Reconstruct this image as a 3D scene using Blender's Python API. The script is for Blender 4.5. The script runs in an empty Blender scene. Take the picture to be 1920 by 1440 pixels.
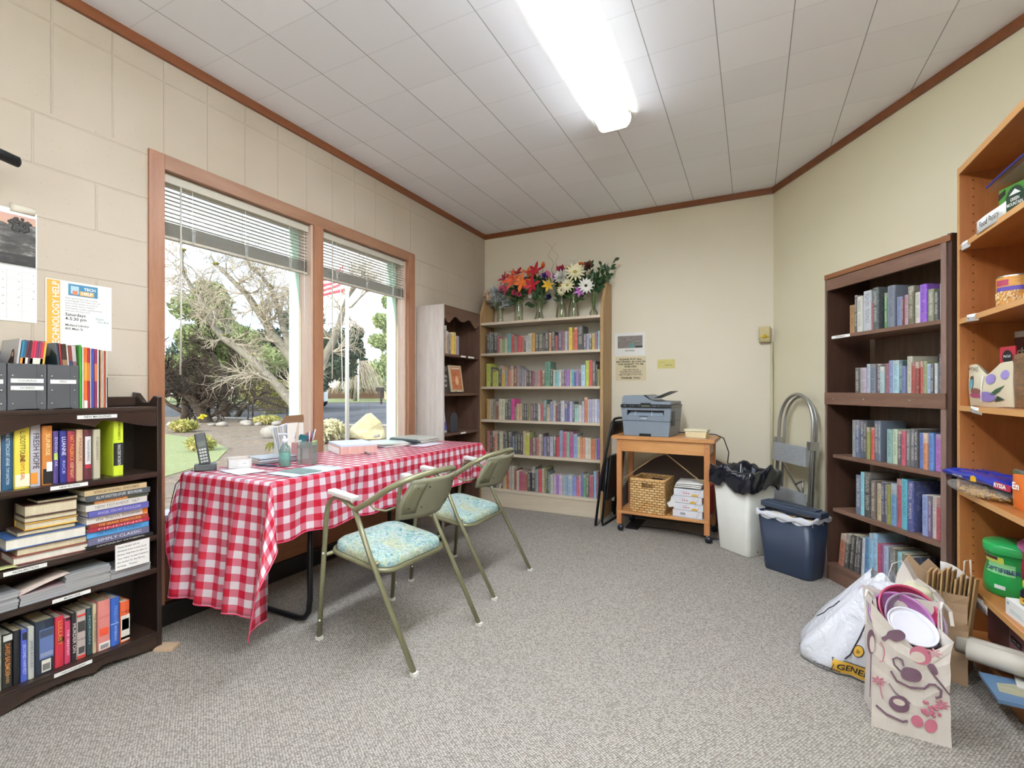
import bpy, bmesh, math, random
from mathutils import Vector, Matrix
S = bpy.context.scene
SKY, SUN, EXPO = 1.5, 2.2, 1.28
C = S.collection
R = math.radians
PI = math.pi
rnd = random.Random(7)

def lin(h, a=1.0):
    h = h.strip('#')
    v = [int(h[i:i+2], 16)/255 for i in (0, 2, 4)]
    return tuple((c/12.92 if c <= .04045 else ((c+.055)/1.055)**2.4) for c in v) + (a,)

# ---------------------------------------------------------------- materials
MATS = {}
def new_mat(name):
    m = bpy.data.materials.new(name); m.use_nodes = True
    nt = m.node_tree
    return m, nt, nt.nodes['Principled BSDF']
def nd(nt, t, **k):
    n = nt.nodes.new(t)
    for a, b in k.items():
        if a in n.inputs: n.inputs[a].default_value = b
        else: setattr(n, a, b)
    return n
def sv(n, **k):
    for a, b in k.items(): n.inputs[a.replace('_', ' ')].default_value = b
def mixc(nt, fac, a, b, mode='MIX'):
    n = nt.nodes.new('ShaderNodeMix'); n.data_type = 'RGBA'; n.blend_type = mode
    for s, v in ((0, fac), (6, a), (7, b)):
        if isinstance(v, bpy.types.NodeSocket): nt.links.new(v, n.inputs[s])
        elif v is not None: n.inputs[s].default_value = v
    return n.outputs[2]
def math_(nt, op, a, b=None, c=None):
    n = nt.nodes.new('ShaderNodeMath'); n.operation = op
    for i, v in enumerate((a, b, c)):
        if isinstance(v, bpy.types.NodeSocket): nt.links.new(v, n.inputs[i])
        elif v is not None: n.inputs[i].default_value = v
    return n.outputs[0]
def coords(nt, which='Object', scale=(1, 1, 1), rot=(0, 0, 0), loc=(0, 0, 0)):
    t = nt.nodes.new('ShaderNodeTexCoord'); m = nt.nodes.new('ShaderNodeMapping')
    nt.links.new(t.outputs[which], m.inputs[0])
    m.inputs['Scale'].default_value = scale; m.inputs['Rotation'].default_value = rot; m.inputs['Location'].default_value = loc
    return m.outputs[0]
def noise(nt, vec, scale, detail=3, rough=.5):
    n = nt.nodes.new('ShaderNodeTexNoise'); nt.links.new(vec, n.inputs['Vector'])
    sv(n, Scale=scale, Detail=detail, Roughness=rough); return n.outputs['Fac']
def ramp(nt, fac, stops):
    n = nt.nodes.new('ShaderNodeValToRGB'); nt.links.new(fac, n.inputs[0])
    e = n.color_ramp.elements
    while len(e) > 1: e.remove(e[-1])
    e[0].position, e[0].color = stops[0][0], stops[0][1]
    for p, c in stops[1:]:
        x = e.new(p); x.color = c
    return n.outputs[0]
def bump(nt, h, strength, dist, bs):
    b = nt.nodes.new('ShaderNodeBump'); nt.links.new(h, b.inputs['Height'])
    sv(b, Strength=strength, Distance=dist); nt.links.new(b.outputs[0], bs.inputs['Normal']); return b

def plain(name, hexc, rough=.5, metal=0, coat=0, spec=.5, emit=None, alpha=1, trans=0):
    if name in MATS: return MATS[name]
    m, nt, b = new_mat(name)
    b.inputs['Base Color'].default_value = lin(hexc)
    b.inputs['Roughness'].default_value = rough; b.inputs['Metallic'].default_value = metal
    b.inputs['Coat Weight'].default_value = coat; b.inputs['Specular IOR Level'].default_value = spec
    b.inputs['Transmission Weight'].default_value = trans
    if emit:
        b.inputs['Emission Color'].default_value = lin(hexc); b.inputs['Emission Strength'].default_value = emit
    if alpha < 1: b.inputs['Alpha'].default_value = alpha
    # slight tonal variation so nothing is perfectly flat
    f = noise(nt, coords(nt), 14, 3)
    c = mixc(nt, f, tuple(v*.93 for v in lin(hexc)[:3])+(1,), tuple(min(1, v*1.05) for v in lin(hexc)[:3])+(1,))
    nt.links.new(c, b.inputs['Base Color'])
    MATS[name] = m; return m

def wood(name, c1, c2, axis='z', scale=1.0, rough=.45, coat=0, ring=10):
    if name in MATS: return MATS[name]
    m, nt, b = new_mat(name)
    st = {'x': (.12, 1, 1), 'y': (1, .12, 1), 'z': (1, 1, .12)}[axis]
    v = coords(nt, 'Object', tuple(s*scale for s in st))
    n1 = noise(nt, v, ring, 5, .6)
    w = nt.nodes.new('ShaderNodeTexNoise'); nt.links.new(v, w.inputs['Vector'])
    sv(w, Scale=ring*7, Detail=4, Roughness=.7, Distortion=.4)
    f = math_(nt, 'ADD', math_(nt, 'MULTIPLY', n1, .65), math_(nt, 'MULTIPLY', w.outputs['Fac'], .35))
    c = ramp(nt, f, [(.30, lin(c1)), (.5, tuple((a+b_)/2 for a, b_ in zip(lin(c1), lin(c2)))), (.70, lin(c2))])
    nt.links.new(c, b.inputs['Base Color'])
    b.inputs['Roughness'].default_value = rough; b.inputs['Coat Weight'].default_value = coat
    bump(nt, f, .15, .002, b)
    MATS[name] = m; return m

def glass_mat(name, tint='ffffff', gl=.07, rough=.0, cap=.5):
    if name in MATS: return MATS[name]
    m = bpy.data.materials.new(name); m.use_nodes = True; nt = m.node_tree; nt.nodes.clear()
    o = nt.nodes.new('ShaderNodeOutputMaterial'); t = nt.nodes.new('ShaderNodeBsdfTransparent'); g = nt.nodes.new('ShaderNodeBsdfGlossy')
    t.inputs[0].default_value = lin(tint); g.inputs['Roughness'].default_value = rough
    mx = nt.nodes.new('ShaderNodeMixShader'); fr = nt.nodes.new('ShaderNodeFresnel'); fr.inputs['IOR'].default_value = 1.45
    f = math_(nt, 'MULTIPLY', fr.outputs[0], gl/.04); f = math_(nt, 'MINIMUM', f, cap)
    nt.links.new(f, mx.inputs[0]); nt.links.new(t.outputs[0], mx.inputs[1]); nt.links.new(g.outputs[0], mx.inputs[2])
    nt.links.new(mx.outputs[0], o.inputs[0]); MATS[name] = m; return m

def film_mat(name, tint, alpha, rough=.25, trans=.4):
    """thin plastic film or thin cloth: part of the light passes"""
    if name in MATS: return MATS[name]
    m, nt, b = new_mat(name)
    b.inputs['Base Color'].default_value = lin(tint); b.inputs['Roughness'].default_value = rough
    t = nt.nodes.new('ShaderNodeBsdfTransparent'); mx = nt.nodes.new('ShaderNodeMixShader')
    o = nt.nodes['Material Output']; mx.inputs[0].default_value = alpha
    nt.links.new(t.outputs[0], mx.inputs[1]); nt.links.new(b.outputs[0], mx.inputs[2]); nt.links.new(mx.outputs[0], o.inputs[0])
    n = noise(nt, coords(nt), 30, 3); bump(nt, n, .5, .004, b)
    MATS[name] = m; return m

# ---------------------------------------------------------------- mesh builder
class MB:
    def __init__(s): s.bm = bmesh.new(); s.uv = None
    def add(s, vs, fs, mi=0, smooth=False, M=None, uvs=None):
        if M is not None: vs = [M @ Vector(v) for v in vs]
        bv = [s.bm.verts.new(v) for v in vs]
        if uvs is not None and s.uv is None: s.uv = s.bm.loops.layers.uv.new('UVMap')
        for f in fs:
            try: bf = s.bm.faces.new([bv[i] for i in f])
            except ValueError: continue
            bf.material_index = mi; bf.smooth = smooth
            if uvs is not None:
                for l, i in zip(bf.loops, f): l[s.uv].uv = uvs[i]
        return s
    def box(s, x0, x1, y0, y1, z0, z1, mi=0, bev=0, M=None, seg=2):
        vs = [(x, y, z) for x in (x0, x1) for y in (y0, y1) for z in (z0, z1)]
        fs = [(0, 1, 3, 2), (4, 6, 7, 5), (0, 4, 5, 1), (2, 3, 7, 6), (0, 2, 6, 4), (1, 5, 7, 3)]
        if bev <= 0: return s.add(vs, fs, mi, False, M)
        t = bmesh.new(); bv = [t.verts.new(v) for v in vs]
        for f in fs: t.faces.new([bv[i] for i in f])
        bmesh.ops.bevel(t, geom=t.edges[:], offset=bev, segments=seg, profile=.7, affect='EDGES')
        t.verts.index_update()
        s.add([v.co.copy() for v in t.verts], [tuple(v.index for v in f.verts) for f in t.faces], mi, False, M)
        t.free(); return s
    def tube(s, path, r, n=8, mi=0, closed=False, M=None, flat=None, cap=True):
        P = [Vector(p) for p in path]; k = len(P)
        rr = r if isinstance(r, (list, tuple)) else [r]*k
        T = []
        for i in range(k):
            a = P[(i-1) % k] if (closed or i > 0) else P[0]
            b = P[(i+1) % k] if (closed or i < k-1) else P[-1]
            d = (b-a); T.append(d.normalized() if d.length > 1e-9 else Vector((0, 0, 1)))
        up = Vector((0, 0, 1)) if abs(T[0].z) < .9 else Vector((1, 0, 0))
        nrm = T[0].cross(up).normalized(); vs = []
        for i in range(k):
            nrm = (nrm - T[i]*nrm.dot(T[i])); nrm = nrm.normalized() if nrm.length > 1e-6 else T[i].orthogonal().normalized()
            bn = T[i].cross(nrm)
            for j in range(n):
                a = 2*PI*j/n + PI/n
                fa, fb = (flat if flat else (1, 1))
                vs.append(P[i] + nrm*math.cos(a)*rr[i]*fa + bn*math.sin(a)*rr[i]*fb)
        fs = []
        for i in range(k if closed else k-1):
            for j in range(n):
                a, b = i*n+j, i*n+(j+1) % n
                c, d = ((i+1) % k)*n+(j+1) % n, ((i+1) % k)*n+j
                fs.append((a, b, c, d))
        if not closed and cap: fs += [tuple(range(n))[::-1], tuple((k-1)*n+j for j in range(n))]
        return s.add(vs, fs, mi, n > 5, M)
    def lathe(s, prof, n=24, mi=0, M=None, smooth=True, sx=1, sy=1):
        vs = [(r*math.cos(2*PI*j/n)*sx, r*math.sin(2*PI*j/n)*sy, z) for r, z in prof for j in range(n)]
        fs = [(i*n+j, i*n+(j+1) % n, (i+1)*n+(j+1) % n, (i+1)*n+j) for i in range(len(prof)-1) for j in range(n)]
        if prof[0][0] > 1e-5 and len(prof) > 1: pass
        return s.add(vs, fs, mi, smooth, M)
    def disc(s, c, r, n=16, mi=0, M=None, nrm='z'):
        vs = []
        for j in range(n):
            a = 2*PI*j/n; u, v = r*math.cos(a), r*math.sin(a)
            vs.append({'z': (c[0]+u, c[1]+v, c[2]), 'y': (c[0]+u, c[1], c[2]+v), 'x': (c[0], c[1]+u, c[2]+v)}[nrm])
        return s.add(vs, [tuple(range(n))], mi, False, M)
    def prism(s, poly, d0, d1, plane='xz', mi=0, M=None):
        """extrude a 2D outline; plane xz -> thickness along y, yz -> along x, xy -> along z"""
        def p(a, b, d): return {'xz': (a, d, b), 'yz': (d, a, b), 'xy': (a, b, d)}[plane]
        n = len(poly)
        vs = [p(a, b, d0) for a, b in poly] + [p(a, b, d1) for a, b in poly]
        fs = [tuple(range(n))[::-1], tuple(range(n, 2*n))] + [(i, (i+1) % n, n+(i+1) % n, n+i) for i in range(n)]
        return s.add(vs, fs, mi, False, M)
    def sheet(s, fn, nu, nv, mi=0, smooth=True, uvf=None, M=None):
        vs = [fn(i/nu, j/nv) for i in range(nu+1) for j in range(nv+1)]
        uvs = [uvf(i/nu, j/nv) for i in range(nu+1) for j in range(nv+1)] if uvf else None
        fs = [(i*(nv+1)+j, (i+1)*(nv+1)+j, (i+1)*(nv+1)+j+1, i*(nv+1)+j+1) for i in range(nu) for j in range(nv)]
        return s.add(vs, fs, mi, smooth, M, uvs)
    def ball(s, c, r, mi=0, n=12, m=8, sc=(1, 1, 1), M=None, wob=0):
        vs = []
        for i in range(m+1):
            th = PI*i/m
            for j in range(n):
                ph = 2*PI*j/n; q = 1+wob*(rnd.random()-.5)
                vs.append((c[0]+r*q*sc[0]*math.sin(th)*math.cos(ph), c[1]+r*q*sc[1]*math.sin(th)*math.sin(ph), c[2]+r*q*sc[2]*math.cos(th)))
        fs = [(i*n+j, (i+1)*n+j, (i+1)*n+(j+1) % n, i*n+(j+1) % n) for i in range(m) for j in range(n)]
        return s.add(vs, fs, mi, True, M)
    def build(s, name, mats, parent=None, solid=0, bevel=0, sub=0):
        me = bpy.data.meshes.new(name)
        bmesh.ops.remove_doubles(s.bm, verts=s.bm.verts, dist=1e-6)
        bmesh.ops.recalc_face_normals(s.bm, faces=s.bm.faces) if solid == 0 else None
        s.bm.to_mesh(me); s.bm.free()
        if not isinstance(mats, (list, tuple)): mats = [mats]
        for m in mats: me.materials.append(m)
        o = bpy.data.objects.new(name, me); C.objects.link(o)
        if parent is not None: o.parent = parent
        if bevel:
            b = o.modifiers.new('bev', 'BEVEL'); b.width = bevel; b.segments = 2; b.limit_method = 'ANGLE'
        if sub:
            b = o.modifiers.new('sub', 'SUBSURF'); b.levels = sub; b.render_levels = sub
        if solid:
            b = o.modifiers.new('sol', 'SOLIDIFY'); b.thickness = solid; b.offset = 0
        return o

def thing(name, label, cat, loc=(0, 0, 0), rz=0, group=None, rot=None):
    o = bpy.data.objects.new(name, None); C.objects.link(o); o.empty_display_size = .05
    o.location = loc; o.rotation_euler = rot or (0, 0, rz)
    o['label'] = label; o['category'] = cat
    if group: o['group'] = group
    return o
def tag(o, label, cat, group=None, loc=None, rz=None, rot=None):
    o['label'] = label; o['category'] = cat
    if group: o['group'] = group
    if loc: o.location = loc
    if rz is not None: o.rotation_euler = (0, 0, rz)
    if rot: o.rotation_euler = rot
    return o
def struct(o, label=None):
    o['kind'] = 'structure'
    if label: o['label'] = label
    return o

# stations: local x runs to the right along a front, y goes in towards the wall
RW_O, RW_D, RW_N = Vector((.15, 4.41)), Vector((.508, -.861)), Vector((-.861, -.508))
def st_right(off): return (RW_O.x+RW_N.x*off, RW_O.y+RW_N.y*off, math.atan2(RW_D.y, RW_D.x))
ST = {'left': (-2.32, 0, PI/2), 'white': (0, 4.11, 0), 'dark': st_right(.29), 'orange': (.80, 0, -PI/2), 'back': (0, 4.41, 0),
      'rwall': st_right(0), 'lwall': (-2.53, 0, PI/2)}
def W(st, lx, ly=0, z=0):
    ox, oy, a = ST[st]; return (ox+math.cos(a)*lx-math.sin(a)*ly, oy+math.sin(a)*lx+math.cos(a)*ly, z)

_tc = {}
def text_mesh(txt, size, align='CENTER', bold=0, ext=0):
    cu = bpy.data.curves.new('t', 'FONT'); cu.body = txt; cu.size = size; cu.align_x = align; cu.align_y = 'CENTER'
    cu.offset = bold*size; cu.resolution_u = 2; cu.extrude = ext; cu.space_line = 1.0
    o = bpy.data.objects.new('t', cu); C.objects.link(o)
    me = bpy.data.meshes.new_from_object(o)
    C.objects.unlink(o); bpy.data.objects.remove(o)
    return me
FRONT = Matrix(((1, 0, 0), (0, 0, -1), (0, 1, 0))).transposed()   # placeholder, set below
def basis(X, Y, Z=None):
    X, Y = Vector(X), Vector(Y); Z = X.cross(Y) if Z is None else Vector(Z)
    return Matrix((X, Y, Z)).transposed()
FRONT = basis((1, 0, 0), (0, 0, 1))          # faces local -y
DOWN = basis((0, 0, -1), (1, 0, 0))          # spine text running down, faces -y
UPW = basis((0, 0, 1), (-1, 0, 0))           # text running up
FLAT = basis((1, 0, 0), (0, 1, 0))
def lettering(txt, size, mat, parent, loc, B=FRONT, name='lettering', align='CENTER', bold=0, wid=None, hgt=None):
    me = text_mesh(txt, size, align, bold)
    if not len(me.vertices): return None
    xs = [v.co.x for v in me.vertices]; ys = [v.co.y for v in me.vertices]
    sx = wid/(max(xs)-min(xs)) if wid else 1; sy = hgt/(max(ys)-min(ys)) if hgt else 1
    for v in me.vertices: v.co = B @ Vector((v.co.x*sx, v.co.y*sy, 0)) + Vector(loc)
    me.materials.append(mat); me.name = name
    o = bpy.data.objects.new(name, me); C.objects.link(o)
    if parent: o.parent = parent
    return o
INK = plain('black_ink', '1c1b1a', .7); WHITE_INK = plain('white_ink', 'f2f0ea', .7)
PAPER = plain('white_paper', 'e6e4de', .8); CREAM_PAPER = plain('page_paper', 'cdbd9b', .9)
# ================================================================ ROOM
# painted concrete block wall
def block_mat():
    m, nt, b = new_mat('painted_concrete_block')
    t = nt.nodes.new('ShaderNodeTexCoord'); sp = nt.nodes.new('ShaderNodeSeparateXYZ'); nt.links.new(t.outputs['Object'], sp.inputs[0])
    def brick(w, h, ox, oz, off):
        cb = nt.nodes.new('ShaderNodeCombineXYZ')
        nt.links.new(math_(nt, 'ADD', sp.outputs[1], ox), cb.inputs[0]); nt.links.new(math_(nt, 'ADD', sp.outputs[2], oz), cb.inputs[1])
        k = nt.nodes.new('ShaderNodeTexBrick'); nt.links.new(cb.outputs[0], k.inputs['Vector'])
        k.offset = off; sv(k, Scale=1.0, Mortar_Size=.005, Brick_Width=w, Row_Height=h, Mortar_Smooth=.6)
        k.inputs['Color1'].default_value = (0, 0, 0, 1); k.inputs['Color2'].default_value = (0, 0, 0, 1); k.inputs['Mortar'].default_value = (1, 1, 1, 1)
        return k.outputs['Color']
    lo = brick(.41, .207, 3.05, .05, .5); hi = brick(.207, .372, 3.03, -.008, 0)
    sel = math_(nt, 'GREATER_THAN', sp.outputs[2], 2.245)
    mort = mixc(nt, sel, lo, hi)
    fine = noise(nt, t.outputs['Object'], 90, 4, .7); big = noise(nt, t.outputs['Object'], 2.2, 2)
    pits = nt.nodes.new('ShaderNodeTexVoronoi'); nt.links.new(t.outputs['Object'], pits.inputs['Vector']); sv(pits, Scale=38.0)
    pit = math_(nt, 'LESS_THAN', pits.outputs['Distance'], .085)
    c = ramp(nt, big, [(.3, lin('b4a693')), (.7, lin('bdb09f'))])
    c = mixc(nt, math_(nt, 'MULTIPLY', fine, .25), c, lin('b3a593'))
    c = mixc(nt, math_(nt, 'MULTIPLY', pit, .35), c, lin('8d8274'))
    c = mixc(nt, math_(nt, 'MULTIPLY', mort, .12), c, lin('a09280'))
    nt.links.new(c, b.inputs['Base Color']); b.inputs['Roughness'].default_value = .75
    hgt = math_(nt, 'SUBTRACT', math_(nt, 'MULTIPLY', fine, .16), math_(nt, 'ADD', math_(nt, 'MULTIPLY', mort, .9), math_(nt, 'MULTIPLY', pit, .25)))
    bump(nt, hgt, .55, .006, b); return m
def wall_mat(name, c1, c2):
    m, nt, b = new_mat(name)
    v = coords(nt); f = noise(nt, v, 1.6, 2); g = noise(nt, v, 160, 2)
    nt.links.new(ramp(nt, f, [(.3, lin(c1)), (.7, lin(c2))]), b.inputs['Base Color']); b.inputs['Roughness'].default_value = .6
    bump(nt, g, .12, .001, b); return m
def ceil_mat():
    m, nt, b = new_mat('acoustic_ceiling_tile')
    t = nt.nodes.new('ShaderNodeTexCoord'); sp = nt.nodes.new('ShaderNodeSeparateXYZ'); nt.links.new(t.outputs['Object'], sp.inputs[0])
    def seam(sock, off, wd):
        q = math_(nt, 'MULTIPLY', math_(nt, 'SUBTRACT', sock, off), 1/.3065)
        fr = math_(nt, 'FRACT', q); d = math_(nt, 'ABSOLUTE', math_(nt, 'SUBTRACT', fr, .5))
        return math_(nt, 'GREATER_THAN', d, .5-wd)
    sx = seam(sp.outputs[0], -1.986-3.065, .0075); sy = seam(sp.outputs[1], 2.39-6.13, .006)
    fl = nt.nodes.new('ShaderNodeVectorMath'); fl.operation = 'FLOOR'
    mp = nt.nodes.new('ShaderNodeMapping'); nt.links.new(t.outputs['Object'], mp.inputs[0]); mp.inputs['Scale'].default_value = (1/.3065, 1/.3065, 0)
    mp.inputs['Location'].default_value = (16.48, 12.2, 0); nt.links.new(mp.outputs[0], fl.inputs[0])
    wn = nt.nodes.new('ShaderNodeTexWhiteNoise'); nt.links.new(fl.outputs[0], wn.inputs['Vector'])
    c = mixc(nt, wn.outputs['Value'], lin('f0f1f5'), lin('f5f6fa'))
    seamf = math_(nt, 'MAXIMUM', math_(nt, 'MULTIPLY', sx, .62), math_(nt, 'MULTIPLY', sy, .16))
    c = mixc(nt, seamf, c, lin('4a4742'))
    nt.links.new(c, b.inputs['Base Color']); b.inputs['Roughness'].default_value = .8
    g = noise(nt, t.outputs['Object'], 120, 3, .7); bump(nt, math_(nt, 'SUBTRACT', math_(nt, 'MULTIPLY', g, .3), sx), .4, .002, b)
    return m
def carpet_mat():
    m, nt, b = new_mat('berber_loop_carpet')
    v = coords(nt, 'Object', (1, 1, 1), (0, 0, R(31)))
    w = nt.nodes.new('ShaderNodeTexVoronoi'); nt.links.new(v, w.inputs['Vector']); sv(w, Scale=125.0, Randomness=.35)
    n1 = noise(nt, v, 60, 3, .7); n2 = noise(nt, v, 1.7, 3)
    loop = math_(nt, 'SUBTRACT', 1.0, math_(nt, 'MULTIPLY', w.outputs['Distance'], 1.35))
    c = ramp(nt, loop, [(.12, lin('6a645d')), (.42, lin('a9a196')), (.8, lin('d4cdc2'))])
    c = mixc(nt, math_(nt, 'MULTIPLY', n1, .55), c, lin('9f9890'))
    sp = nt.nodes.new('ShaderNodeTexVoronoi'); nt.links.new(v, sp.inputs['Vector']); sv(sp, Scale=125.0, Randomness=.35)
    c = mixc(nt, math_(nt, 'MULTIPLY', math_(nt, 'GREATER_THAN', nt_sep(nt, w.outputs['Color']), .72), .4), c, lin('736b62'))
    c = mixc(nt, math_(nt, 'MULTIPLY', n2, .2), c, lin('938b82'))
    nt.links.new(c, b.inputs['Base Color']); b.inputs['Roughness'].default_value = .95; b.inputs['Specular IOR Level'].default_value = .15
    bump(nt, loop, .9, .006, b); return m
def nt_sep(nt, sock):
    s_ = nt.nodes.new('ShaderNodeSeparateColor'); nt.links.new(sock, s_.inputs[0]); return s_.outputs[0]

BLOCK = block_mat(); BACKW = wall_mat('cream_painted_plaster', 'e0d6bf', 'e4dac5'); RIGHTW = wall_mat('pale_yellow_plaster', 'e0d7b8', 'e4dcc0')
CEIL = ceil_mat(); CARPET = carpet_mat()
H = 2.76
TRIMW = wood('stained_crown_trim', '6d3d1e', '8a5230', 'y', 2, .4)
TRIMX = wood('stained_crown_trim_x', '6d3d1e', '8a5230', 'x', 2, .4)
WINW = wood('window_frame_wood', '8a5a3e', 'a5775a', 'z', 2, .4)
WINY = wood('window_frame_wood_y', '8a5f45', 'a07a60', 'y', 2, .4)
BLACKB = plain('black_rubber_baseboard', '17130f', .5)

YB = -3.2; XR = 1.14      # the room goes on behind the camera
ww = MB()
ww.box(-2.73, -2.53, YB, 1.247, 0, H).box(-2.73, -2.53, 3.222, 4.61, 0, H).box(-2.73, -2.53, 1.247, 3.222, 2.26, H)
struct(ww.build('wall_left', BLOCK))
struct(MB().box(-2.53, .35, 4.41, 4.61, 0, H).build('wall_back', BACKW))
def rw_box(mb, t0, t1, d0, d1, z0, z1, mi=0):
    a = math.atan2(RW_D.y, RW_D.x); M = Matrix.Translation((RW_O.x, RW_O.y, 0)) @ Matrix.Rotation(a, 4, 'Z')
    return mb.box(t0, t1, d0, d1, z0, z1, mi, 0, M)
struct(rw_box(MB(), -.0, 1.95, 0, .15, 0, H).build('wall_angled', RIGHTW))
struct(MB().box(XR, XR+.15, YB, 2.75, 0, H).build('wall_right', RIGHTW))
struct(MB().box(-2.53, XR, YB-.15, YB, 0, H).build('wall_rear', BACKW))
fl = MB(); fl.add([(-2.53, YB, 0), (XR+.1, YB, 0), (XR+.1, 2.8, 0), (.15, 4.43, 0), (-2.53, 4.43, 0)], [(0, 1, 2, 3, 4)])
fl.add([(-2.53, YB, -.1), (XR+.1, YB, -.1), (XR+.1, 2.8, -.1), (.15, 4.43, -.1), (-2.53, 4.43, -.1)], [(4, 3, 2, 1, 0)])
struct(fl.build('floor', CARPET))
struct(MB().box(-2.73, XR+.15, YB-.15, 4.61, H, H+.12).build('ceiling', CEIL))
struct(MB().box(-2.53, -2.512, YB, 4.41, H-.048, H).build('trim_left', TRIMW))
struct(MB().box(-2.512, .17, 4.392, 4.41, H-.048, H).build('trim_back', TRIMX))
struct(rw_box(MB(), -.005, 1.95, -.018, 0, H-.048, H).build('trim_angled', TRIMX))
struct(MB().box(XR-.018, XR, YB, 2.74, H-.048, H).build('trim_right', TRIMW))
struct(MB().box(-2.52, .14, 4.40, 4.41, 0, .10).build('baseboard_back', BLACKB))
struct(rw_box(MB(), .01, 1.9, -.01, 0, 0, .10).build('baseboard_right', BLACKB))

# ---- window_1: wood frame, two panes, panelled apron below
wn = bpy.data.objects.new('window_1', None); C.objects.link(wn); wn.location = (-2.53, 1.247, 0); wn['kind'] = 'structure'
wn['label'] = 'wide two-pane wooden window above panelled apron'
def wpart(mb, name, mat, **k): return mb.build(name, mat, wn, **k)
# local: x into outdoors negative, y along wall
L_ = 1.975
wpart(MB().box(-.20, .012, 0, .068, 0, 2.26, bev=.003), 'jamb', WINW)
wpart(MB().box(-.20, .012, 1.894, L_, 0, 2.26, bev=.003), 'jamb', WINW)
wpart(MB().box(-.10, .014, .944, 1.018, .50, 2.19, bev=.003), 'mullion', WINW)
wpart(MB().box(-.20, .012, .068, 1.894, 2.188, 2.26, bev=.003), 'head_rail', WINY)
REDW = wood('red_brown_apron_wood', '6b3420', '8a4a30', 'y', 2, .4)
wpart(MB().box(-.115, .016, .068, 1.894, .50, .528, bev=.003), 'sill', plain('aluminium_sill', 'c9c9cf', .35, .4))
wpart(MB().box(-.10, .004, .068, 1.894, .395, .50).box(-.10, .010, .068, 1.894, .37, .395), 'apron_rail', REDW)
TANP = wood('tan_apron_panel', '8c5a34', 'a87248', 'y', 1.5, .45)
wpart(MB().box(-.10, -.02, .068, 1.894, .10, .37), 'apron_backing', wood('apron_dark', '5e3421', '754530', 'z', 2))
for a, b in ((.16, .90), (1.05, 1.80)):
    wpart(MB().box(-.02, .0, a, b, .10, .37, bev=.004), 'apron_panel', TANP)
wpart(MB().tube([(.02, .07, .333), (.02, 1.0, .325), (.02, 1.89, .333)], .006), 'pull_rail', REDW)
wpart(MB().box(-.09, .02, .0, L_, 0, .10, bev=.003), 'base_strip', BLACKB)
GREEN = plain('pale_green_exterior_paint', 'b2d2bd', .6)
OUTW = wood('sunlit_inner_stop', 'b99a86', 'd3bca9', 'z', 2, .5)  # pale wood tone stands for sun on the window reveals
wpart(MB().box(-.105, -.0, .928, .944, .528, 2.188).box(-.105, -.02, 1.018, 1.03, .528, 2.188).box(-.105, -.02, 1.88, 1.894, .528, 2.188).box(-.105, -.02, .068, .078, .528, 2.188), 'window_stop', OUTW)
wpart(MB().box(-.20, -.105, .925, 1.01, .45, 2.26), 'exterior_post', GREEN)
wpart(MB().box(-.20, -.105, 1.868, 1.894, .45, 2.26), 'exterior_post', GREEN)
PANE = glass_mat('window_glass', 'fafcfb', .03, 0, .07)
wpart(MB().box(-.093, -.088, .078, .928, .528, 2.188), 'pane', PANE)
wpart(MB().box(-.093, -.088, 1.03, 1.88, .528, 2.188), 'pane', PANE)

# ---- venetian blinds half drawn up
SLAT = film_mat('blind_slat_vinyl', 'cfccc4', .93, .4)
RAIL = plain('blind_rail_cream', 'bdb6a6', .5)
CORD = plain('cord_white', 'dcdcd8', .6)
def blind(y0, y1, label, wand_y):
    t = thing('venetian_blind', label, 'window blind', (-2.575, y0, 0), 0, 'blinds in the front window')
    Lb = y1-y0
    MB().box(-.02, .022, .004, Lb-.004, 2.142, 2.186, bev=.003).build('head_rail', RAIL, t)
    for k in range(9):
        z = 2.128-k*.0205
        M = Matrix.Translation((0, 0, z)) @ Matrix.Rotation(R(1), 4, 'Y')
        MB().sheet(lambda u, v: (-.0127+.0254*v, .006+(Lb-.012)*u, .0022*math.sin(PI*v)), 10, 4, M=M).build('slat', SLAT, t, solid=.0006)
    for k in range(13):
        z = 1.952-k*.0052
        MB().sheet(lambda u, v: (-.0127+.0254*v, .006+(Lb-.012)*u, z+.0028*math.sin(PI*v)+.001*math.sin(7*u+k)), 10, 3).build('slat', SLAT, t, solid=.0012)
    MB().box(-.0135, .0135, .006, Lb-.006, 1.872, 1.886, bev=.003).build('bottom_rail', RAIL, t)
    for yy in (.17*Lb, .5*Lb, .83*Lb):
        MB().tube([(.014, yy, 2.14), (.014, yy, 1.88)], .0012, 5).tube([(-.014, yy, 2.14), (-.014, yy, 1.88)], .0012, 5).build('ladder_cord', CORD, t)
        lp = MB()
        for q in range(7):
            lp.tube([(.016, yy-.012+.004*q, 1.95-.01*q), (.024, yy+.01-.003*q, 1.94-.01*q), (.016, yy+.012, 1.93-.009*q)], .0016, 5)
        lp.build('cord_loops', CORD, t)
    MB().tube([(.026, wand_y, 2.14), (.028, wand_y, 1.5), (.030, wand_y-.005, 1.205)], .0045, 8).build('tilt_wand', film_mat('clear_wand', 'd9d5c8', .75, .2), t)
    MB().tube([(.022, Lb-wand_y*.5, 2.14), (.022, Lb-wand_y*.5, 1.55)], .0015, 5).build('pull_cord', CORD, t)
    return t
blind(1.318, 2.188, 'horizontal slat blind half raised over the left, wider-looking window pane', .085)
blind(2.268, 3.138, 'horizontal slat blind half raised over the right window pane nearest the bookcases', .10)

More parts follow.
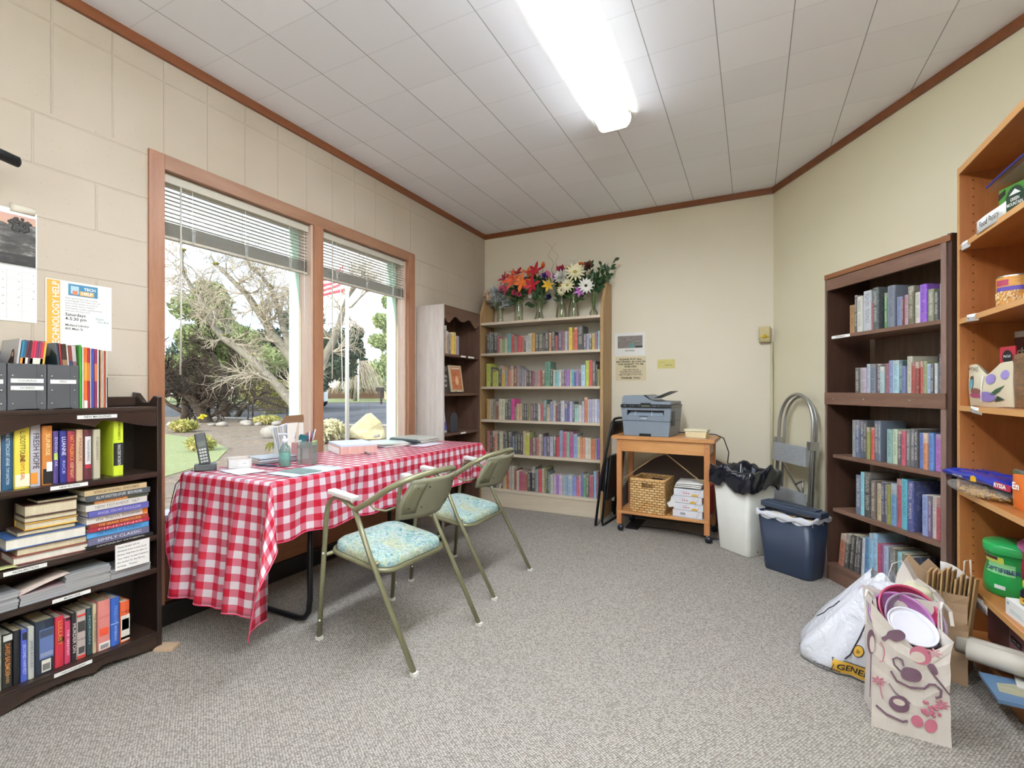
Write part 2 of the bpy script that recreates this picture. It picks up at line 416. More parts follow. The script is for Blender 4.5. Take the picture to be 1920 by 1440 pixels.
# ---- ceiling fixture (twin tube wraparound). A second, added one behind the camera is unseen fill light
def lens_mat(LAMP, nm):
    m, nt, b = new_mat(nm)
    sp = nt.nodes.new('ShaderNodeSeparateXYZ'); nt.links.new(coords(nt), sp.inputs[0])
    d = math_(nt, 'ABSOLUTE', math_(nt, 'SUBTRACT', math_(nt, 'ABSOLUTE', sp.outputs[0]), .045))
    g = math_(nt, 'SUBTRACT', 1.0, math_(nt, 'MULTIPLY', d, 9.0))
    b.inputs['Base Color'].default_value = lin('f6f2e4'); b.inputs['Emission Color'].default_value = lin('e6effb')
    side = math_(nt, 'SUBTRACT', 1.0, math_(nt, 'MULTIPLY', math_(nt, 'MULTIPLY', sp.outputs[2], 45.0), .80 if nm[0] == 'a' else .1))   # the frosted sides glow less than the face
    g = math_(nt, 'MULTIPLY', math_(nt, 'MAXIMUM', g, .35), math_(nt, 'MAXIMUM', side, .08))
    nt.links.new(math_(nt, 'MULTIPLY', g, LAMP), b.inputs['Emission Strength']); return m
LAMP = 15.0

LENS = lens_mat(36.0, 'aged_fluorescent_lens'); FILL_LENS = lens_mat(LAMP, 'bright_fluorescent_lens'); FILL_UP = plain('fill_uplight', 'e4f1fa', .5, emit=60.0); FIXW = plain('fixture_white_metal', 'e4e1d4', .5)  # second lens and uplight belong to the added fill lamp
def fixture(x, y, ln, label, lens=None, drop=0):
    t = thing('ceiling_light', label, 'ceiling light', (x, y, H-.085-drop), 0, None)
    if drop:       # added fill lamp: glowing top put in to brighten the ceiling
        MB().box(-.098, .098, -ln/2, ln/2, .05, .056).build('fill_glow_panel', FILL_UP, t)
        MB().tube([(0, -ln*.35, .05), (0, -ln*.35, .085+drop)], .006, 6).tube([(0, ln*.35, .05), (0, ln*.35, .085+drop)], .006, 6).build('hanger', FIXW, t)
    if not drop: MB().box(-.093, .093, -ln/2, ln/2, .047, .085, bev=.003).build('housing', FIXW, t)
    n = 12; prof = []
    for i in range(n+1):
        a = PI*i/n; prof.append((-.098*math.cos(a)*(1 if 1 else 0), .05-.05*min(1, math.sin(a)*1.35)))
    mb = MB(); vs = []
    for yy in (-ln/2+.01, ln/2-.01): vs += [(p[0], yy, p[1]) for p in prof]
    k = n+1; mb.add(vs, [(i, i+1, k+i+1, k+i) for i in range(n)], 0, True)
    mb.build('lens', lens or LENS, t)
    for s_ in (-1, 1):
        MB().prism([(p[0]*1.03, p[1]-.003) for p in prof]+[(.098, .078), (-.098, .078)], s_*(ln/2-.012), s_*(ln/2+.002)).build('end_cap', FIXW, t)
    return t
fixture(-.735, 1.615, 2.44, 'glowing twin-tube fluorescent wraparound fixture on the tiled ceiling')
fixture(.45, -.75, 2.44, 'added unseen fill lamp hung over the viewpoint to brighten room and ceiling', FILL_LENS, .45)
# ================================================================ BOOKCASES
EBONY = wood('ebony_stained_wood', '1c120d', '3a281f', 'x', 2, .32, .3)
EBONYZ = wood('ebony_stained_wood_z', '160e0b', '2e1f18', 'z', 2, .35, .3)
def scallop(x0, x1, ztop, zlow, zmid, n=48, lobes=None):
    """decorative lower edge: shallow at the ends, cusps in the middle"""
    w = x1-x0; pts = []
    for i in range(n+1):
        u = i/n; c = abs(u-.5)*2
        if c > .62: z = zlow + (zmid-zlow)*(.5+.5*math.cos(PI*(1-(c-.62)/.38)))
        elif c > .10: z = zlow + (zmid-zlow)*.9*(1-math.sin(PI*(c-.10)/.52))
        else: z = zmid
        pts.append((x0+w*u, z))
    return [(x0, ztop)] + pts + [(x1, ztop)]
case = thing('bookcase', 'low dark-stained bookcase with scalloped aprons, left of the window', 'bookcase', (-2.32, .10, 0), PI/2)
X0, X1 = 0.0, 1.10            # world y .10 .. 1.20
def cp(mb, name, mat, **k): return mb.build(name, mat, case, **k)
cp(MB().prism([(-.0, 0), (0, 1.10), (.03, 1.105), (.07, 1.075), (.12, 1.078), (.17, 1.115), (.203, 1.12), (.203, 0)], X1-.02, X1, 'yz'), 'side_panel', EBONYZ, bevel=.003)
cp(MB().prism([(-.0, 0), (0, 1.10), (.203, 1.12), (.203, 0)], X0, X0+.02, 'yz'), 'side_panel', EBONYZ)
cp(MB().box(X0, X1-.02, .190, .20, .04, 1.07), 'back_panel', EBONYZ)
cp(MB().box(X0, X1-.02, .17, .19, 1.06, 1.10, bev=.003), 'gallery_rail', EBONY)
for z, nm in ((1.058, 'top_board'), (.775, 'shelf'), (.500, 'shelf'), (.357, 'shelf'), (.077, 'shelf')):
    cp(MB().box(X0+.02, X1-.02, .0, .19, z-.024, z, bev=.004).box(X0+.02, X1-.02, -.004, .006, z-.017, z-.007, bev=.002), nm, EBONY)
cp(MB().prism(scallop(X0+.02, X1-.02, 1.035, 1.008, .972), .002, .014), 'apron', EBONY)
cp(MB().prism(scallop(X0+.02, X1-.02, .055, .03, .004), .002, .014), 'base_apron', EBONY)
def strip(st_x, z, wd, txt, parent, y=-.0055, h=.014, sz=.0095, rot=0, mat=None):
    o = MB().box(st_x-wd/2, st_x+wd/2, y, y+.0007, z-h/2, z+h/2).build('label_strip', mat or PAPER, parent)
    if txt: lettering(txt, sz, INK, o, (st_x, y-.0006, z-.0002), bold=.01)
    return o
# local x = world y - .10
strip(.868, 1.024, .130, 'NEW MAGAZINES', case, y=.0012, sz=.011)
strip(.778, .765, .112, 'NEW FICTION', case)
strip(.655, .490, .115, 'NON-FICTION', case, sz=.0105)
strip(.785, .345, .115, 'MUSIC CDS', case)
strip(.790, .068, .115, 'DVDS & AUDIO BOOKS', case, sz=.007)
nt_ = tag(MB().box(-.062, .062, 0, .0008, -.052, .052).build('handwritten_note', PAPER), 'white handwritten note card taped to a dark bookcase shelf edge', 'note', loc=W('left', 1.085, -.0065, .445), rz=PI/2)
for i, s_ in enumerate(['These books will be', 'donated soon, a new local', 'library. Feel free to take or', '"too many" to put it back in', 'the basket for the library', 'to keep.   Thanks!']):
    lettering(s_, .0098, INK, nt_, (-.055, -.0006, .040-i*.0155), align='LEFT')
tag(MB().box(-.04, .04, -.03, .03, 0, .012, bev=.002).build('wood_shim', plain('raw_pine', 'c8a98a', .7)), 'pale wooden shim under the foot of the dark bookcase', 'shim', loc=(-2.29, 1.205, 0), rz=.5)

# ---- brown laminate bookcase beside window, side panel to the camera
WAL = wood('walnut_laminate', '4a3225', '6e5242', 'x', 2.2, .4); WALZ = wood('walnut_laminate_z', '463025', '6a4f40', 'z', 2.2, .4)
GREYS = wood('window_lit_side_laminate', 'b2a69d', 'cfc6bf', 'z', 3, .5)  # laminate lightened to stand for window light falling on this side
c2 = thing('bookcase', 'brown bookcase with pale window-lit side, between window and white bookcase', 'bookcase', (-2.255, 3.25, 0), PI/2)
def cq(mb, name, mat, **k): return mb.build(name, mat, c2, **k)
WD = .59
cq(MB().box(0, .018, 0, .265, 0, 1.832), 'side_panel', GREYS, bevel=.001)
cq(MB().box(WD-.018, WD, 0, .265, 0, 1.83), 'side_panel', WALZ)
cq(MB().box(.018, WD-.018, .255, .265, 0, 1.82), 'back_panel', WALZ)
cq(MB().box(.018, WD-.018, 0, .255, 1.812, 1.83), 'top_board', WAL)
for z in (1.43, 1.10, .765, .43, .10):
    cq(MB().box(.018, WD-.018, .004, .255, z-.02, z, bev=.001), 'shelf', WAL)
ap = [(.018, 1.812)]
for i in range(61):
    u = i/60; c_ = abs(u-.5)*2; z = 1.735 - .035*math.cos(c_*PI*2.6)*(.4+.6*c_) - .02*c_
    ap.append((.018+(WD-.036)*u, z))
ap.append((WD-.018, 1.812))
cq(MB().prism(ap, .0, .012), 'scalloped_apron', WAL)
cq(MB().box(.018, WD-.018, .01, .02, 0, .08), 'kick_board', WAL)
for (x, z, w_) in ((.31, 1.42, .075), (.44, 1.42, .10), (.31, .755, .08)): strip(x, z, w_, '', c2, y=.002)

# ---- big cream bookcase on the back wall
CREAM = wood('cream_washed_shelf', 'c4b299', 'd4c6b1', 'x', 1.5, .5)
TAN = wood('tan_pine_side', '9c7a4e', 'b6966a', 'z', 2, .5)
WHT = plain('white_back_board', 'dcd6ca', .6)
c3 = thing('bookcase', 'tall cream bookcase full of books below the flower vases', 'bookcase', (-2.43, 4.11, 0), 0)
def cr(mb, name, mat, **k): return mb.build(name, mat, c3, **k)
w3 = 1.262
side = [(0, 0), (0, 1.84), (.13, 2.10), (.285, 2.10), (.285, 0)]
cr(MB().prism(side, 0, .028, 'yz'), 'side_panel', TAN, bevel=.002)
cr(MB().prism(side, w3-.028, w3, 'yz'), 'side_panel', TAN, bevel=.002)
cr(MB().box(.028, w3-.028, .275, .285, .10, 1.80), 'back_panel', WHT)
for z in (1.79, 1.488, 1.163, .838, .511, .166):
    cr(MB().box(.028, w3-.028, 0, .275, z-.024, z, bev=.002), 'shelf', CREAM)
cr(MB().box(.028, w3-.028, .006, .024, 0, .142), 'kick_board', CREAM)

# ---- tall walnut bookcase on the angled wall
t0 = .962; w4 = .775
c4 = thing('bookcase', 'tall dark walnut bookcase against the angled yellow wall', 'bookcase', W('dark', t0), ST['dark'][2])
def cs(mb, name, mat, **k): return mb.build(name, mat, c4, **k)
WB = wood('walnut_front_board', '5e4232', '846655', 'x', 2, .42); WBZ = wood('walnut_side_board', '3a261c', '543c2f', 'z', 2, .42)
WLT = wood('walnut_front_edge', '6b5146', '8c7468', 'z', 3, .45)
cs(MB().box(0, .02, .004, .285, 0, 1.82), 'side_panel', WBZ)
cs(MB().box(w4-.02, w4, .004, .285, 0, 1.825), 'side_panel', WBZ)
cs(MB().box(0, .012, 0, .004, 0, 1.82).box(w4-.045, w4-.02, -.002, .008, .06, 1.82), 'front_stile', WLT)
cs(MB().box(.02, w4-.02, .27, .28, 0, 1.80), 'back_panel', wood('walnut_back', '54402f', '7a6351', 'z', 3, .5))
cs(MB().box(.0, w4, -.004, .27, 1.79, 1.818, bev=.002), 'top_board', wood('walnut_top', '6e4328', '96633f', 'x', 2, .4))
cs(MB().box(.012, w4-.02, .002, .02, 1.722, 1.788, bev=.001), 'top_rail', WB)
cs(MB().box(.02, w4-.02, .0, .27, 1.048, 1.096).box(.004, w4-.02, -.006, .008, 1.044, 1.114, bev=.001), 'fixed_shelf', WB)
for z in (1.449, .751, .435):
    cs(MB().box(.06 if 1 else 0, w4-.02, .004, .265, z-.02, z, bev=.002), 'shelf', WB)
cs(MB().box(.02, w4-.02, .004, .27, .08, .10).box(.02, w4-.02, .008, .02, 0, .08), 'base_shelf', WB)
sc = MB()
for x in (.08, .30, .58): sc.ball((x, -.007, 1.078), .004, 0, 8, 5)
sc.build('screw', plain('screw_steel', 'c9c7c2', .3, .9), c4)
strip(.125, 1.438, .14, 'NEW PAPERBACKS', c4, y=.0005, h=.016, sz=.008)

# ---- orange beech unit on the right wall
BEE = wood('orange_beech_veneer', '9a5a2c', 'b87740', 'z', 1.3, .38, .1, 6); BEX = wood('orange_beech_edge', 'c98f52', 'd8a66c', 'x', 1.3, .4)
BEEX = wood('orange_beech_shelf', 'a5642f', 'bd7f47', 'x', 1.3, .38, .1, 6)
OL = 1.35
c5 = thing('shelving_unit', 'orange beech shelf unit of donated groceries at the right edge', 'shelf unit', (.80, 2.752, 0), -PI/2)
def co(mb, name, mat, **k): return mb.build(name, mat, c5, **k)
sp_ = MB().box(0, .02, .003, .325, 0, 2.095)
co(sp_, 'side_panel', BEE)
co(MB().box(OL-.02, OL, .003, .325, 0, 2.095), 'side_panel', BEE)
co(MB().box(-.0005, .0205, 0, .003, 0, 2.095), 'side_edging', BEX)
hl = MB()
for k in range(52):
    z = .17+k*.0365
    if any(abs(z-q) < .03 for q in (.315, .68, 1.05, 1.425, 1.745)): continue
    hl.add([(.0206, .047+.0028*math.cos(a*PI/4), z+.0028*math.sin(a*PI/4)) for a in range(8)], [tuple(range(8))])
hl.build('peg_hole', plain('dark_hole', '1a0e08', .9), c5)['kind'] = 'stuff'
co(MB().box(.02, OL-.02, .315, .322, .06, 2.08), 'back_panel', BEE)
co(MB().box(.02, OL-.02, .003, .315, 2.065, 2.09), 'top_board', BEEX)
co(MB().box(.02, OL-.02, 0, .003, 2.064, 2.092), 'top_edging', BEX)
for z in (1.755, 1.436, 1.062, .700, .325, .10):
    o = co(MB().box(.0205, OL-.0205, .003, .315, z-.022, z), 'shelf', BEEX)
    MB().box(.0205, OL-.0205, 0, .003, z-.022, z).build('shelf_edging', BEX, o)
co(MB().box(.02, OL-.02, .02, .03, 0, .078), 'kick_board', BEEX)
# handwritten price-less labels on shelf edges (local x from far panel)
def tagl(x, z, txt, wd=.12, h=.03, tilt=0, sz=.017, par=c5):
    M = Matrix.Translation((x, -.0012, z)) @ Matrix.Rotation(tilt, 4, 'Y')
    mb = MB(); mb.sheet(lambda u, v: (wd*(u-.5), -.003*math.sin(u*5), h*(v-.5)), 8, 1, M=M)
    o = mb.build('handwritten_label', PAPER, par, solid=.0004)
    l = lettering(txt, sz, INK, o, (0, 0, 0))
    for v in l.data.vertices: v.co = M @ Vector((v.co.x, -.0045, v.co.z))
    return o
tagl(.095, 1.738, 'Food Cupboards', .085, .034, -.02, .011)
tagl(.33, 1.772, 'Food Pantry', .24, .052, .0, .034)
tagl(.165, 1.424, '"Help Yourself"', .115, .03, .05, .015)
tagl(.20, 1.048, 'Help Yourself', .10, .026, .10, .013)
tagl(.245, .288, 'PLEASE TAKE', .105, .045, -.02, .014)

# ================================================================ BOOKS
def book_material():
    m, nt, b = new_mat('printed_book_cover')
    oi = nt.nodes.new('ShaderNodeObjectInfo'); tc = nt.nodes.new('ShaderNodeTexCoord')
    sp = nt.nodes.new('ShaderNodeSeparateXYZ'); nt.links.new(tc.outputs['Generated'], sp.inputs[0])
    hs = nt.nodes.new('ShaderNodeSeparateColor'); hs.mode = 'HSV'; nt.links.new(oi.outputs['Color'], hs.inputs[0])
    dark = math_(nt, 'LESS_THAN', hs.outputs[2], .22)
    ink = mixc(nt, dark, lin('2a2622'), lin('e6dfcf'))
    off = math_(nt, 'MULTIPLY', oi.outputs['Random'], 37.0)
    cb = nt.nodes.new('ShaderNodeCombineXYZ'); nt.links.new(sp.outputs[0], cb.inputs[0]); nt.links.new(math_(nt, 'ADD', sp.outputs[2], off), cb.inputs[2]); nt.links.new(sp.outputs[1], cb.inputs[1])
    mp = nt.nodes.new('ShaderNodeMapping'); nt.links.new(cb.outputs[0], mp.inputs[0]); mp.inputs['Scale'].default_value = (4.5, 1, 75)
    n = nt.nodes.new('ShaderNodeTexNoise'); nt.links.new(mp.outputs[0], n.inputs['Vector']); sv(n, Scale=1.0, Detail=1.5, Roughness=.6)
    letters = math_(nt, 'GREATER_THAN', n.outputs['Fac'], .53)
    inx = math_(nt, 'LESS_THAN', math_(nt, 'ABSOLUTE', math_(nt, 'SUBTRACT', sp.outputs[0], .5)), .27)
    zz = math_(nt, 'ABSOLUTE', math_(nt, 'SUBTRACT', sp.outputs[2], math_(nt, 'ADD', .5, math_(nt, 'MULTIPLY', oi.outputs['Random'], .12))))
    inz = math_(nt, 'MULTIPLY', math_(nt, 'LESS_THAN', zz, .36), math_(nt, 'GREATER_THAN', zz, .03))
    face = math_(nt, 'LESS_THAN', sp.outputs[1], .012)
    t = math_(nt, 'MULTIPLY', math_(nt, 'MULTIPLY', letters, inx), math_(nt, 'MULTIPLY', inz, face))
    # coloured band at foot or head for some
    bandz = math_(nt, 'GREATER_THAN', math_(nt, 'ABSOLUTE', math_(nt, 'SUBTRACT', sp.outputs[2], math_(nt, 'MULTIPLY', oi.outputs['Random'], .7))), .72)
    tint = mixc(nt, .55, oi.outputs['Color'], mixc(nt, math_(nt, 'FRACT', math_(nt, 'MULTIPLY', oi.outputs['Random'], 7.3)), lin('d8cfbc'), lin('3a3340')))
    mot = noise(nt, tc.outputs['Object'], 55, 3, .6)
    base = mixc(nt, math_(nt, 'MULTIPLY', math_(nt, 'GREATER_THAN', mot, .56), .3), oi.outputs['Color'], tint)
    base = mixc(nt, bandz, base, tint)
    base = mixc(nt, .14, base, lin('b4aea6'))
    c = mixc(nt, math_(nt, 'MULTIPLY', t, .6), base, ink)
    nt.links.new(c, b.inputs['Base Color']); b.inputs['Roughness'].default_value = .38; return m
BOOKM = book_material()
PAGES = wood('page_edges', 'b9ab8c', 'd6c9ac', 'z', 6, .9)
PAGEW = wood('page_edges_white', 'cfc8b8', 'e6e0d2', 'z', 6, .9)
def book_mesh(w, h, d, hard=True, pagem=None, cover=None):
    mb = MB(); tk = min(.0025, w*.12) if hard else .0008; ins = .0035 if hard else .0005
    rb = min(w*.25, .006)
    # spine slightly rounded + two boards in one U shaped cover
    prof = [(0, d), (0, rb), (rb*.35, rb*.3), (w*.5, 0), (w-rb*.35, rb*.3), (w, rb), (w, d), (w-tk, d), (w-tk, rb), (w*.5, rb*.6+tk), (tk, rb), (tk, d)]
    # split the non-convex outline into quads
    n = 6
    outer = prof[:7]; inner = [(tk, d), (tk, rb), (tk+rb*.3, rb*.8), (w*.5, rb*.6), (w-tk-rb*.3, rb*.8), (w-tk, rb), (w-tk, d)]
    vs = [(a, b, z) for z in (0, h) for a, b in outer] + [(a, b, z) for z in (0, h) for a, b in inner]
    k = 7; fs = []
    for i in range(6):
        fs.append((i, i+1, k+i+1, k+i)); fs.append((2*k+i+1, 2*k+i, 3*k+i, 3*k+i+1))
        fs.append((i+1, i, 2*k+i, 2*k+i+1)); fs.append((k+i, k+i+1, 3*k+i+1, 3*k+i))
    for i in (0, 6): fs.append((i, k+i, 3*k+i, 2*k+i))
    mb.add(vs, fs, 0)
    mb.box(tk, w-tk, rb*.7, d-ins, ins*.6, h-ins, 1)
    me = bpy.data.meshes.new('book'); mb.bm.normal_update(); bmesh.ops.recalc_face_normals(mb.bm, faces=mb.bm.faces); mb.bm.to_mesh(me); mb.bm.free()
    me.materials.append(cover or BOOKM); me.materials.append(pagem or PAGES); return me
def cname(hexc):
    r, g, b = [int(hexc[i:i+2], 16)/255 for i in (0, 2, 4)]
    mx, mn = max(r, g, b), min(r, g, b); v = mx; s_ = 0 if mx == 0 else (mx-mn)/mx
    if v < .24: return 'black'
    if s_ < .14: return 'white' if v > .78 else ('pale grey' if v > .6 else ('grey' if v > .38 else 'charcoal'))
    h = 0
    if mx == r: h = (60*((g-b)/(mx-mn))) % 360
    elif mx == g: h = 60*((b-r)/(mx-mn))+120
    else: h = 60*((r-g)/(mx-mn))+240
    pale = s_ < .32 and v > .6; dk = v < .42
    if h < 14 or h >= 345: c_ = 'pink' if (v > .72 and s_ < .5) else ('maroon' if dk or (s_ < .45) else 'red')
    elif h < 40: c_ = 'beige' if pale else ('brown' if v < .66 or s_ < .4 else 'orange')
    elif h < 66: c_ = 'cream' if pale else ('olive' if v < .62 else 'yellow')
    elif h < 160: c_ = 'green'
    elif h < 195: c_ = 'teal'
    elif h < 250: c_ = 'blue'
    elif h < 290: c_ = 'purple'
    else: c_ = 'magenta' if s_ > .35 else 'mauve'
    return ('pale ' if pale and c_ not in ('beige', 'cream', 'pink') else ('dark ' if dk and c_ not in ('maroon',) else '')) + c_
def ordn(n):
    return f"{n}{'th' if 10 < n % 100 < 20 else {1: 'st', 2: 'nd', 3: 'rd'}.get(n % 10, 'th')}"
BOOKS = {
 'w1': '-2360,33,205,2a2a2c -2327,16,213,6b6f70 -2311,31,184,3c4038 -2280,37,204,1f2022 -2243,27,168,a04a58 -2216,28,141,b9b08a -2188,32,140,8fa070 -2156,19,142,c9c2a8 -2137,50,193,6fa7a0 -2087,31,179,c23b3a -2056,29,161,8a7f78 -2027,43,159,c4484c -1984,30,158,b5694f -1954,22,159,4d4a4c -1932,22,159,c9c9c9 -1910,40,178,b8b8ae -1870,30,179,d9a02f -1840,39,177,4a4846 -1801,49,175,4c5044 -1752,13,149,5a5a58 -1739,41,193,3c3a3b -1698,27,173,c08a5a -1671,37,183,4b4444 -1634,28,144,a8424a -1606,35,185,55506a -1571,34,183,8a5a68 -1537,21,176,b9c0c8 -1516,16,172,8f7d86 -1500,34,210,e3c231 -1466,15,164,b07a3a -1451,33,208,d4553f -1418,54,220,3a403e -1364,30,146,6a5a6c -1334,27,145,9a9cb8 -1307,23,145,4c4f44 -1284,30,145,c9a850 -1254,20,147,9a6a80 -1234,24,165,9fb8c0',
 'w2': '-2363,47,225,b5bc3a -2316,18,190,2f3a44 -2298,36,174,c0b83a -2262,32,151,a8b050 -2230,32,205,1f2226 -2198,12,203,caa080 -2186,30,156,d0aa28 -2156,28,152,8c98a0 -2128,31,155,b06a58 -2097,31,202,c8a88a -2066,41,184,7a4438 -2025,27,201,a08a84 -1998,17,183,5c5c6c -1981,27,170,8a8a98 -1954,27,152,a08a90 -1927,27,151,33302e -1900,26,148,5c4a44 -1874,27,147,8c4a5a -1847,30,150,8f8582 -1817,32,152,c08c88 -1785,20,152,b0403c -1765,29,148,6e6a4e -1736,54,228,4f8a74 -1682,26,159,3c4a34 -1656,16,152,d8d4c0 -1640,41,152,7cc0c4 -1599,25,151,d8d0cc -1574,31,148,6c6a6c -1543,18,150,7c5a80 -1525,31,153,a070c0 -1494,21,149,c8cca0 -1473,22,150,5ab0c8 -1451,21,150,4a5c9c -1430,21,149,b48cc8 -1409,24,153,6c6888 -1385,39,190,b8d8e8 -1343,33,229,b8cc50 -1310,32,231,d04030 -1278,32,225,4c4a4a -1246,12,190,403c38 -1234,23,150,8c8a3c',
 'w3': '-2363,29,201,b88a40 -2334,22,198,b0a890 -2312,25,202,7a7262 -2287,25,202,857a66 -2262,39,177,8c5a48 -2223,32,203,d0c8ac -2191,35,203,c9c3a6 -2156,28,163,4a5a54 -2128,38,194,3c4448 -2090,38,204,d0308c -2052,20,133,5a7038 -2032,31,158,c8a888 -2001,27,159,c4a47c -1974,24,159,54504c -1950,23,159,48484c -1927,20,160,5c5848 -1907,27,160,8a8454 -1880,23,160,7c4c64 -1857,30,161,4a4c58 -1827,23,161,3c4850 -1804,22,161,d0ccb8 -1782,23,160,cc4458 -1759,42,198,5e7a78 -1717,32,158,c4b090 -1685,29,181,8890b0 -1656,25,191,c8c0bc -1631,19,160,8a4444 -1612,17,164,50506c -1595,17,164,454a60 -1578,38,192,c8c4cc -1540,24,165,7070a8 -1516,25,165,686ca4 -1491,25,186,c8b8dc -1466,21,183,4c6068 -1445,20,160,a8d4cc -1425,19,160,b4d8d0 -1406,30,155,d4ccc4 -1376,21,190,c8c0e0 -1355,33,224,c47850 -1322,15,207,c8c0b8 -1307,23,208,b0a8d0 -1284,27,208,c0bcc8 -1257,23,208,d4d8e8 -1234,23,208,b4b0d4',
 'w4': '-2360,33,212,b06860 -2327,29,191,3c3030 -2298,29,215,8c5040 -2269,28,216,c89070 -2241,18,195,2c2a24 -2223,42,212,c8c0a0 -2181,25,191,2a2826 -2156,31,211,3a3838 -2125,35,209,242226 -2090,12,207,26282c -2078,26,174,4a5c74 -2052,31,196,2c2c30 -2021,34,192,1f1f22 -1987,23,196,2a2a2a -1964,27,224,c0a880 -1937,44,211,b8c040 -1893,33,167,8c4450 -1860,33,174,606660 -1827,29,170,b06058 -1798,26,201,b8a498 -1772,20,205,6a5a60 -1752,32,179,7c74a0 -1720,35,186,4c4a54 -1685,32,185,b4b4c8 -1653,25,189,5c5c5c -1628,35,184,b03040 -1593,34,245,8898b8 -1559,34,237,cc4468 -1525,31,236,80b0a0 -1494,37,237,b04c88 -1457,39,218,88a8d0 -1418,24,193,d0c494 -1394,24,186,d08860 -1370,24,187,d89070 -1346,24,188,d8d8d0 -1322,29,186,d4ccb8 -1293,39,179,c86838 -1254,20,178,808890 -1234,24,187,8c4cac',
 'w5': '-2360,26,199,4a3c34 -2334,25,194,7c6c58 -2309,25,190,1c1c20 -2284,32,204,3c3a44 -2252,29,188,8a8070 -2223,21,202,b8b0a0 -2202,25,191,4a4640 -2177,21,187,a89878 -2156,14,194,c0a048 -2142,28,190,b84838 -2114,27,223,a09c90 -2087,28,225,b0aca0 -2059,27,202,8c5038 -2032,28,183,c4b49c -2004,27,182,a83c6c -1977,33,184,b05060 -1944,27,177,9c5848 -1917,34,179,2c2c2c -1875,41,237,1c1e22 -1834,33,210,8a9098 -1801,32,212,d03038 -1769,26,226,b8b0a0 -1743,20,237,8c8838 -1723,19,227,3c3c30 -1704,22,195,4c8080 -1682,29,177,c4bcb0 -1653,28,182,c4b4cc -1625,29,181,a070b8 -1596,31,178,c8b0cc -1565,28,180,b4b0b8 -1537,28,182,80b0d0 -1509,40,182,a8b8c8 -1469,39,179,8090d0 -1430,27,182,d06070 -1403,18,184,c088b0 -1385,21,208,6870a8 -1364,27,202,4c9c70 -1337,27,198,54584c -1310,41,195,a85060 -1269,26,238,88b8d8 -1243,21,237,8c5868',
 'd1': '1110,40,162,9a7038 1150,19,212,3a3838 1169,39,200,c8c8bc 1208,53,222,b8bcc0 1261,13,152,b85a60 1274,37,227,38484c 1348,20,186,3c7a48 1368,43,217,6c7484 1419,34,150,7080a8 1453,9,140,7c3c30 1462,25,153,b08898 1487,33,189,50502c 1520,32,154,c8c4b8 1552,36,184,8848c8 1588,30,154,7a8060 1618,24,138,3c3c3c 1642,25,171,9a9a9a',
 'd2': '1150,31,133,4c4844 1181,27,133,a8a0a0 1208,25,132,b8a8b8 1233,23,150,a8b4c0 1256,35,149,6c7484 1291,29,148,5c4c54 1320,27,132,a8c8c8 1347,24,147,8c5060 1371,25,161,8090b8 1396,38,160,a0c8d0 1434,19,156,2c5c64 1453,22,129,6878a0 1475,29,175,c0bca8 1504,21,145,a03828 1525,20,144,8a2c20 1545,14,147,c04038 1559,22,146,8c9468 1581,24,132,a0b4cc 1605,17,130,383c44 1622,16,133,c8ccc8 1638,29,176,4c4c64',
 'd3': '1124,26,207,8c9490 1150,31,209,4c5c80 1181,27,210,40485c 1208,26,209,2c3440 1234,22,175,8c8c40 1256,26,173,c84430 1282,29,213,4c5464 1311,17,215,5c6c80 1360,36,175,80a8a0 1396,30,178,b8c8a8 1426,23,170,4c3c48 1449,24,176,c04860 1473,21,177,5c6464 1494,24,189,505460 1518,23,188,303438 1541,28,171,5070b8 1569,25,173,c88050 1594,28,176,5080c0 1622,32,173,b068b8 1654,13,178,c0a878',
 'd4': '1153,37,217,5c6880 1190,27,240,80c8d4 1217,44,243,1c1c1c 1261,30,207,6c5c50 1291,33,196,b8a880 1324,20,208,2c3050 1344,20,209,4c5068 1364,22,206,8a8820 1386,34,215,5890b8 1420,33,244,a83c50 1453,33,250,48b0c0 1486,34,247,283c80 1559,30,193,8898c8 1589,20,195,5c4878 1609,25,197,c8bcb0 1634,22,196,b83c50 1656,11,197,c0b8b0',
 'd5': '1015,46,189,b06848,7 1066,29,202,2c2c28,6 1100,24,209,30302c,6 1129,24,209,28282c,6 1157,24,210,302c30,5 1190,22,213,c8ccd0,3 1214,34,225,4c84b0,2 1248,26,252,90c0d8 1274,29,260,a0c8e0 1303,21,213,c83c58 1324,20,216,8c4080 1344,28,214,b0b8d0 1372,32,217,4c5058 1404,15,218,686050 1419,30,209,90c8d0 1449,22,208,8c8050 1471,29,204,384868',
 'l1': '687,16,244,c8b8a0 703,33,244,28506c 736,43,238,e0cc50 780,31,229,b8b4bc 812,31,220,c07838 844,17,198,504078 862,22,199,2c3078 884,26,195,8c3040 911,23,200,c8a888 935,28,196,5c2c34 965,26,196,b8b098 1031,37,247,c8d838',
 'l4': '690,15,196,8a8a7a 705,29,190,2c2c28 734,20,192,1c1c20 754,17,188,5060b8 772,18,188,b8b8b0 791,56,198,28303c 848,29,192,b83040 878,20,177,c04060 898,15,188,2c2828 914,31,187,b8a8a0 946,18,186,2c4044 965,13,194,c0b090 979,43,201,d08078 1023,32,196,3860b0 1056,35,168,d86038'}
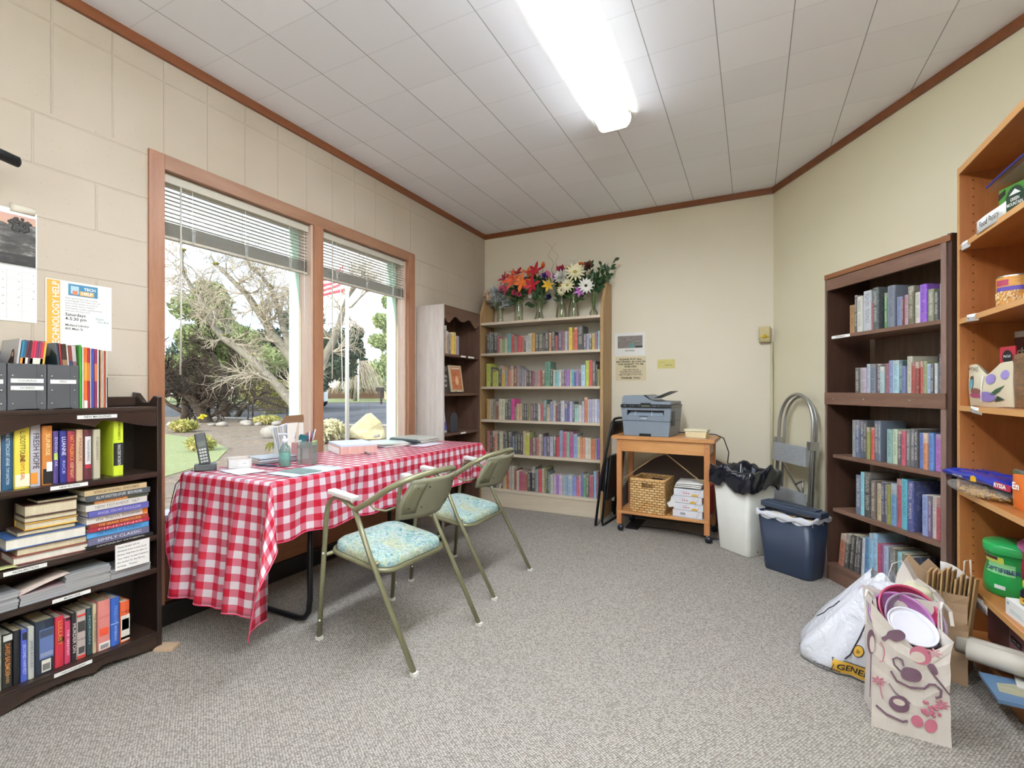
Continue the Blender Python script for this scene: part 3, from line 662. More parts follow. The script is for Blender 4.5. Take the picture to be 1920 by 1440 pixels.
ROWS = {'w1': ('white', .035, 1.488, 'top row of the cream bookcase'), 'w2': ('white', .035, 1.163, 'second row of the cream bookcase'),
        'w3': ('white', .035, .838, 'middle row of the cream bookcase'), 'w4': ('white', .035, .511, 'fourth row of the cream bookcase'),
        'w5': ('white', .035, .166, 'bottom row of the cream bookcase'),
        'd1': ('dark', .03, 1.449, 'top row of the walnut bookcase'), 'd2': ('dark', .03, 1.096, 'second row of the walnut bookcase'),
        'd3': ('dark', .03, .751, 'third row of the walnut bookcase'), 'd4': ('dark', .03, .435, 'fourth row of the walnut bookcase'),
        'd5': ('dark', .03, .10, 'bottom row of the walnut bookcase'),
        'l1': ('left', .025, .775, 'upper row of the low dark bookcase'), 'l4': ('left', .025, .077, 'bottom row of the low dark bookcase')}
TALLY = {'w': (.16, .20), 'd': (.16, .20), 'l': (.19, .235)}
BK = {}
def make_rows():
    for key, (st, y0, z0, where) in ROWS.items():
        items = BOOKS[key].split(' ')
        wds = sorted(int(i.split(',')[1]) for i in items)
        for k, it in enumerate(items):
            p = it.split(','); x, w, h = int(p[0])/1000, int(p[1])/1000, int(p[2])/1000; col = p[3]
            lean = R(float(p[4])) if len(p) > 4 else 0
            if key == 'd2': h += .024
            r = random.Random(key+str(k)); d = min(.26 if st == 'white' else .25, h*(.62+.08*r.random())); d = min(d, {'white': .235, 'dark': .23, 'left': .155}[st])
            jit = r.random()*.012
            me = book_mesh(w-.0012, h, d, r.random() < .7 or w > .03, PAGEW if r.random() < .4 else PAGES)
            o = bpy.data.objects.new('book', me); C.objects.link(o); o.color = lin(col)
            o.location = W(st, x+.0006+(0 if lean >= 0 else 0), y0+jit, z0+.0006); o.rotation_euler = (0, lean, ST[st][2])
            size = ('tall ' if h > .215 else ('short ' if h < .155 else ''))
            thick = 'thick ' if w > .037 else ('thin ' if w < .021 else '')
            lab = f"{size}{thick}{cname(col)} {'hardback' if w > .036 else 'book'}, {ordn(k+1)} from the left, {where}"
            tag(o, lab, 'book', 'books on the '+where)
            BK[key, k] = o
make_rows()
# ================================================================ LEFT BOOKCASE CONTENTS
def swap_cover(o, hexc, rough=.35):
    o.data.materials[0] = plain('cover_'+hexc, hexc, rough); return o
def patch(o, x0, x1, z0, z1, mat, name='cover_print', y=-.0006):
    return MB().box(x0, x1, y, .0085, z0, z1).build(name, mat, o)
def ppatch(x0, x1, z0, z1, hexc, o, y=-.0006): return patch(o, x0, x1, z0, z1, plain('ink_'+hexc, hexc, .5), y=y)
def spine(o, txt, hgt_len, wid, zc, mat, B=DOWN, y=-.0016, x=None):
    w = max(v.co.x for v in o.data.vertices)
    return lettering(txt, .02, mat, o, (w/2 if x is None else x, y, zc), B, 'spine_title', wid=hgt_len, hgt=wid)
hx = lambda h: plain('ink_'+h, h, .5)
TIT = {
 ('l1', 1): ('28506c', [('THE BETTENCOURT AFFAIR', .12, .010, .145, 'd8dde0'), ('TOM SANCTON', .06, .008, .05, 'd8dde0')], []),
 ('l1', 2): ('e0cc50', [('L. SCOTTOLINE', .11, .014, .150, '2a2a20'), ("DADDY'S GIRL", .09, .011, .075, 'c0482c')], [(.002, .046, .006, .05, 'ece4c4')]),
 ('l1', 3): ('b8b4bc', [('FRESH HOPE', .13, .017, .13, '3a3038')], [(.001, .020, .01, .05, 'e08a30')]),
 ('l1', 4): ('c07838', [('SUNRISE', .08, .012, .15, 'f0d8a0')], [(.003, .034, .004, .06, '201c1a')]),
 ('l1', 5): ('504078', [('EVENING STAR', .11, .008, .12, 'c8c0e0')], [(.003, .013, .09, .115, 'b8d838')]),
 ('l1', 6): ('2c3078', [('LUANNE', .07, .012, .14, 'e8e8f4'), ('RICE', .05, .008, .06, 'b8c0f0')], []),
 ('l1', 7): ('8c3040', [('NAT PHILBRICK', .10, .012, .13, 'f0a040'), ('KEEP RIGHT', .06, .010, .045, 'f0c080')], []),
 ('l1', 8): ('c8a888', [('MASQUE', .09, .009, .12, '8c4a34')], []),
 ('l1', 9): ('5c2c34', [('TRANSFORMING', .085, .008, .115, '403c3c')], [(.004, .022, .06, .17, 'd8d6d2'), (.004, .022, .045, .058, 'b02838')]),
 ('l1', 10): ('b8b098', [('EVERYMAN', .09, .009, .12, '8a8270')], []),
 ('l1', 11): ('c8d838', [('NORA ROBERTS', .085, .008, .19, '262a18'), ('INNOCENT IN DEATH', .085, .011, .085, 'e4e4dc')], [(.001, .0355, .042, .135, '1b1e20')]),
 ('l4', 1): ('2c2c28', [('DAVID BALDACCI', .11, .013, .10, 'd8883c'), ('THE WINNER', .07, .008, .05, 'c89858')], [(.004, .030, .165, .185, 'c8c8c0')]),
 ('l4', 2): ('1c1c20', [], []),
 ('l4', 3): ('5060b8', [('SECOND HARVEST', .11, .008, .08, 'c8ccf0')], [(.003, .014, .150, .176, '20242c')]),
 ('l4', 4): ('b8b8b0', [('JAMES ROLLINS', .10, .010, .09, '5a6a78')], []),
 ('l4', 6): ('b83040', [('LULLABY', .09, .012, .13, 'd89838')], [(.010, .030, .095, .11, '18181a')]),
 ('l4', 7): ('c04060', [('THE GREATEST', .10, .007, .08, 'f0d0d8')], [(.003, .018, .165, .185, '1c1a1a')]),
 ('l4', 8): ('2c2828', [('MURDER ON', .14, .010, .09, 'e0dcd4')], []),
 ('l4', 9): ('b8a8a0', [('THE WOLVES', .05, .009, .075, '2a2622')], [(.002, .028, .165, .172, 'c83830'), (.004, .026, .105, .145, '3c3a38'), (.002, .028, .002, .012, 'c83830'), (.006, .024, .02, .045, '4a4846')]),
 ('l4', 10): ('2c4044', [('MORGAN', .12, .007, .10, '90b8b8')], []),
 ('l4', 11): ('c0b090', [('THE WAGERING', .12, .006, .10, '4a4438')], []),
 ('l4', 12): ('d08078', [('JULIET', .035, .012, .135, 'a84848')], [(.006, .034, .06, .09, 'e85838'), (.003, .040, .004, .032, 'e6e2da')]),
 ('l4', 13): ('3860b0', [('FREEDOM', .075, .010, .125, '8ca8d8'), ('PATERSON', .06, .008, .05, 'c8d8f0')], [(.001, .028, .088, .092, '90b4d8')]),
 ('l4', 14): ('d86038', [('MAVERICK', .028, .008, .125, '2a2020')], [(.002, .033, .005, .11, 'e4ddd0'), (.005, .030, .05, .095, '6a6240'), (.002, .033, .012, .022, 'c04830')]),
}
for key, (hc, txts, patches) in TIT.items():
    o = BK[key]; swap_cover(o, hc)
    w = max(v.co.x for v in o.data.vertices); h = max(v.co.z for v in o.data.vertices)
    for (a, b_, z0, z1, c_) in patches:
        if a < w: ppatch(a, min(b_, w-.001), z0, min(z1, h-.002), c_, o)
    for (s_, ln, wd, zc, c_) in txts:
        hz = key == ('l4', 12) or key == ('l4', 14) or s_ == 'THE WOLVES'
        spine(o, s_, min(ln, w*.85) if hz else min(ln, h*.6), wd*.75 if hz else min(wd, w*.7), min(zc, h-.03), hx(c_), FRONT if hz else DOWN)
# wide video case with night picture and bar code
o = BK['l4', 5]; swap_cover(o, '28303c')
ppatch(.012, .052, .055, .165, '5a6c98', o); ppatch(.014, .050, .062, .078, '8088a0', o, -.0009); ppatch(.014, .050, .135, .160, '3a4254', o, -.0009)
ppatch(.018, .044, .006, .05, 'd8d4c8', o)
bc = MB()
for k in range(14): bc.box(.021+k*.0015, .0216+k*.0015, -.0012, 0, .012, .036)
bc.build('bar_code', INK, o)
bc = MB()
for k in range(12): bc.box(.008+k*.0023, .009+k*.0023, -.0012, .001, .008, .024)
bc.build('bar_code', INK, BK['l4', 12])
o = BK['l1', 4]; MB().box(.012, .028, -.0015, 0, .050, .085, M=Matrix.Translation((0, 0, 0))).build('shop_label', PAPER, o)

def flat_book(w, d, h, cover, pages=PAGEW, spine_front=True, name='book'):
    """book lying flat; spine towards -y when spine_front, else fore-edge shows"""
    t = bpy.data.objects.new(name, None); C.objects.link(t); t.empty_display_size = .03
    tk = min(.003, h*.14); mb = MB()
    mb.box(0, w, 0, d, 0, tk).box(0, w, 0, d, h-tk, h)
    if spine_front: mb.box(0, w, -.0015, .004, 0, h, bev=.001)
    else: mb.box(0, w, d-.004, d+.0015, 0, h)
    mb.build('cover', cover, t)
    MB().box(.003, w-.003, .004 if spine_front else .004, d-.004, tk, h-tk).build('pages', pages, t)
    return t
# right-hand stack of flat books, spines out (bottom to top)
STK = [('CANTERBURY CATHEDRAL', .013, '1d1f1e', 'c8c4b8', .235, 'black'), ('SIMPLY CLASSIC', .029, '62627a', 'dadada', .215, 'slate grey'), ('THE POWER OF MOMENTS', .024, '4f93c8', '1c3c5c', .215, 'sky blue'),
       ('FINDING', .014, 'a02c40', 'e0b0b0', .212, 'crimson'), ('THE GRAND CONCOURSE', .017, '8c3428', 'e8c060', .205, 'dark red'), ('the Starch Solution', .027, 'd8cfc4', '4a4440', .215, 'white and orange'),
       ('ANGEL ON MY SHOULDER', .025, '58589a', 'c0b8d8', .21, 'violet'), ('NEW TESTAMENT   NLT', .025, 'cfcac0', '6a6a70', .215, 'ivory'), ('LIGHT FALL', .014, 'c88a58', '6a4828', .19, 'tan and green'),
       ('ALL MY KNOTTED-UP LIFE   BETH MOORE', .023, '4a5054', 'dcdcd4', .225, 'charcoal'), ('NOTHING LIKE IT IN THE WORLD   STEPHEN E. AMBROSE', .022, 'c0a880', '3c3020', .215, 'tan')]
z = .5006
for i, (ti, h, hc, ic, w, cn) in enumerate(STK):
    t = flat_book(w, .145, h-.0006, plain('cover_'+hc, hc, .4))
    jx = (.0, .008, .006, .009, .012, .004, .007, .0, .03, .0, -.004)[i]
    t.location = W('left', .935+jx, .012+.004*(i % 3), z); t.rotation_euler = (0, 0, PI/2+R((0, .8, -.6, .5, -1, 1, -.5, .8, 0, 1, -.5)[i]))
    lettering(ti, .012, hx(ic), t, (w*.5, -.0021, h/2), name='spine_title', wid=w*.72, hgt=min(.011, h*.5))
    if i == 5: MB().box(w-.02, w-.001, -.0020, .0, .002, h-.003).build('orange_panel', hx('d87828'), t)
    if i == 8: MB().box(w*.6, w-.001, -.0020, .0, .001, h-.002).build('green_panel', hx('34483c'), t)
    tag(t, f'{cn} book lying flat, {ordn(i+1)} up in the spine-out stack, low dark bookcase', 'book', 'flat stack of spine-out books')
    z += h
# left-hand untidy stack, page edges out
ST2 = [(.215, .15, .030, '8a5048', 'maroon hardback', -14, .735, 0), (.20, .14, .028, '7a4a34', 'brown hardback', -12, .745, 0), (.225, .15, .042, '3c5c90', 'big blue hardback', -15, .715, 0),
       (.165, .12, .018, '4a3c34', 'dark brown paperback', -12, .745, 0), (.15, .115, .026, 'd8a030', 'yellow-covered paperback', -14, .765, 0), (.15, .115, .022, '5c4a38', 'small brown paperback', -13, .765, 0),
       (.15, .12, .043, '4c2c24', 'thick dark red paperback', -15, .765, 0), (.12, .11, .012, '1a1715', 'thin black book', -8, .80, 0)]
z = .5006
for i, (w, d, h, hc, cn, an, lx, _) in enumerate(ST2):
    t = flat_book(w, d, h-.0006, plain('cover_'+hc, hc, .45), PAGEW if i in (0, 2) else PAGES, False)
    t.location = W('left', lx, .018 - math.sin(R(an))*0 + (.02), z); t.rotation_euler = (0, 0, PI/2+R(an)*.35)
    tag(t, f'{cn}, {ordn(i+1)} up in the untidy pages-out stack, low dark bookcase', 'book', 'untidy stack of books, pages out'); z += h
tag(MB().sheet(lambda u, v: (.07*u, .05*v, .004*math.sin(u*3)), 4, 2).build('paper_slip', plain('yellow_green_slip', 'b8b878', .8), solid=.0006), 'yellow-green paper slip on dark shelf beside NON-FICTION label', 'paper', loc=W('left', .67, .004, .5030), rz=PI/2)

# music discs in four stacks
CDC = film_mat('cd_case_clear', 'c8c8c8', .55, .12)
def cd(hexc, lab, lx, z, rz, ly=.006, tilt=0):
    t = bpy.data.objects.new('cd_case', None); C.objects.link(t); t.location = W('left', lx, ly, z); t.rotation_euler = (0, tilt, PI/2+rz)
    MB().box(0, .142, 0, .125, .0, .0098, bev=.0008).build('jewel_case', CDC, t)
    MB().box(.006, .141, .001, .124, .0012, .0052).build('disc_tray', plain('cd_tray_black', '202022', .4), t)
    MB().box(.001, .141, .0008, .124, .0058, .0088).build('booklet', plain('cd_'+hexc, hexc, .4), t)
    tag(t, lab, 'cd', 'music discs on the fourth shelf')
k = 0
for si, (lx, cols, wh) in enumerate(((.595, ['3a4048', '2c3034', 'b8b8b4', '4a4c50', 'a8a8a0', '30343a'], 'far left'), (.742, ['88a4c8', 'c89080', '507848', 'c04868'], 'second'), (.868, ['5a4c48', 'c8b890', 'a89868', 'b8b0a8', 'c09080', '70604c', '485c40'], 'third'), (1.012, ['a8a8ac', '505258', 'c0c0c0', '60646c'], 'right-hand'))):
    for j, hc in enumerate(cols):
        cd(hc, f'{cname(hc)} disc case, {ordn(j+1)} up in the {wh} stack above MUSIC CDS strip', lx+.002*((j*7) % 3), .3576+j*.0101, R(((j*5) % 4-1.5)*.7))
bk = MB(); bk.sheet(lambda u, v: (.14*u, .12*v, .034*u+.003*math.sin(PI*u)), 6, 2)
tag(bk.build('disc_booklet', plain('cream_booklet', 'c4b0a4', .4), solid=.002), 'large leaning booklet across the second music disc stack', 'booklet', loc=W('left', .742, .004, .3576+.0415), rz=PI/2)

# ---- magazine files on top
FILEG = plain('charcoal_file_board', '48484a', .55); STEEL = plain('rivet_steel', 'd4d4d0', .25, .9)
def mag_file(lx, w, strips, lab):
    t = thing('magazine_file', lab, 'magazine file', W('left', lx, .006, 1.0586), PI/2, 'grey magazine files on the dark bookcase')
    H_ = .165; D_ = .175
    MB().box(0, w, 0, .003, 0, H_).box(0, w, 0, D_, 0, .003).box(0, w, D_-.003, D_, 0, H_+.05).prism([(0, 0), (0, H_), (.06, H_), (D_, H_+.05), (D_, 0)], 0, .003, 'yz').prism([(0, 0), (0, H_), (.06, H_), (D_, H_+.05), (D_, 0)], w-.003, w, 'yz').build('box_body', FILEG, t)
    for sx in (0, 1):
        x0 = 0 if sx == 0 else w-.026
        pts = [(x0, 0.004), (x0+.026, .004), (x0+.026, H_)] if 0 else None
        if sx == 0: poly = [(0, .0), (.018, 0), (.026, .012), (.026, H_), (0, H_)]
        else: poly = [(w, 0), (w-.018, 0), (w-.026, .012), (w-.026, H_), (w, H_)]
        MB().prism(poly, -.0016, 0).build('corner_flap', FILEG, t)
    rv = MB()
    for z_ in (.022, .070, .122):
        for x_ in (.013, w-.013): rv.ball((x_, -.002, z_), .0034, 0, 8, 5)
    rv.build('rivet', STEEL, t)
    for zc, s_ in strips:
        o = MB().box(.008, w-.008, -.0026, -.0016, zc-.0075, zc+.0075).build('label_strip', PAPER, t)
        if s_: lettering(s_, .0105, INK, o, (w/2, -.0030, zc))
    return t
mag_file(.602, .106, [(.100, '')], 'grey magazine file cut off by the left edge of the photo')
mag_file(.711, .103, [(.104, 'COOKING'), (.078, 'HOBBIES')], 'grey magazine file labelled COOKING and HOBBIES')
mag_file(.817, .092, [(.102, 'MISC')], 'grey magazine file labelled MISC')
def magazine(lx, w, h, hexc, lab, lean=0, ly=.02, z=1.062, hue2=None, d=.15, grp='magazines in the grey files', foot=None):
    me = MB(); me.box(0, w, 0, d, 0, h, 0, bev=min(w*.3, .0012)); me.box(w*.12, w*.88, d-.002, d+.0003, .002, h-.002, 1); me.box(w*.1, w*.9, .002, d-.002, h-.002, h+.0004, 1)
    o = me.build('magazine', [plain('mag_'+hexc, hexc, .3), PAGEW])
    if foot: MB().box(-.0002, w+.0002, -.0005, .002, foot[0], foot[1]).build('spine_foot', plain('ink_'+foot[2], foot[2], .5), o)
    if hue2: MB().box(-.0002, w+.0002, -.0005, .002, h*.45, h*.75).build('spine_print', plain('ink_'+hue2, hue2, .5), o)
    o.location = W('left', lx, ly, z+ (w*math.sin(lean) if lean > 0 else 0)); o.rotation_euler = (0, lean, PI/2)
    return tag(o, lab, 'magazine', grp)
for j, (hc, h2) in enumerate([('3a7890', 'e08838'), ('2c5c78', 'd87840'), ('5c2c34', None), ('443038', None), ('a83444', '6a2434'), ('c03050', None), ('6c3c58', None), ('884058', None), ('c83848', 'a03030'), ('c8a040', None)]):
    magazine(.732+j*.0068, .0063, .245+.004*(j % 2), hc, f'{cname(hc)} magazine, {ordn(j+1)} from left in the COOKING file', R(5.5), .022, hue2=h2, foot=(.155, .185, 'd8d4c4') if j in (1, 2, 4, 5, 6, 7, 8) else None)
for j, (hc, h2, w_) in enumerate([('8c3038', None, .006), ('3c2c24', '8a6a48', .014), ('c8c4b8', None, .004), ('7c3c34', '343860', .010), ('c0b0b0', '7a5a58', .012)]):
    magazine(.872+[0, .007, .022, .027, .038][j], w_, .245-.002*j, hc, f'{cname(hc)} magazine, {ordn(j+1)} from left in the MISC file', R(-4), .022, hue2=h2, grp='magazines in the MISC file')
# covers turned to the room
def cover_card(lx, w, h, lab, rz, ly, z=1.062, base='b8b4b4'):
    t = thing('magazine', lab, 'magazine', W('left', lx, ly, z), PI/2+rz)
    MB().box(0, w, 0, .004, 0, h, bev=.001).build('cover', plain('mag_'+base, base, .35), t); return t
t = magazine(.7235, .006, .252, 'b8b4b4', 'grey magazine with woman in dark jacket on its cover, front of COOKING file', R(5.5), .022)
MB().prism([(.022, .155), (.026, .20), (.036, .217), (.050, .212), (.056, .19), (.068, .175), (.075, .155)], -.0006, .0, 'yz').build('cover_figure', hx('3a2624'), t)
MB().ball((-.001, .040, .196), .009, 0, 10, 6, (.12, .8, 1)).build('cover_face', hx('b08870'), t)
t = magazine(.864, .006, .246, '304048', 'dark mountain-cover magazine, leftmost in the MISC file', R(-4), .022, grp='magazines in the MISC file')
MB().prism([(0, .20), (.02, .212), (.04, .225), (.06, .20), (.09, .195), (.14, .21), (.14, .244), (0, .244)], -.0006, 0, 'yz').build('cover_sky', hx('8c98a4'), t)
t = magazine(.9115, .0055, .245, '3c8c34', 'bright green magazine with black cover lettering right of the MISC file', 0, .004, 1.0586, grp='loose magazines beside the MISC file')
LEFTF = basis((0, -1, 0), (0, 0, 1))
for i, s_ in enumerate(('ECO', 'EXT')): lettering(s_, .022, INK, t, (-.0009, .05, .222-.026*i), LEFTF, bold=.02)
MB().box(-.0008, 0, .02, .08, .178, .180).build('cover_rule', WHITE_INK, t)
lettering('97', .03, INK, t, (-.0009, .05, .155), LEFTF, bold=.03)
for j, (hc, h2, w_) in enumerate([('d8d2c4', None, .005), ('d8622c', 'e09030', .011), ('9c2c3c', 'c87830', .006), ('b8b4b0', None, .004), ('3c4c98', None, .008), ('8c2c48', 'c86838', .008), ('d0ccc4', None, .005), ('2c2c30', None, .003), ('c8946c', None, .006), ('d4cfc4', None, .004), ('a04c34', None, .006), ('d8d4c8', None, .003)]):
    xs = [0, .006, .018, .025, .030, .039, .048, .054, .058, .065, .070, .077][j]
    magazine(.920+xs, w_-.0006, .238-.001*j, hc, f'{cname(hc)} magazine, {ordn(j+1)} from left standing loose right of the MISC file', 0, .004, 1.0586, h2, .15, 'loose magazines beside the MISC file', (.0, .03, 'd8d4c8') if j in (1,) else None)
BE = plain('navy_steel', '1f2a44', .35, .6)
tag(MB().prism([(0, 0), (0, .12), (.03, .135), (.10, .06), (.12, 0)], 0, .002, 'yz').box(-.06, .0, .02, .12, 0, .0012).build('bookend', BE), 'navy metal bookend holding loose magazines on the dark bookcase', 'bookend', loc=W('left', 1.004, .012, 1.0584), rz=PI/2)

# ---- wall papers
cal = thing('wall_calendar', 'wall calendar with dark waterfall photo, hung on the block wall', 'calendar', (-2.5285, .55, 1.393), PI/2)
CW, CH = .307, .43
MB().box(0, CW, -.0012, 0, 0, .212).box(0, CW, -.0012, 0, .214, CH).build('page', PAPER, cal)
def wf_mat():
    m, nt, b = new_mat('waterfall_photo_print')
    v = coords(nt); sp = nt.nodes.new('ShaderNodeSeparateXYZ'); nt.links.new(v, sp.inputs[0])
    n = noise(nt, coords(nt, 'Object', (9, 1, 22)), 1.6, 5, .65)
    rock = ramp(nt, n, [(.35, lin('17140f')), (.52, lin('4a443e')), (.64, lin('8c8780')), (.72, lin('c8c6c2'))])
    sky = ramp(nt, math_(nt, 'MULTIPLY', math_(nt, 'SUBTRACT', sp.outputs[2], .34), 12), [(0, lin('8a7a78')), (.5, lin('c89a80')), (1, lin('b89088'))])
    n2 = noise(nt, coords(nt, 'Object', (14, 1, 14)), 1.2, 4, .6)
    lineh = math_(nt, 'ADD', .335, math_(nt, 'MULTIPLY', n2, .10))
    up = math_(nt, 'GREATER_THAN', sp.outputs[2], lineh)
    dk = math_(nt, 'LESS_THAN', sp.outputs[2], .258)
    c = mixc(nt, up, rock, sky); c = mixc(nt, math_(nt, 'MULTIPLY', dk, .8), c, lin('1c1815'))
    nt.links.new(c, b.inputs['Base Color']); b.inputs['Roughness'].default_value = .45; return m
MB().box(.004, CW-.004, -.0020, -.0012, .216, CH-.022).build('photo', wf_mat(), cal)
tr = MB()
for i in range(60):
    a = rnd.random()*2*PI; q = rnd.random()**.5*.032; tr.ball((.258+q*math.cos(a), -.0022, .372+q*math.sin(a)*.8), .006, 0, 6, 4, (1, .1, 1))
tr.build('photo_tree', hx('2a2620'), cal)
gr = MB()
for i in range(7): gr.box(.005+i*.043, .0056+i*.043, -.0018, -.0012, .012, .196)
for i in range(7): gr.box(.005, CW-.005, -.0018, -.0012, .012+i*.030, .0126+i*.030)
gr.build('date_grid', plain('ink_b0aca6', 'b8b4ae', .6), cal)
d_ = 1
for r_ in range(5):
    for c_ in range(7):
        n_ = r_*7+c_-2
        if 1 <= n_ <= 31: lettering(str(n_), .008, hx('6a6864'), cal, (.038+c_*.043, -.0021, .183-r_*.030), name='date')
tag(MB().sheet(lambda u, v: (.07*u, -.002-.012*math.sin(PI*v)*u, .03*v), 4, 4).build('curled_paper', plain('cream_card', 'cfc6b4', .8), solid=.0006), 'curled strip of cream paper above the wall calendar', 'paper', loc=(-2.529, .78, 1.812), rz=PI/2)
pos = thing('flyer', 'TECH HELP library flyer with yellow TECHNOLOGY HELP side band on block wall', 'flyer', (-2.5285, .882, 1.30), PI/2)
PW, PH = .222, .279
MB().box(0, PW, -.001, 0, 0, PH).build('sheet', PAPER, pos)
MB().box(.004, .046, -.0014, -.0010, .0, PH-.003).build('yellow_band', hx('d9a441'), pos)
lettering('TECHNOLOGY HELP', .03, WHITE_INK, pos, (.033, -.0018, .135), UPW, wid=.27, hgt=.022, bold=.01)
MB().box(.072, .172, -.0015, -.0010, .222, .270, bev=.0002).build('logo_panel', hx('3f7f9e'), pos)
MB().box(.080, .107, -.0019, -.0010, .230, .262).build('logo_tablet', hx('a8c4cc'), pos)
MB().box(.086, .102, -.0022, -.0010, .226, .243).build('logo_hand', hx('d07a58'), pos)
MB().box(.110, .158, -.0019, -.0010, .226, .244).build('logo_tag', hx('e8a850'), pos)
lettering('TECH', .02, WHITE_INK, pos, (.144, -.0023, .254), wid=.040, hgt=.0115, bold=.02)
lettering('HELP', .02, WHITE_INK, pos, (.134, -.0026, .235), wid=.038, hgt=.011, bold=.02)
for i, s_ in enumerate(('Make appointments with a friendly,', 'knowledgeable Tech Helper who will', 'help you find answers to questions', 'about mobile devices, websites,', 'downloading, e-readers, getting started', 'with tech, and much more.')):
    lettering(s_, .0078, hx('5a5a58'), pos, (.062, -.0013, .210-i*.0105), align='LEFT')
lettering('Saturdays\n4-5:30 pm', .0175, INK, pos, (.062, -.0013, .133), align='LEFT', bold=.015)
lettering('Midland Library', .0125, INK, pos, (.062, -.0013, .098), align='LEFT', bold=.015)
lettering('805 Main St', .0125, INK, pos, (.062, -.0013, .083), align='LEFT', bold=.015)
lettering('Thank\n  You Bob', .012, hx('3c8078'), pos, (.163, -.0013, .128), align='LEFT')
bl = thing('wall_bar', 'black rounded bar end jutting in front of the block wall, far left', 'wall fitting', (-2.53, .66, 1.955), 0)
MB().tube([(.0, -.03, .0), (.10, 0, .02), (.13, .03, .02)], .009, 10).build('bracket', plain('black_plastic', '121214', .45), bl)
MB().tube([(.15, -.085, .035), (.15, .095, .0)], .019, 14).ball((.15, .095, 0), .0185, 0, 14, 8, (1, .45, 1)).build('bar', plain('black_plastic', '121214', .45), bl)
# ================================================================ TABLE, CLOTH, CHAIRS
TX0, TX1, TY0, TY1, TZ = -2.385, -1.77, 1.325, 3.02, .742
BLK = plain('black_painted_steel', '141416', .35, .3)
tb = thing('folding_table', 'long black-legged folding table under the red gingham cloth', 'table', ((TX0+TX1)/2, (TY0+TY1)/2, 0))
hx_, hy_ = (TX1-TX0)/2, (TY1-TY0)/2
MB().box(-hx_, hx_, -hy_, hy_, TZ-.03, TZ, bev=.006).build('tabletop', plain('brown_tabletop', '6b5644', .5), tb)
for s_ in (-1, 1):
    yy = s_*(hy_-.31)
    MB().tube([(-.27, yy, TZ-.03), (-.27, yy, .12), (-.262, yy, .06), (-.235, yy, .025), (-.19, yy, .014), (.09, yy, .014), (.135, yy, .025), (.162, yy, .06), (.17, yy, .12), (.17, yy, TZ-.03)], .0135, 12).build('leg', BLK, tb)
    MB().tube([(-.05, yy, TZ-.04), (-.05, yy-s_*.0, .45), (-.05, yy-s_*.34, TZ-.05)], .006, 6).build('brace', plain('grey_steel', '9a9a9a', .4, .7), tb)

def gingham():
    m, nt, b = new_mat('red_white_gingham')
    uv = nt.nodes.new('ShaderNodeUVMap'); uv.uv_map = 'UVMap'; sp = nt.nodes.new('ShaderNodeSeparateXYZ'); nt.links.new(uv.outputs[0], sp.inputs[0])
    P = 1/.0625
    def st(s_): return math_(nt, 'GREATER_THAN', math_(nt, 'FRACT', math_(nt, 'MULTIPLY', s_, P)), .5)
    sm = math_(nt, 'ADD', st(sp.outputs[0]), st(sp.outputs[1]))
    fine = nt.nodes.new('ShaderNodeTexWave'); fine.wave_type = 'BANDS'; nt.links.new(uv.outputs[0], fine.inputs['Vector']); sv(fine, Scale=330.0)
    c = mixc(nt, math_(nt, 'GREATER_THAN', sm, .5), lin('f0e4e8'), lin('d9788c'))
    c = mixc(nt, math_(nt, 'GREATER_THAN', sm, 1.5), c, lin('cc1f3a'))
    nt.links.new(c, b.inputs['Base Color']); b.inputs['Roughness'].default_value = .32; b.inputs['Coat Weight'].default_value = .25; b.inputs['Coat Roughness'].default_value = .2
    tr = nt.nodes.new('ShaderNodeBsdfTranslucent'); nt.links.new(c, tr.inputs[0]); mx = nt.nodes.new('ShaderNodeMixShader'); mx.inputs[0].default_value = .33
    o = nt.nodes['Material Output']; nt.links.new(b.outputs[0], mx.inputs[1]); nt.links.new(tr.outputs[0], mx.inputs[2]); nt.links.new(mx.outputs[0], o.inputs[0])
    n = noise(nt, coords(nt), 9, 3, .6); bump(nt, n, .35, .012, b); return m
GING = gingham()
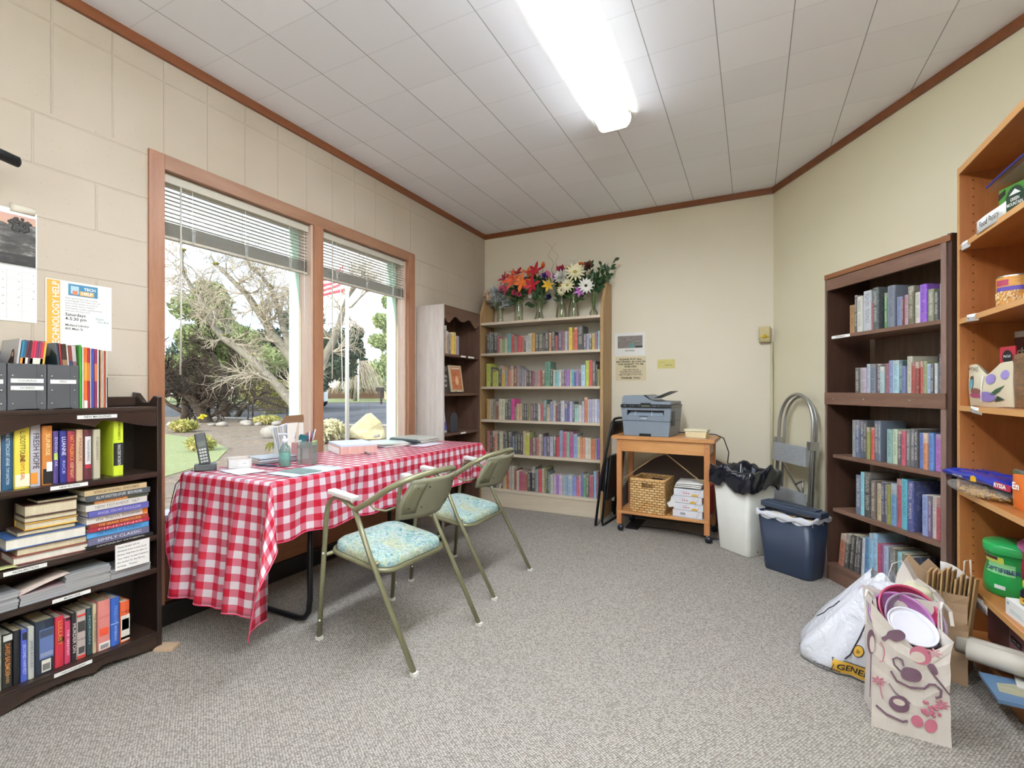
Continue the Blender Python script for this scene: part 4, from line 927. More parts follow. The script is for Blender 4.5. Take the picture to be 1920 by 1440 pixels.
def cloth():
    mb = MB(); mb.uv = mb.bm.loops.layers.uv.new('UVMap')
    zt = TZ+.0035
    cols = []          # (edge point, dir, corner?, L, s)
    def L_near(): return .55
    LF, LN, LB, LR = .25, .55, .20, .14
    N = lambda x, y: (x, y)
    s = 0
    def edge(p0, p1, n, L, k):
        nonlocal s
        ln = math.hypot(p1[0]-p0[0], p1[1]-p0[1])
        for i in range(k+1):
            f = i/k; cols.append(((p0[0]+(p1[0]-p0[0])*f, p0[1]+(p1[1]-p0[1])*f), n, 0, L, s+ln*f))
        s += ln
    def corner(p, a0, a1, L0, L1, k, amp):
        nonlocal s
        for i in range(1, k):
            f = i/k; a = a0+(a1-a0)*f; th = f*PI/2
            d1 = L0/max(math.cos(th), 1e-3); d2 = L1/max(math.sin(th), 1e-3)
            cols.append((p, (math.cos(a), math.sin(a)), amp*math.sin(PI*f)**1.3, min(d1, d2), s+.02*i))
        s += .02*k
    edge((TX0, TY1), (TX1, TY1), (0, 1), LB, 24)
    corner((TX1, TY1), PI/2, 0, LB, LF, 12, .45)
    edge((TX1, TY1), (TX1, TY0), (1, 0), LF, 90)
    corner((TX1, TY0), 0, -PI/2, LF, LN, 18, .42)
    edge((TX1, TY0), (TX0, TY0), (0, -1), LN, 60)
    corner((TX0, TY0), -PI/2, -PI, LN, LR, 8, .25)
    edge((TX0, TY0), (TX0, TY1), (-1, 0), LR, 30)
    nr = 26; vs = []; uvs = []; fs = []
    for (p, n, amp, L, s_) in cols:
        near = n[1] < -.5 and amp == 0; front = n[0] > .5 and amp == 0
        for j in range(nr+1):
            d = L*j/nr; q = d/.55
            if amp: off = .006+d*amp+.015*math.sin(s_*60)*q
            elif near: off = .006+.055*q+ (.020*math.sin(s_*31)+.007*math.sin(s_*67+1))*min(1, q*1.6)
            elif front: off = .006+.02*q+(.016*math.sin(s_*17+1.2)+.008*math.sin(s_*39))*min(1, q*3)
            else: off = .006+.08*q+.01*math.sin(s_*30)*q
            sl = math.sqrt(max(d*d-off*off*.8, 0)) if d > off else d*.5
            hem = .006*math.sin(s_*26)*(j/nr)
            z_ = zt-sl-hem
            if d < .012: z_ = zt-d*.5; 
            x_, y_ = p[0]+n[0]*off*min(1, d/.012+.0), p[1]+n[1]*off*min(1, d/.012)
            if n[0] < -.5 and not amp: x_ = max(x_, -2.525)
            vs.append((max(x_, -2.524), y_, z_)); uvs.append((p[0]+n[0]*d, p[1]+n[1]*d))
    m = nr+1
    for i in range(len(cols)-1):
        for j in range(nr): fs.append((i*m+j, i*m+j+1, (i+1)*m+j+1, (i+1)*m+j))
    mb.add(vs, fs, 0, True, None, uvs)
    mb.sheet(lambda u, v: (TX0+(TX1-TX0)*u, TY0+(TY1-TY0)*v, zt+.0006*math.sin(u*9+v*23)*math.sin(PI*u)*math.sin(PI*v)), 16, 40, 0, True, lambda u, v: (TX0+(TX1-TX0)*u, TY0+(TY1-TY0)*v))
    # vinyl piping along the hem
    o = mb.build('tablecloth', GING, solid=.0008)
    hem = MB(); hem.tube([vs[i*m+nr] for i in range(len(cols))], .0022, 5); hem.build('hem_binding', plain('pink_hem', 'd8486c', .4), o)
    return tag(o, 'red and white gingham vinyl cloth draped over the folding table', 'tablecloth')
cloth()
TT = TZ+.0048

OLIVE = plain('olive_metallic_enamel', '7c795c', .33, .25); WPAD = plain('white_plastic_pad', 'd8d6d0', .35); OLB = plain('olive_plastic_back', '7c7a64', .5)
def fabric():
    m, nt, b = new_mat('aqua_floral_seat_fabric')
    v = coords(nt)
    n = nt.nodes.new('ShaderNodeTexNoise'); nt.links.new(v, n.inputs['Vector']); sv(n, Scale=14.0, Detail=4, Distortion=2.5)
    n2 = noise(nt, v, 5.5, 2)
    c = ramp(nt, n.outputs['Fac'], [(.32, lin('4f7f86')), (.44, lin('86aaa8')), (.52, lin('a9b9a0')), (.58, lin('8fa6b8')), (.68, lin('5f9090'))])
    c = mixc(nt, ramp(nt, n2, [(.48, (0, 0, 0, 1)), (.62, (1, 1, 1, 1))]), c, mixc(nt, .5, c, lin('b3a860')))
    w = nt.nodes.new('ShaderNodeTexVoronoi'); w.feature = 'DISTANCE_TO_EDGE'; nt.links.new(v, w.inputs['Vector']); sv(w, Scale=38.0)
    c = mixc(nt, math_(nt, 'MULTIPLY', math_(nt, 'LESS_THAN', w.outputs['Distance'], .05), .4), c, lin('d3dccf'))
    nt.links.new(c, b.inputs['Base Color']); b.inputs['Roughness'].default_value = .75
    bump(nt, n.outputs['Fac'], .3, .004, b); return m
FAB = fabric()
CAPW = plain('white_plastic_cap', 'dcdad2', .4)
def rr(x0, x1, y0, y1, r, n=6):
    pts = []
    for cx, cy, a0 in ((x1-r, y1-r, 0), (x0+r, y1-r, 90), (x0+r, y0+r, 180), (x1-r, y0+r, 270)):
        for i in range(n+1):
            a = R(a0+90*i/n); pts.append((cx+r*math.cos(a), cy+r*math.sin(a)))
    return pts
def make_chair():
    t = thing('armchair', '', 'chair')
    zs = lambda x: .425-.13*(x+.24)         # seat falls slightly to the rear
    for s_ in (-1, 1):
        q = s_*.232
        MB().tube([(-.285, q, .012), (-.262, q, .30), (-.238, q, .56), (-.226, q, .615), (-.205, q, .645), (-.17, q, .658), (-.13, q, .652), (-.06, q, .618)], .0125, 8, flat=(1, .8)).build('leg', OLIVE, t)
        MB().tube([(-.06, q, .618), (.03, q, .435), (.272, q, .012)], .0125, 8, flat=(1, .8)).build('leg', OLIVE, t)
        MB().box(-.21, -.055, q-.021, q+.021, .0, .022, bev=.008, seg=3, M=Matrix.Translation((0, 0, .658)) @ Matrix.Rotation(R(7), 4, 'Y') @ Matrix.Translation((0, 0, -.014))).build('arm_pad', WPAD, t)
        for x_, z_ in ((-.285, .006), (.274, .006)):
            MB().box(x_-.014, x_+.014, q-.012, q+.012, 0, .016, bev=.003).build('glide', CAPW, t)
        MB().ball((-.268, q-s_*-.0125, .095), .005, 0, 8, 5).ball((-.244, q+s_*.0125, .40), .005, 0, 8, 5).build('rivet_cap', CAPW, t)
        MB().tube([(.02, q*.99, .655), (.045, q*.95, .628), (.08, q*.82, .618), (.105, q*.68, .628)], .0045, 6).build('bracket', OLIVE, t)
    P = [(-.06, .232, .612), (.046, .226, .671), (.114, .210, .717), (.171, .170, .751), (.213, .095, .770), (.232, 0, .777)]
    path = [(x, -y, z) for x, y, z in P] + [(x, y, z) for x, y, z in P[-2::-1]]
    # smooth the rail
    def cr(p, k=5):
        out = []; n = len(p)
        for i in range(n-1):
            a, b_, c_, d_ = [Vector(p[max(0, min(n-1, i+j))]) for j in (-1, 0, 1, 2)]
            for u in range(k):
                f = u/k; out.append(.5*((2*b_)+(c_-a)*f+(2*a-5*b_+4*c_-d_)*f*f+(3*b_-a-3*c_+d_)*f**3))
        out.append(Vector(p[-1])); return out
    rail = cr(path); MB().tube(rail, .0135, 10, flat=(.85, 1)).build('back_rail', OLIVE, t)
    def bk(u, v):
        y_ = (u-.5)*2; wdt = .150+.022*math.sin(PI*min(1, v*1.2)); 
        return (.105+.085*v+.062*(1-y_*y_), y_*wdt, .575+.178*v)
    MB().sheet(bk, 20, 10).build('backrest', OLB, t, solid=.011)
    for s_ in (-1, 1):
        pl = MB()
        def pf(u, v, s_=s_):
            a = bk(.5+s_*(.30+.17*u), .14+.74*v); return (a[0]+.0075, a[1], a[2])
        pl.sheet(pf, 5, 5)
        pl.build('back_plate', plain('olive_plate', '66644c', .45), t, solid=.003)
    sc = MB()
    for a in (.10, .25, .75, .90):
        for b_ in (.28, .78):
            p = bk(a, b_); sc.ball((p[0]+.010, p[1], p[2]), .0035, 0, 8, 5)
    sc.build('screw', plain('dark_screw', '3c3a30', .4, .6), t)
    ol = rr(-.252, .098, -.212, .212, .075)
    vs = [(x, y, zs(x)-.018) for x, y in ol]
    MB().tube(vs, .011, 8, closed=True, flat=(1, 1)).add([(x, y, zs(x)-.016) for x, y in ol], [tuple(range(len(ol)))]).build('seat_frame', OLIVE, t)
    mb = MB(); ol2 = rr(-.246, .092, -.206, .206, .072); k = len(ol2); rings = []
    for (sc_, dz) in ((1, -.008), (1.0, .006), (.985, .018), (.93, .027), (.75, .032), (.4, .034)):
        rings.append([(-.077+(x+.077)*sc_, y*sc_, zs(x)+dz) for x, y in ol2])
    vs = [p for r_ in rings for p in r_]
    fs = [(i*k+j, i*k+(j+1) % k, (i+1)*k+(j+1) % k, (i+1)*k+j) for i in range(len(rings)-1) for j in range(k)] + [tuple((len(rings)-1)*k+j for j in range(k))]
    mb.add(vs, fs, 0, True).build('seat', FAB, t)
    for x_, z_ in ((.045, .395), (-.245, .39)):
        MB().tube([(x_, -.226, z_), (x_, .226, z_)], .009, 8).build('stretcher', OLIVE, t)
    return t
def copy_tree(o, parent=None):
    c = o.copy(); C.objects.link(c)
    if parent is not None: c.parent = parent
    for ch in list(o.children): copy_tree(ch, c)
    return c
ch = make_chair(); ch.location = (-1.458, 1.772, 0); ch.rotation_euler = (0, 0, R(-3))
ch['label'] = 'nearer olive metal armchair with aqua floral seat, pulled up to gingham table'; ch['group'] = 'olive armchairs at the gingham table'
ch2 = copy_tree(ch); ch2.location = (-1.515, 2.50, 0); ch2.rotation_euler = (0, 0, R(0))
ch2['label'] = 'farther olive metal armchair with aqua floral seat, closer to the cream bookcase'

# ---------------------------------------------------------------- things on the table
DKP = plain('charcoal_phone_plastic', '2a2a2c', .4)
ph = thing('phone_cradle', 'black charging cradle on table corner holding the cordless phone', 'phone cradle', (-2.345, 1.402, TT), R(59))
MB().prism([(-.045, 0), (.05, 0), (.052, .008), (.03, .016), (-.005, .034), (-.04, .030)], -.045, .045, 'yz').build('base', DKP, ph, bevel=.004)
p2 = thing('cordless_phone', 'dark cordless phone handset standing upright in its cradle', 'telephone', (-2.345, 1.402, TT+.018), rot=(R(-10), R(-9), R(59)))
MB().box(-.023, .023, -.011, .013, 0, .160, bev=.007, seg=3).build('handset', DKP, p2)
MB().box(-.017, .017, -.0122, -.010, .092, .120, bev=.0005).build('display', plain('phone_display', '4a5048', .2), p2)
kp = MB()
for r_ in range(5):
    for c_ in range(3): kp.box(-.0145+c_*.0105, -.0065+c_*.0105, -.0128, -.010, .018+r_*.0145, .0265+r_*.0145, bev=.001)
kp.build('keypad', plain('pale_keys', 'b8b8b0', .4), p2)
MB().box(-.010, .010, -.0125, -.010, .130, .148, bev=.001).build('earpiece', plain('ear_dark', '3c3c40', .5), p2)
tag(MB().tube([(-2.375, 1.36, TT+.004), (-2.41, 1.33, TT-.03), (-2.45, 1.325, .68), (-2.50, 1.335, .60), (-2.545, 1.35, .545), (-2.56, 1.42, .533)], .0022, 6).build('phone_cable', BLK), 'thin black phone cable dropping from the table to the window sill', 'cable')
bx = thing('card_box', 'small open white card box beside the phone on the gingham cloth', 'box', (-2.290, 1.535, TT), R(60))
bw, bd, bh = .10, .13, .045
CARD = plain('white_card', 'd0ccc8', .7); TAND = plain('raw_cardboard', 'a8794c', .8)
MB().box(-bw/2, bw/2, -bd/2, -bd/2+.002, 0, bh).box(-bw/2, bw/2, bd/2-.002, bd/2, 0, bh).box(-bw/2, -bw/2+.002, -bd/2, bd/2, 0, bh).box(bw/2-.002, bw/2, -bd/2, bd/2, 0, bh).box(-bw/2, bw/2, -bd/2, bd/2, 0, .002).build('box_body', CARD, bx)
MB().box(-bw/2+.003, bw/2-.003, -bd/2+.003, bd/2-.003, .003, .030).build('contents', TAND, bx)
MB().box(-.005, .035, -bd/2-.0006, -bd/2, .012, .034).build('label', PAPER, bx); lettering('TAPE', .009, INK, bx, (.015, -bd/2-.001, .023))
def pile(n, x, y, w, d, rz, cols, lab, cat='magazine', grp=None, tk=.004, jr=4, name='magazine'):
    z = TT
    for i in range(n):
        hc = cols[i % len(cols)]; t_ = tk*(.6+.8*rnd.random())
        o = MB().box(-w/2, w/2, -d/2, d/2, 0, t_-.0003, bev=min(.0008, t_*.2)).box(-w/2+.001, w/2-.001, -d/2-.0002, d/2+.0002, t_*.2, t_*.75, 1).build(name, [plain('mag_'+hc, hc, .3), PAGEW])
        o.location = (x+(rnd.random()-.5)*.012, y+(rnd.random()-.5)*.012, z); o.rotation_euler = (0, 0, rz+R((rnd.random()-.5)*jr*2)); z += t_
        tag(o, lab.format(cname(hc), ordn(i+1)), cat, grp)
    return z
pile(6, -2.30, 1.735, .15, .21, R(-12), ['3c4450', 'd0d0d0', '7a7a78', 'b8bcc4', '4a5058', 'a8b0b8'], '{} booklet, {} up in the small pile behind the hand sanitiser', 'booklet', 'booklets beside the sanitiser', .006, 3, 'booklet')
sn = thing('sanitiser_bottle', 'clear pump bottle of teal hand sanitiser on the gingham cloth', 'bottle', (-2.095, 1.642, TT), R(20))
SANP = glass_mat('clear_bottle_plastic', 'e4f2ee', .08); GEL = film_mat('teal_gel', '9ad8cc', .5, .1)
MB().lathe([(0, 0), (.024, 0), (.027, .004), (.027, .085), (.024, .098), (.012, .110), (.012, .118)], 20, sx=1.1, sy=.8).build('bottle', SANP, sn)
MB().lathe([(0, .002), (.0235, .002), (.025, .006), (.025, .070), (0, .070)], 20, sx=1.1, sy=.8).build('gel', GEL, sn)
MB().lathe([(0, .118), (.014, .118), (.014, .136), (.006, .140), (.005, .158), (0, .158)], 16).box(-.034, .012, -.007, .007, .158, .166, bev=.002).build('pump', plain('pump_white', 'dde2e6', .35), sn)
# cardboard leaflet box stuffed with papers
ob = thing('leaflet_box', 'white desktop organiser box with brown cardboard flap', 'box', (-2.285, 1.835, TT), R(14))
MB().box(-.075, .075, -.05, -.047, 0, .10).box(-.075, .075, .047, .05, 0, .12).box(-.075, -.072, -.05, .05, 0, .11).box(.072, .075, -.05, .05, 0, .11).box(-.075, .075, -.05, .05, 0, .003).box(-.0015, .0015, -.05, .05, 0, .10).build('box_body', plain('organiser_white', 'dcdad6', .6), ob)
MB().box(.002, .076, -.0515, -.05, .0, .098).build('pink_front', plain('rose_card', 'b88a88', .6), ob)
MB().prism([(-.085, .10), (-.055, .06), (.03, .06), (.05, .22), (.045, .245), (-.07, .235), (-.10, .19)], .035, .038).build('cardboard_flap', TAND if 0 else plain('brown_cardboard', '8a6448', .85), ob)
for i in range(7):
    hc = ['e0dcd4', 'b8bcc8', 'd8d0c4', 'c8c8d0', 'e4e0da', 'a8a8b0', 'dcd8d0'][i]
    o = MB().box(-.045, .045, 0, .0035, 0, .19).build('brochure', plain('mag_'+hc, hc, .5)); o.location = (-2.300+.011*i, 1.822, TT+.006+.001*i); o.rotation_euler = (R(3), R(-16+2.2*i), R(78))
    tag(o, f'{cname(hc)} brochure, {ordn(i+1)} from the left standing in the organiser box', 'brochure', 'brochures in the organiser box')
fr = thing('pamphlet', 'beige pamphlet with purple block at the front of the organiser box', 'pamphlet', (-2.245, 1.795, TT+.008), rot=(R(-7), R(-2), R(10)))
MB().box(-.042, .042, 0, .003, 0, .195).build('sheet', plain('beige_pamphlet', 'cdb9a4', .6), fr)
MB().box(-.026, .026, -.0006, 0, .110, .155).build('purple_block', hx('5c50a0'), fr); lettering('READ\nON', .014, WHITE_INK, fr, (0, -.0012, .132)); MB().prism([(-.010, .178), (0, .168), (.010, .178), (0, .188)], -.0006, 0).build('diamond', hx('3a2c3c'), fr)
tag(MB().prism([(-.05, 0), (.03, 0), (.045, .05), (.0, .055)], 0, .004).build('leaflet', plain('teal_leaflet', '2c7078', .5)), 'teal leaflet stuck in the right of the organiser box', 'leaflet', loc=(-2.215, 1.835, TT+.085), rz=R(10))
pc = MB()
for i in range(6):
    pc.tube([(.004*i, 0, 0), (.010*i-.01, .002*i, .07+.004*i)], .0035, 6, i % 3)
tag(pc.build('pencils', [plain('pencil_red', '9c3440', .4), plain('pencil_navy', '30406c', .4), plain('pencil_white', 'd8d4cc', .4)]), 'bunch of short pencils standing at the right of the organiser box', 'pencils', loc=(-2.200, 1.87, TT+.075), rz=R(20))
gv = MB()
for i in range(16):
    a = i*.8; gv.add([(0, 0, 0), (.02*math.cos(a)-.02, .02*math.sin(a), .01), (.045*math.cos(a)-.03, .03*math.sin(a), -.01-.02*(i % 3)), (.02*math.cos(a+.5)-.02, .02*math.sin(a+.5), -.01)], [(0, 1, 2, 3)])
tag(gv.build('leaf_sprig', [plain('yellow_green_leaf', '8a8c2c', .5)]), 'yellow-green artificial leaf sprig hanging left of organiser box', 'leaf sprig', loc=(-2.350, 1.78, TT+.085))
# translucent card holder standing upside down like a little arch
hd = thing('brochure_holder', 'empty smoky clear acrylic brochure holder beside the sanitiser', 'brochure holder', (-2.05, 1.742, TT), R(28))
SMK = film_mat('smoky_acrylic', '8c9690', .45, .1)
MB().box(-.045, -.035, -.02, .02, 0, .10, bev=.002).box(.028, .045, -.02, .02, 0, .10, bev=.002).box(-.045, .045, -.02, .02, .085, .115, bev=.003).box(-.045, .045, .018, .02, 0, .115).build('holder', SMK, hd)
MB().box(.030, .043, -.018, .018, .100, .122, bev=.002).build('sticky_block', plain('lime_notes', 'a8b878', .5), hd)
# white newsletters
def sheet_paper(x, y, w, d, rz, lab, hexc='dcdcda', print_=False, lift=0):
    mb = MB(); mb.sheet(lambda u, v: (w*(u-.5), d*(v-.5), .0012+.002*math.sin(3*u+v)*u+lift*max(0, u-.7)**2*8), 10, 6)
    o = mb.build('paper_sheet', plain('mag_'+hexc, hexc, .55), solid=.0006); tag(o, lab, 'paper', loc=(x, y, TT+.001), rz=rz)
    if print_:
        q = MB()
        for k in range(5): q.sheet(lambda u, v: (w*(-.42+.17*k+.14*u), d*(-.30+.40*v), .0034+.002*math.sin(3*(.08+.17*k)+.5)*(.08+.17*k)), 3, 2)
        q.build('printed_photos', plain('grey_green_print', '7d938c', .6), o)
    return o
sheet_paper(-1.885, 1.595, .20, .29, R(-3), 'glossy newsletter with grey-green pictures on the near table edge', 'c8d2d8', True)
sheet_paper(-2.145, 1.455, .13, .20, R(80), 'plain white sheet of paper at the near end of the table', 'dedee0')
o = tag(MB().tube([(0, 0, .005), (.12, 0, .005), (.135, 0, .005)], [.0045, .0045, .002], 8).build('pen', plain('pen_navy', '27324c', .3)), 'dark ballpoint pen lying near the sanitiser bottle', 'pen', loc=(-2.235, 1.585, TT+.001), rz=R(10))
o = tag(MB().tube([(0, 0, .006), (.14, 0, .006), (.152, 0, .006)], [.005, .005, .002], 8).tube([(.03, 0, .006), (.08, 0, .006)], .0053, 8).build('pen', plain('pen_grey', '8a8e96', .3, .4)), 'grey and white pen lying right of the ream of paper', 'pen', loc=(-2.125, 2.215, TT+.001), rz=R(-30))
ream = thing('paper_ream', 'thick pink-edged ream of paper with blue-white top sheets on table', 'paper stack', (-2.235, 2.235, TT), R(-29))
def rm(i, h): return h
MB().box(-.145, .145, -.11, .11, 0, .045, bev=.002).build('ream', wood('pink_page_edges', 'bf8f86', 'd8b2a6', 'z', 8, .8), ream)
MB().box(-.1455, .12, -.1105, .1105, .0005, .038).build('white_wrapper', PAPER, ream)
MB().box(-.155, .14, -.105, .11, .0455, .056, bev=.001).build('top_sheets', plain('blue_white_sheets', 'c8d4e4', .5), ream)
pile(5, -2.27, 2.62, .21, .28, R(60), ['b8c0c8', '9aa4ac', 'd0d4d8', '6c7880', 'c4ccc8'], '{} magazine, {} up in the spread pile behind the ream', 'magazine', 'spread magazines at the far end of the table', .004, 12)
pile(7, -2.22, 2.83, .21, .28, R(85), ['3a3c40', '5c6468', '2c2e30', '8c9494', '44484c', '6a7478', 'b4b8ac'], '{} magazine, {} up in the far pile nearest window-lit bookcase side', 'magazine', 'dark magazines at the far end of the table', .006, 7)
sheet_paper(-2.03, 2.745, .12, .28, R(4), 'pale pinkish sheet of paper at the far end of the table', 'd8ccd4')
# ================================================================ BROWN BOOKCASE CONTENTS
def std_book(st, lx, ly, z, w, h, d, hexc, lab, grp=None, lean=0):
    o = bpy.data.objects.new('book', book_mesh(w-.001, h, d)); C.objects.link(o); o.color = lin(hexc)
    o.location = W(st, lx, ly, z+(w*math.sin(lean) if lean > 0 else 0)+.0004); o.rotation_euler = (0, lean, ST[st][2]); return tag(o, lab, 'book', grp)
ST['brown'] = (-2.255, 0, PI/2)
for j, (lx, w, h, hc) in enumerate([(3.272, .026, .17, '8a6a48'), (3.299, .020, .20, '5c4c38'), (3.320, .012, .235, 'b8b0a8'), (3.333, .028, .19, 'c07850'), (3.362, .034, .17, '2c6870'), (3.397, .026, .165, 'e0a030'), (3.424, .050, .19, 'd8b830'), (3.475, .022, .165, 'a07078'), (3.498, .024, .165, '8890a8')]):
    std_book('brown', lx, .02, 1.43, w, h, .15, hc, f'{cname(hc)} book, {ordn(j+1)} from the left on the scalloped brown bookcase', 'books in the scalloped brown bookcase')
def face_book(lx, ly, z, w, h, th, base, lab, rz=0, tilt=-8):
    t = thing('book', lab, 'book', W('brown', lx, ly, z), rot=(R(tilt), 0, PI/2+rz))
    MB().box(0, w, 0, th, 0, h, bev=.001).build('cover', plain('cover_'+base, base, .4), t)
    MB().box(.002, w-.001, .003, th-.003, -.0003, h+.0004).build('pages', PAGES, t); return t
t = face_book(3.275, .05, 1.104, .155, .235, .025, '3c3430', 'dark face-out book with white script title, second shelf of scalloped bookcase')
for i, s_ in enumerate(('Alaska', 'Gold', 'Trail')): lettering(s_, .04, hx('d8d4cc'), t, (.08, -.001, .145-.04*i))
MB().box(.02, .14, -.0006, 0, .185, .225).build('cover_print', hx('6c5c54'), t)
std_book('brown', 3.258, .06, 1.10, .016, .16, .12, 'a85c40', 'short red-brown paperback squeezed left of the dark face-out book')
t = face_book(3.46, .055, 1.112, .19, .235, .014, 'c8b898', 'cream framed orange picture book on small stand, second shelf')
MB().box(.018, .172, -.0007, 0, .02, .195).build('cover_picture', wood('orange_picture', '9a4a28', 'd89060', 'x', 9), t)
MB().box(.02, .17, -.0009, 0, .198, .222).build('cover_title', hx('b86848'), t)
MB().box(.03, .16, -.0012, 0, .203, .214).build('title_band', hx('e4d8c0'), t)
MB().ball((.10, -.001, .10), .035, 0, 14, 8, (.8, .05, 1.1)).build('cover_figure', hx('e0b088'), t)
sd = thing('book_stand', 'small black wire stand under the orange picture book', 'book stand', W('brown', 3.50, .05, 1.1002), PI/2)
MB().tube([(0, -.012, .022), (0, -.014, .003), (0, .08, .003), (0, .03, .14)], .0025, 6).tube([(.10, -.012, .022), (.10, -.014, .003), (.10, .08, .003), (.10, .03, .14)], .0025, 6).tube([(0, .075, .003), (.10, .075, .003)], .0025, 6).build('wire', BLK, sd)
t = face_book(3.27, .05, .770, .11, .19, .03, '5058a8', 'blue and white boxed book, third shelf of scalloped bookcase')
MB().box(.004, .106, -.0007, 0, .09, .186).build('cover_picture', wood('greywhite_picture', '4c4c4c', 'd8d8d4', 'x', 30), t)
MB().box(.004, .106, -.0007, 0, .002, .018).build('cover_foot', hx('c8c090'), t)
ar = [(-.055, 0)]+[(.055*math.cos(PI-PI*i/14), .115+.055*math.sin(PI-PI*i/14)) for i in range(15)]+[(.055, 0)]
tag(MB().prism(ar, 0, .003).box(-.05, .05, 0, .10, 0, .002).build('bookend', plain('charcoal_bookend', '3a3c42', .5)), 'round-topped charcoal metal bookend on third shelf of scalloped bookcase', 'bookend', loc=W('brown', 3.50, .06, .7655), rz=PI/2)

# ================================================================ FLOWERS ON THE CREAM BOOKCASE
VG = glass_mat('vase_glass', 'fbfcf8', .06, 0, .5)
STEM = plain('green_stem', '5c7a3c', .5); LEAF = plain('dark_green_leaf', '2c4a28', .5); LEAF2 = plain('mid_green_leaf', '4c6e3a', .5)
FZ = 1.7905
def vase(x, y, prof, lab):
    t = thing('glass_vase', lab, 'vase', (x, y, FZ), 0, 'glass flower vases')
    pr = [(0, .0)] + prof + [(r-.003, z) for r, z in prof[::-1]] + [(0, .008)]
    MB().lathe(pr, 22).build('vase', VG, t)
    return t
def petal(mb, M, L, wd, curl, mi=0, n=4):
    def f(u, v):
        s_ = math.sin(PI*min(.98, u*.9+.08))**.7*wd
        return (L*u, (v-.5)*s_, curl*L*u*u-abs(v-.5)*s_*.25)
    mb.sheet(f, n, 2, mi, True, M=M)
def flower(kind, p, dirv, size, mats, parent, name):
    size *= 1.22; Z = Vector(dirv).normalized(); Mx = Matrix.Translation(p) @ Z.to_track_quat('Z', 'Y').to_matrix().to_4x4()
    mb = MB()
    if kind == 'lily':
        for i in range(6): petal(mb, Mx @ Matrix.Rotation(i*PI/3+.3, 4, 'Z') @ Matrix.Rotation(R(-48 if i % 2 else -34), 4, 'Y'), size, size*.42, -.45)
    elif kind == 'daisy':
        for ring, q in ((0, 1), (1, .8)):
            for i in range(13): petal(mb, Mx @ Matrix.Rotation(i*2*PI/13+ring*.2, 4, 'Z') @ Matrix.Rotation(R(-12-16*ring), 4, 'Y'), size*q, size*.24, -.12)
        mb.ball((0, 0, .003), size*.20, 1, 10, 6, (1, 1, .6), M=Mx)
    elif kind == 'mum':
        for ring in range(5):
            for i in range(11): petal(mb, Mx @ Matrix.Rotation(i*2*PI/11+ring*.35, 4, 'Z') @ Matrix.Rotation(R(-8-17*ring), 4, 'Y'), size*(1-.1*ring), size*.34, .25)
    elif kind == 'rose':
        for ring in range(4):
            for i in range(5): petal(mb, Mx @ Matrix.Rotation(i*2*PI/5+ring*.6, 4, 'Z') @ Matrix.Rotation(R(-20-20*ring), 4, 'Y'), size*(1-.14*ring), size*.75, .4)
    elif kind == 'tulip':
        for i in range(6): petal(mb, Mx @ Matrix.Rotation(i*PI/3, 4, 'Z') @ Matrix.Rotation(R(-70), 4, 'Y'), size, size*.55, .25)
    return mb.build(name, mats, parent)
PCOL = {k: plain('petal_'+k, v, .55) for k, v in {'red': 'b8202c', 'crimson': 'a82440', 'coral': 'e0603c', 'orange': 'e07428', 'white': 'e8e6dc', 'cream': 'e6dfb8', 'pink': 'd87898', 'hotpink': 'c03c78', 'yellow': 'e0b028', 'purple': '5c3c90', 'mauve': 'b868b8', 'blush': 'ddc4ac', 'rose': 'c8506c', 'silver': 'a4a8ac', 'navy': '2c2c58'}.items()}
CENT = plain('flower_centre_dark', '3c3018', .7); CENTY = plain('flower_centre_yellow', 'b8a030', .7)
def leaf_spray(mb, p0, p1, n, L, wd, mi=0, jit=.5):
    a, b_ = Vector(p0), Vector(p1); d = (b_-a)
    for i in range(n):
        f = (i+1)/n; p = a+d*f; side = 1 if i % 2 else -1
        q = d.normalized().to_track_quat('X', 'Z').to_matrix().to_4x4()
        petal(mb, Matrix.Translation(p) @ q @ Matrix.Rotation(rnd.random()*6.28, 4, 'X') @ Matrix.Rotation(side*R(35+25*rnd.random()), 4, 'Z'), L*(.7+.5*rnd.random()), wd, -.15, mi, 3)
def bouquet(x, y, lab, fls, leaves=20, spread=.10, hgt=.33, lm=LEAF, bottom=.03):
    t = thing('bouquet', lab, 'flowers', (x, y, FZ), 0, 'artificial bouquets above the cream bookcase')
    st = MB()
    for i in range(9):
        a = i*2.4; st.tube([(.012*math.cos(a), .012*math.sin(a), bottom), (-.008*math.cos(a), -.008*math.sin(a), .14), (spread*.8*math.cos(a), min(.05, spread*.4*math.sin(a)), hgt-.06)], .0022, 5)
    for k, p, dv, sz, c_, cc in fls:
        st.tube([(0, 0, bottom+.02), (p[0]*.1, p[1]*.1, .15), (p[0], p[1], p[2])], .0022, 5)
    st.build('stems', STEM, t)
    lf = MB()
    for i in range(leaves):
        a = rnd.random()*2*PI; r_ = spread*(.3+.8*rnd.random()); zz = .17+(hgt-.19)*rnd.random()
        leaf_spray(lf, (r_*.3*math.cos(a), r_*.15*math.sin(a), zz-.03), (r_*math.cos(a), max(-.09, min(.06, r_*.6*math.sin(a))), zz+.02), 5, .055, .028)
    lf.build('foliage', lm, t)
    for k, p, dv, sz, c_, cc in fls:
        flower(k, p, dv, sz, [PCOL[c_], cc or CENTY], t, {'lily': 'lily_flower', 'daisy': 'daisy_flower', 'mum': 'chrysanthemum', 'rose': 'rose_flower', 'tulip': 'tulip_flower'}[k])
    return t
YV = 4.262
V1 = [(.038, 0), (.034, .03), (.030, .09), (.036, .15), (.048, .215)]
V2 = [(.042, 0), (.045, .01), (.043, .08), (.046, .15), (.040, .19), (.052, .215)]
V3 = [(.052, 0), (.054, .012), (.040, .05), (.028, .10), (.033, .16), (.050, .205)]
